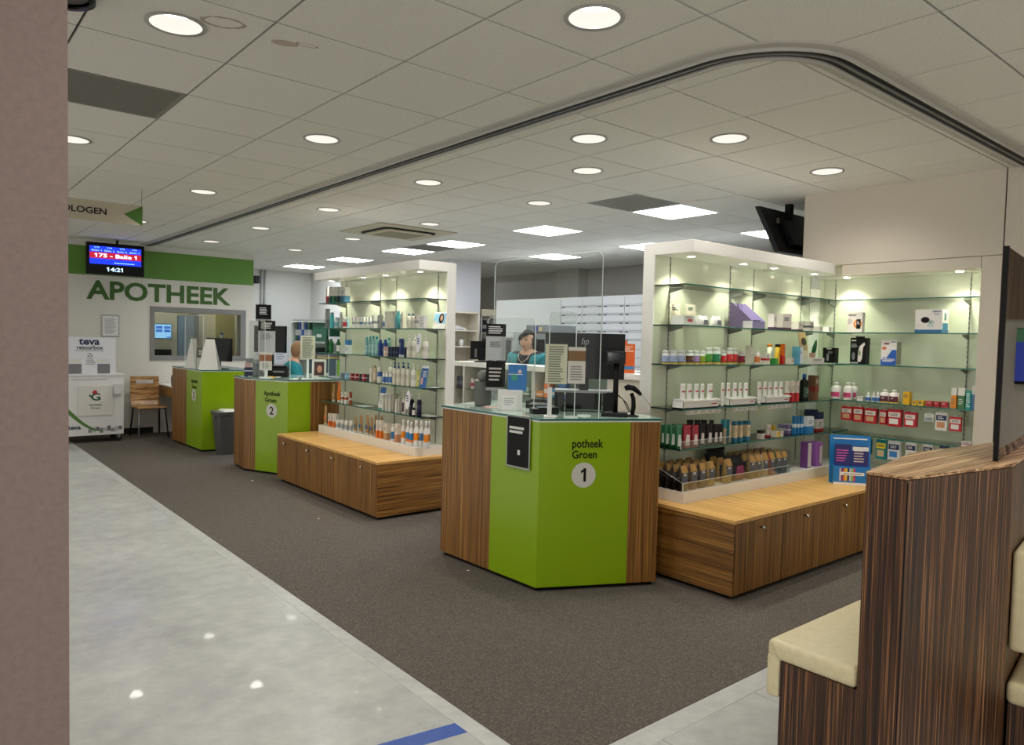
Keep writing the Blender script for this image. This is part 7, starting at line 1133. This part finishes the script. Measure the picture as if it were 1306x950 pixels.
G().tube([(.05,.01,.135),(.075,.01,.115),(.105,.01,.08),(.115,.01,.05),(.1,.01,.025),(.06,.01,.02),(.02,.02,.02)], .0022, 6).obj('cable', M('#8c8c8a', .4), hd); G().tube([(-.02,.04,.02),(-.06,.05,.10),(-.12,.06,.14),(-.20,.06,.13)], .003, 6).obj('black_cable', black_m, hd); G().tube([(-.01,.04,.02),(-.04,.05,.08),(-.09,.06,.125),(-.16,.06,.14)], .003, 6).obj('black_cable', black_m, hd)
# ------------------------------------------------------------------ staff area behind the counters
t = thing('back_counter', 'cream open shelf counter behind the nearest counter', 'counter', (0, 0, 0))
cm = M('#d6d2c4', .5)
G().box(4.53,4.0,1.215,4.86,6.50,1.262).obj('worktop', M('#e2e0d8', .4), t); G().box(4.82,4.0,.004,4.84,6.48,1.215).obj('rear_panel', M('#8fa596', .3), t); G().box(4.55,4.0,.70,4.82,6.48,.72).obj('bottom_board', cm, t)
for y in (6.46, 6.26, 5.16, 4.02): G().box(4.55,y-.015,.004,4.82,y+.015,1.215).obj('upright', cm, t)
for (y0, y1) in ((6.28,6.44),(5.18,6.24),(4.04,5.14)): G().box(4.57,y0,.97,4.81,y1,.978).obj('shelf', glass_sh, t)
def crate(name, label, cat, x, y, z, w, d, h, c, c2=None, g=None):
    t = thing(name, label, cat, (x, y, z), 0, g); G().box(-w/2,-d/2,0,w/2,d/2,h).obj('body', M(c, .5), t)
    if c2: G().box(-w/2-.0008,-d/2-.0008,h*.3,w/2,d/2,h*.6).obj('colour_band', M(c2, .5), t)
for k in range(3): crate('carton', 'dark grey carton on back counter shelf, left bay', 'carton', 4.62, 6.42-.055*k, .9785, .06, .045, .12, '#3c3c44', '#6a6a72', 'dark cartons in left bay')
crate('carton', 'white and red carton on the back counter shelf', 'carton', 4.62, 6.16, .9785, .06, .05, .11, '#c9c2bc', '#b02c38'); crate('carton', 'cream carton beside white and red carton, back counter', 'carton', 4.63, 6.08, .9785, .06, .06, .11, '#cfc4b4', '#8a8a8a')
for k, (c, n) in enumerate((('#e08a28','orange'),('#e0762a','deep orange'),('#4a90c4','sky blue'),('#2f6fb0','blue'),('#d87030','rust orange'))): crate('carton', '%s medicine carton on back counter shelf, right bay' % n, 'carton', 4.62, 5.10-.1*k, .9785, .06, .085, [.05,.13,.09,.15,.07][k], c, '#d8d2c8')
crate('carton', 'pale green carton stack on the back counter shelf', 'carton', 4.62, 5.32, .9785, .06, .12, .07, '#b9c6b4', '#7fa68c')
t = thing('monitor', 'black monitor on back counter beside left shelving', 'monitor', (4.66,6.10,1.2625), facing((4.66,6.1))-R(5)); G().box(-.12,-.012,.03,.12,.02,.22).obj('housing', blackg, t); G().box(-.03,-.05,.02,.04,-.012,.15).obj('stand_arm', black_m, t); G().box(-.07,-.07,0,.07,.05,.01).obj('foot', black_m, t); G().box(-.07,-.06,.05,-.045,-.03,.14).obj('side_grip', M('#55575a', .4), t)
t = thing('leaflet_display', 'orange cardboard leaflet display behind large monitor', 'display', (4.62,4.0+.05,1.2625), facing((4.6,4.05))); om = M('#d9662a', .5)
G().box(-.07,.03,0,.055,.034,.23).obj('back_board', om, t); G().box(-.07,-.03,0,.055,.03,.07).obj('tray', om, t); G().box(-.07,-.0315,.03,.05,-.03,.055).obj('blue_leaflet', M('#3a7ab0', .5), t); G().add([(x, y, z) for x in (-.072,-.07) for y, z in ((-.03,.07),(.03,.07),(.03,.18))] , [(0,1,2),(5,4,3),(0,3,4,1),(1,4,5,2),(2,5,3,0)]).obj('side_flap', om, t); bars((0,.03,.19), UX, .09, .05, 3, .5).obj('printed_text', M('#e8c9b0', .6), t); disc(G(), (-.03,.03,.235), UX, .025, .003, 16).obj('round_tab', om, t)
t.location = (4.40,3.86,1.2625)
t = thing('side_ledge', 'white ledge carrying the orange leaflet display', 'ledge'); G().box(4.28,3.6,1.22,4.53,4.0,1.262).obj('ledge_top', white_s, t); G().box(4.30,3.62,.004,4.34,3.98,1.22).obj('ledge_side', cm, t)
# cream cabinet before the pillar
t = thing('cream_cabinet', 'tall cream open cabinet below the white pillar', 'cabinet', (0, 9.2, 0))
G().box(6.44,0,0,6.465,.3,1.92).obj('side_panel', cream_m, t); G().box(6.94,0,0,6.97,.3,1.92).obj('side_panel', cream_m, t); G().box(6.44,0,1.90,6.97,.3,1.925).obj('top_board', cream_m, t); G().box(6.465,.285,0,6.94,.3,1.9).obj('back_panel', cream_m, t)
for z in (1.62, 1.37, 1.1): G().box(6.465,.01,z,6.94,.285,z+.018).obj('shelf', M('#dcd6c8', .4), t)
t = thing('plastic_bag', 'crumpled clear bag on upper shelf of cream cabinet', 'bag', (6.60,9.32,1.6385)); G().lathe([(.09,0),(.11,.02),(.07,.05),(.03,.07)], 9, sx=1.2).obj('bag', M('#d8d8d2', .3), t); G().lathe([(.05,.0),(.055,.015),(.02,.04)], 7, (.13,-.02,0)).obj('bag_knot', M('#d8d8d2', .3), t)
t = thing('spray_bottle', 'small white bottle on middle shelf of cream cabinet', 'bottle', (6.70,9.3,1.3885)); G().lathe([(.035,0),(.035,.09),(.015,.11)], 14).obj('body', white_s, t, smooth=True); G().lathe([(.016,.11),(.016,.13)], 12).obj('cap', grey_m, t)
t = thing('carton', 'green and red carton on lower shelf of cream cabinet', 'carton', (6.66,9.3,1.1185)); G().box(-.05,-.03,0,.14,.03,.045).obj('body', M('#c23a34', .5), t); G().box(-.051,-.031,0,-.01,.031,.055).obj('green_end', M('#5a9a3a', .5), t)
# dark open racks beside the pillar
t = thing('storage_rack', 'storage rack with dark boxes right of the pillar', 'rack', (0, 9.6, 0))
for x in (7.3, 7.62, 8.0): G().box(x,0,0,x+.03,.3,1.92).obj('post', M('#b5b0a4', .5), t)
for z in (1.3, 1.6, 1.88): G().box(7.3,0,z,8.03,.3,z+.02).obj('shelf', M('#a9a59a', .5), t)
for k, (x, z) in enumerate(((7.4,1.62),(7.5,1.62),(7.75,1.62),(7.4,1.32),(7.76,1.32))): crate('storage_box', 'dark storage box in rack right of the pillar', 'box', x, 9.7, z+.0005, .08, .15, [.2,.16,.12,.2,.15][k], ['#26262a','#3a3036','#2c2a30','#4a3a3e','#222226'][k], '#8a8a86', 'dark boxes in the storage rack')
crate('storage_box', 'cream box on top of the storage rack', 'box', 7.48, 9.72, 1.9005, .3, .2, .1, '#c9bfa4')
# drawer wall
t = thing('drawer_cabinet', 'white medicine drawer wall behind the staff counter', 'cabinet')
dm = M('#d5d4d4', .35)
G().box(7.0,4.6,0,7.6,8.805,2.10).obj('carcass', M('#c9c8c8', .4), t); G().box(6.985,7.37,1.05,7.0,8.80,2.095).obj('plain_panel', M('#cbc9c6', .4), t)
yj = [7.365, 6.956, 6.586, 6.21, 5.83, 5.45, 5.07, 4.65]
for a, b in zip(yj[1:], yj[:-1]):
    G().box(6.985,a+.003,1.985,7.0,b-.003,2.095).obj('header_board', dm, t)
    for k in range(9):
        z1 = 1.982-.109*k
        d = G().box(6.985,a+.004,z1-.104,7.0,b-.004,z1-.002).obj('drawer', dm, t)
        G().box(6.980,b-.075,z1-.022,6.985,b-.02,z1-.01).box(6.980,a+.02,z1-.022,6.985,a+.075,z1-.01).obj('label_clip', dark_m, d); G().box(6.982,a+.08,z1-.018,6.985,b-.08,z1-.013).obj('label_rail', M('#8f8c8a', .5), d)
t = thing('dispensing_machine', 'grey dispensing machine with dark glass door behind woman', 'machine', (6.05, 6.82, 0))
G().box(0,-.2,0,.5,.18,1.60).obj('body', M('#8d8f90', .5), t, bevel=.01); G().box(-.012,-.165,.9,0,.12,1.52).obj('door', blackg, t); G().box(-.01,-.2,1.60,.5,.18,1.70).obj('top_unit', M('#7d8082', .5), t, bevel=.01); G().box(-.013,-.05,1.62,-.01,.02,1.68).obj('blue_sticker', M('#2a3a8c', .5), t); G().box(-.013,-.12,1.62,-.01,-.06,1.67).obj('cream_sticker', M('#c9b48a', .5), t)
t = thing('dispensing_machine', 'grey machine with dark door left of woman', 'machine', (6.05, 7.42, 0)); G().box(0,-.2,0,.5,.2,1.62).obj('body', M('#b0b0ae', .5), t, bevel=.01); G().box(-.012,-.12,.9,0,.17,1.50).obj('door', M('#181b24', .15), t); G().box(-.012,-.16,1.53,0,.17,1.59).obj('control_strip', M('#c9c8c4', .4), t)
# unseen light panel added to brighten the booth behind the window
t = thing('added_booth_light', 'added unseen light panel brightening the booth behind the window', 'ceiling light', (3.3, 12.4, CEIL)); G().box(-.3,-.2,-.02,.3,.2,0).obj('housing', M('#dcdcda', .4), t); G().box(-.28,-.18,-.022,.28,.18,-.02).obj('diffuser', emit('#fff4dc', 26), t)
# hanging screen behind the right wall end
t = thing('hanging_monitor', 'black hanging screen seen from behind above right shelving', 'monitor', (5.605, 3.50, 0))
g = G(); P = [(0,0,2.69),(.85,0,2.69),(.95,-.16,2.30),(.07,-.16,2.30)]
g.add([(a, b+k, c) for k in (0, .05) for a, b, c in P], [(3,2,1,0),(4,5,6,7),(0,1,5,4),(1,2,6,5),(2,3,7,6),(3,0,4,7)]); g.obj('housing', M('#0a0a0b', .3), t, bevel=.004)
g = G(); g.add([(.25,-.075,2.6),(.6,-.075,2.6),(.62,-.17,2.38),(.28,-.17,2.38),(.25,-.04,2.6),(.6,-.04,2.6),(.62,-.12,2.38),(.28,-.12,2.38)], [(0,3,2,1),(4,5,6,7),(0,1,5,4),(1,2,6,5),(2,3,7,6),(3,0,4,7)]); g.obj('mount_plate', M('#161617', .4), t); G().box(.17,-.075,2.56,.2,-.06,2.60).obj('sticker', M('#55524a', .6), t); G().box(.4,-.05,2.6,.46,.0,CEIL).obj('mount_pole', black_m, t)
# far office shelves, binders, screen
t = thing('office_shelving', 'white wall shelving in the far office corner', 'shelving'); G().box(6.02,11.9,1.36,6.39,14.1,1.385).obj('shelf', M('#cfcfca', .5), t); G().box(6.02,11.9,1.02,6.39,14.1,1.045).obj('shelf', M('#cfcfca', .5), t); G().box(6.0,11.9,1.76,6.39,14.1,1.80).obj('bulkhead_edge', M('#a9aba8', .5), t); G().box(6.385,11.9,1.045,6.395,14.1,1.76).obj('rear_panel', M('#b5c4bc', .3), t)
for k, (c, n) in enumerate((('#1c5a40','dark green'),('#22469a','blue'),('#d8d8d8','white'),('#1f4690','navy blue'),('#1d6048','teal green'))): crate('ring_binder', '%s ring binder on far office shelf' % n, 'binder', 6.15, 13.98-.14*k, 1.3855, .24, .09, .37, c, '#c9c9c4' if k != 2 else '#3a6ab0')
t = thing('green_crate', 'green plastic crate on the far office shelf', 'crate', (6.2, 12.95, 1.3855)); G().box(-.16,-.3,0,.16,.3,.37).obj('body', M('#2a6a50', .5), t); G().box(-.163,-.28,.3,-.16,.28,.36).obj('rib', M('#245a44', .5), t); G().box(-.17,-.1,.08,-.163,.1,.14).obj('paper_label', white_s, t)
crate('paper_stack', 'white stack of papers on the far office shelf', 'papers', 6.15, 12.35, 1.3855, .25, .4, .10, '#cfd0d0', '#e2e2e0'); crate('paper_stack', 'grey and yellow paper stack on lower far shelf', 'papers', 6.15, 12.8, 1.0455, .26, .45, .1, '#8c8c8a', '#d9c06a'); crate('file_box', 'dark file box on lower far shelf', 'box', 6.17, 13.3, 1.0455, .24, .3, .22, '#4a4c50', '#77797c')
t = thing('office_monitor', 'dark office screen with green panel in far office', 'monitor', (5.3, 11.2, .74), R(-25)); G().box(-.25,0,.1,.2,.03,.38).obj('housing', M('#3a4a4e', .2), t); G().box(.22,0,.08,.34,.02,.36).obj('green_panel', M('#5a8a1a', .4), t); G().box(-.05,.0,0,.05,.06,.12).obj('neck', black_m, t)
t = thing('office_desk', 'white office desk in the far office', 'desk', (5.2, 11.0, 0)); G().box(-.7,-.4,.70,.7,.4,.735).obj('desk_top', white_s, t)
for sx in (-.66, .62):
    for sy in (-.36, .32): G().box(sx,sy,.004,sx+.04,sy+.04,.70).obj('leg', alu, t)
t = thing('notice_sheet', 'white printed sheet on the far office wall', 'notice', (5.78, 14.14, 1.2)); G().box(-.13,-.004,-.28,.13,0,.3).obj('sheet', M('#dcdce0', .5), t); bars((0,-.004,.02), UX, .18, .45, 10, .4).obj('printed_text', M('#9a9aa4', .6), t)
# ------------------------------------------------------------------ people
def skin_mesh(name, verts, edges, radii, mat, root=0, sub=2):
    me = bpy.data.meshes.new(name); me.from_pydata(verts, edges, []); o = bpy.data.objects.new(name, me); COL.objects.link(o)
    o.modifiers.new('skin', 'SKIN'); s = o.modifiers.new('sub', 'SUBSURF'); s.levels = s.render_levels = sub
    bm = bmesh.new(); bm.from_mesh(me); L = bm.verts.layers.skin.verify()
    for i, v in enumerate(bm.verts):
        r = radii[i]; v[L].radius = (r, r) if not isinstance(r, tuple) else r
        if i == root: v[L].use_root = True
    bm.to_mesh(me); bm.free()
    bpy.context.view_layer.update(); dg = bpy.context.evaluated_depsgraph_get()
    m2 = bpy.data.meshes.new_from_object(o.evaluated_get(dg)); bpy.data.objects.remove(o)
    m2.materials.clear(); m2.materials.append(mat)
    for p in m2.polygons: p.use_smooth = True
    m2.name = name; return m2
def head_verts(c, s, turn, tilt=0):
    """face looks along -y of the head frame; s = head height"""
    n, m = 28, 20; v = []; f = []
    rot = Matrix.Rotation(turn, 4, 'Z') @ Matrix.Rotation(tilt, 4, 'X')
    for j in range(m+1):
        th = math.pi*j/m
        for i in range(n):
            a = 2*math.pi*i/n; x, y, z = math.sin(th)*math.cos(a), math.sin(th)*math.sin(a), math.cos(th)
            k = 1 - .28*max(0, -z)**1.6*(1 if y < .2 else .5)
            X, Y, Z = x*.335*k, y*.42*(1-.1*max(0, -z)), z*.5
            fr = max(0, -y)
            Y -= .11*math.exp(-((X/.05)**2+((Z+.06)/.085)**2))*fr + .03*math.exp(-((X/.14)**2+((Z+.27)/.05)**2))*fr + .04*math.exp(-((X/.12)**2+((Z+.42)/.08)**2))*fr
            for sx in (-1, 1): Y += .045*math.exp(-(((X-sx*.13)/.07)**2+((Z-.03)/.05)**2))*fr
            if abs(abs(x)-.95) < .1 and abs(z+.05) < .16: X *= 1.12
            v.append(tuple(Vector(c) + rot @ Vector((X*s, Y*s, Z*s))))
    for j in range(m):
        for i in range(n): q = (i+1) % n; f.append((j*n+i, j*n+n+i, j*n+n+q, j*n+q))
    return v, f, rot
def person(name, label, J, c, hs, turn, hair_h, top_h, cardi_h, open_front, skin, pony=False, fwd=0):
    V = [J[k] for k in J]; idx = {k: i for i, k in enumerate(J)}
    E = []; rad = {'pelvis':.135,'waist':.118,'chest':.135,'collar':.085,'neck':.052,'skull':.05}
    def chain(*ks): E.extend((idx[a], idx[b]) for a, b in zip(ks, ks[1:]))
    chain('pelvis','waist','chest','collar','neck','skull')
    for s in 'lr':
        chain('collar','sh'+s,'el'+s,'wr'+s,'pm'+s); chain('pelvis','hip'+s,'kn'+s,'an'+s,'toe'+s)
        for k, q in zip(('hip','kn','an','toe','sh','el','wr','pm'), (.095,.06,.045,.038,.062,.043,.028,.036)): rad[k+s] = q
    body = skin_mesh('person_body', V, E, [rad[k] for k in J], skin)
    hv, hf, rot = head_verts(c, hs, turn)
    # hands: four fingers and a thumb per hand
    gh = G(); gh.v = [tuple(v.co) for v in body.vertices]; gh.f = [tuple(p.vertices) for p in body.polygons]
    gh.add(hv, hf)
    for s in 'lr':
        w_, p_ = Vector(J['wr'+s]), Vector(J['pm'+s]); d = (p_-w_).normalized(); side = d.cross(Vector((0,0,1))); side = side.normalized() if side.length > .01 else Vector((1,0,0)); dn = d.cross(side)*(-1 if d.cross(side).z > 0 else 1)
        for k, L_ in enumerate((.068,.078,.074,.058)):
            b = p_ + side*(.018*(k-1.5)); gh.tube([b, b+d*L_*.5+dn*.006, b+d*L_*.85+dn*.022, b+d*L_+dn*.035], [.0095,.009,.008,.006], 8)
        b = w_ + (p_-w_)*.45 + side*(.03 if s == 'l' else -.03); gh.tube([b, b+d*.03+side*(.02 if s == 'l' else -.02), b+d*.058+side*(.022 if s == 'l' else -.022)+dn*.01], [.012,.0105,.007], 8)
    body_o = gh.obj('person', skin, None, smooth=True); body_o.name = name; tag(body_o, label, 'person')
    # face details
    H = lambda x, y, z: tuple(Vector(c) + rot @ Vector((x*hs, y*hs, z*hs)))
    for sx in (-1, 1):
        g = G(); g.lathe([(max(.001,.011*math.sin(math.pi*j/6)), -.011*math.cos(math.pi*j/6)) for j in range(7)], 10, H(sx*.135, -.315, .03)); e = g.obj('eye', M('#e6e2de', .2), body_o, smooth=True)
        G().lathe([(max(.001,.0065*math.sin(math.pi*j/6)), -.0065*math.cos(math.pi*j/6)) for j in range(7)], 8, H(sx*.135, -.345, .03)).obj('iris', M('#2c2622', .2), e, smooth=True)
        G().tube([H(sx*.07, -.40, .10), H(sx*.13, -.395, .12), H(sx*.2, -.35, .10)], .005, 6).obj('eyebrow', M(hair_h, .7), body_o)
    G().tube([H(-.075, -.40, -.235), H(-.02, -.435, -.222), H(.02, -.435, -.222), H(.075, -.40, -.235)], [.004,.0085,.0085,.004], 8).obj('lips', M('#8f4440', .4), body_o, smooth=True)
    # hair: shell around skull, cut open at the face
    g = G(); n, m = 28, 16; zl = -.34 if not pony else -.22; v = []; keep = {}
    for j in range(m+1):
        th = math.pi*.74*j/m
        for i in range(n):
            a = 2*math.pi*i/n; x, y, z = math.sin(th)*math.cos(a), math.sin(th)*math.sin(a), math.cos(th)
            w = 1+.03*noise.noise(Vector((x*6, y*6, z*3)))
            keep[(j, i)] = not (y < -.1 and abs(x) < .83 and z < .56 - (.2 if x < -.1 else 0))
            v.append(H(x*.385*w, .03+y*.455*w, .02+z*.535*w))
    f = [(j*n+i, j*n+n+i, j*n+n+(i+1) % n, j*n+(i+1) % n) for j in range(m) for i in range(n) if keep[(j, i)] and keep[(j+1, i)] and keep[(j, (i+1) % n)] and keep[(j+1, (i+1) % n)]]
    g.add(v, f); ho = g.obj('hair', M(hair_h, .75), body_o, smooth=True); so = ho.modifiers.new('s', 'SOLIDIFY'); so.thickness = .016; so.offset = -.5
    if pony: G().tube([H(0,.45,.05), H(.02,.58,-.15), H(.03,.55,-.5), H(.02,.5,-.75)], [.025,.035,.03,.012], 10).obj('ponytail', M(hair_h, .55), ho, smooth=True)
    else: G().tube([H(.28,-.3,.42), H(.1,-.43,.36), H(-.12,-.44,.25), H(-.27,-.36,.1)], [.012,.022,.02,.008], 8).obj('fringe', M(hair_h, .55), ho, smooth=True)
    # clothes
    tk = ['pelvis','waist','chest','collar','shl','shr']; TV = [J[k] for k in tk]; m1 = skin_mesh('top', TV, [(0,1),(1,2),(2,3),(3,4),(3,5)], [.155,.138,.158,.118,.078,.078], M(top_h, .8)); mk('top', m1, body_o)
    ks = ['pelvis','waist','chest','collar','shl','ell','wrl','shr','elr','wrr']; kv = [Vector(J[k]) for k in ks]
    m2 = skin_mesh('cardigan', [tuple(v) for v in kv], [(0,1),(1,2),(2,3),(3,4),(4,5),(5,6),(3,7),(7,8),(8,9)], [.172,.152,.172,.13,.092,.066,.047,.092,.066,.047], M(cardi_h, .8))
    if open_front:
        bm = bmesh.new(); bm.from_mesh(m2); fr = Matrix.Rotation(fwd, 3, 'Z') @ Vector((0, -1, 0)); sd = Vector((-fr.y, fr.x, 0)); ch = Vector(J['chest'])
        dl = [q for q in bm.faces if (q.calc_center_median()-ch).dot(fr) > .03 and abs((q.calc_center_median()-ch).dot(sd)) < .065]
        bmesh.ops.delete(bm, geom=dl, context='FACES'); bm.to_mesh(m2); bm.free()
    mk('cardigan', m2, body_o)
    ks = ['pelvis','hipl','knl','anl','hipr','knr','anr']; m3 = skin_mesh('trousers', [J[k] for k in ks], [(0,1),(1,2),(2,3),(0,4),(4,5),(5,6)], [.155,.105,.075,.06,.105,.075,.06], M('#22242c', .8)); mk('trousers', m3, body_o)
    for s in 'lr': G().tube([Vector(J['an'+s])+Vector((0,0,-.03)), (Vector(J['an'+s])+Vector(J['toe'+s]))*.5+Vector((0,0,-.01)), Vector(J['toe'+s])], [.05,.048,.035], 10).obj('shoe', M('#1a1a1c', .5), body_o, smooth=True)
    return body_o
def frame(o, turn):
    Rm = Matrix.Rotation(turn, 3, 'Z'); return lambda x, y, z: tuple(Vector((o[0], o[1], 0)) + Rm @ Vector((x, y, z)))
# standing woman: body turned towards the hall, looking to the left of the photo
tn = facing((5.07,5.83))-R(25); F = frame((5.07,5.83), tn); dz = -.03
J = dict(pelvis=F(0,0,.93),waist=F(0,.01,1.08),chest=F(0,0,1.235),collar=F(0,.01,1.335),neck=F(0,.0,1.40),skull=F(0,-.01,1.46),
  shl=F(.165,.01,1.315),ell=F(.215,.02,1.07),wrl=F(.2,-.05,.84),pml=F(.19,-.07,.76),shr=F(-.165,.01,1.315),elr=F(-.215,.02,1.07),wrr=F(-.2,-.05,.84),pmr=F(-.19,-.07,.76),
  hipl=F(.09,0,.86),knl=F(.1,-.02,.47),anl=F(.1,.02,.08),toel=F(.11,-.12,.04),hipr=F(-.09,0,.86),knr=F(-.1,-.02,.47),anr=F(-.1,.02,.08),toer=F(-.11,-.12,.04))
p1 = person('person', 'standing person with dark bob, teal cardigan and black top', J, F(0,-.02,1.487), .225, tn-R(6), '#1d1311', '#15161b', '#0f7f8c', True, skin_m, fwd=tn)
G().tube([F(.065,-.09,1.37), F(.05,-.135,1.31), F(0,-.155,1.27), F(-.05,-.135,1.31), F(-.065,-.09,1.37)], .003, 6).obj('necklace', M('#c9bfae', .3, .5), p1)
# seated woman at the middle counter, profile to the right
tn = R(62); F = frame((4.14,9.63), tn)
J = dict(pelvis=F(0,.10,.56),waist=F(0,.09,.72),chest=F(0,.04,.90),collar=F(0,.02,1.02),neck=F(0,0,1.09),skull=F(0,-.02,1.15),
  shl=F(.17,.03,1.0),ell=F(.2,-.06,.80),wrl=F(.12,-.30,.85),pml=F(.09,-.36,.86),shr=F(-.17,.03,1.0),elr=F(-.2,-.06,.80),wrr=F(-.12,-.30,.85),pmr=F(-.09,-.36,.86),
  hipl=F(.09,.05,.54),knl=F(.11,-.36,.52),anl=F(.11,-.36,.09),toel=F(.12,-.48,.04),hipr=F(-.09,.05,.54),knr=F(-.11,-.36,.52),anr=F(-.11,-.36,.09),toer=F(-.12,-.48,.04))
for k in J:
    if k[:2] not in ('an', 'to'): J[k] = (J[k][0], J[k][1], J[k][2]+.085)
person('person', 'seated person with light brown hair and teal cardigan', J, F(0,-.05,1.29), .225, tn, '#94704e', '#1a5a66', '#137f8a', False, skin2_m, pony=False, fwd=tn)
t = thing('office_chair', 'black office chair under the seated person', 'chair', (4.14,9.63,0), tn)
G().box(-.24,-.18,.44,.24,.28,.50).obj('seat', dark_m, t, bevel=.03); g = G(); g.loft([[(x, .30+.05*math.cos(x*5)-.05, z) for x in (-.2,-.1,0,.1,.2)] + [(x, .34+.05*math.cos(x*5)-.05, z) for x in (.2,.1,0,-.1,-.2)] for z in (.55,.75,.95)]); g.obj('backrest', black_m, t, bevel=.01); G().tube([(0,.05,.40),(0,.05,.1)], .03, 10).obj('gas_column', black_m, t)
for s_ in (-1, 1): G().tube([(s_*.26,.1,.44),(s_*.30,.08,.60),(s_*.29,-.1,.66),(s_*.27,.2,.655)], .018, 8).obj('armrest', black_m, t, smooth=True)
for k in range(5): a = R(72*k); G().tube([(0,.05,.1),(.28*math.cos(a),.05+.28*math.sin(a),.06)], .018, 8).obj('star_leg', black_m, t); G().lathe([(.02,.004),(.03,.02),(.03,.045),(.02,.06)], 10, (.28*math.cos(a),.05+.28*math.sin(a),0)).obj('caster', black_m, t)
# ------------------------------------------------------------------ labels: an ordinal where look-alikes share one description
ORD = ['leftmost','second','third','fourth','fifth','sixth','seventh','eighth','ninth','tenth','eleventh','twelfth','thirteenth','fourteenth','fifteenth','sixteenth','seventeenth','eighteenth','nineteenth','twentieth','twenty-first','twenty-second','twenty-third','twenty-fourth']
bpy.context.view_layer.update()
by = {}
for o in THINGS: by.setdefault(o['label'], []).append(o)
for l, os in by.items():
    if len(os) < 2: continue
    os.sort(key=lambda o: px(o.matrix_world.translation)[0])
    for k, o in enumerate(os):
        o['label'] = l + (', leftmost' if k == 0 else ', rightmost' if k == len(os)-1 else ', %s from left' % ORD[k])
        if 'group' not in o: o['group'] = l.split(',')[0]
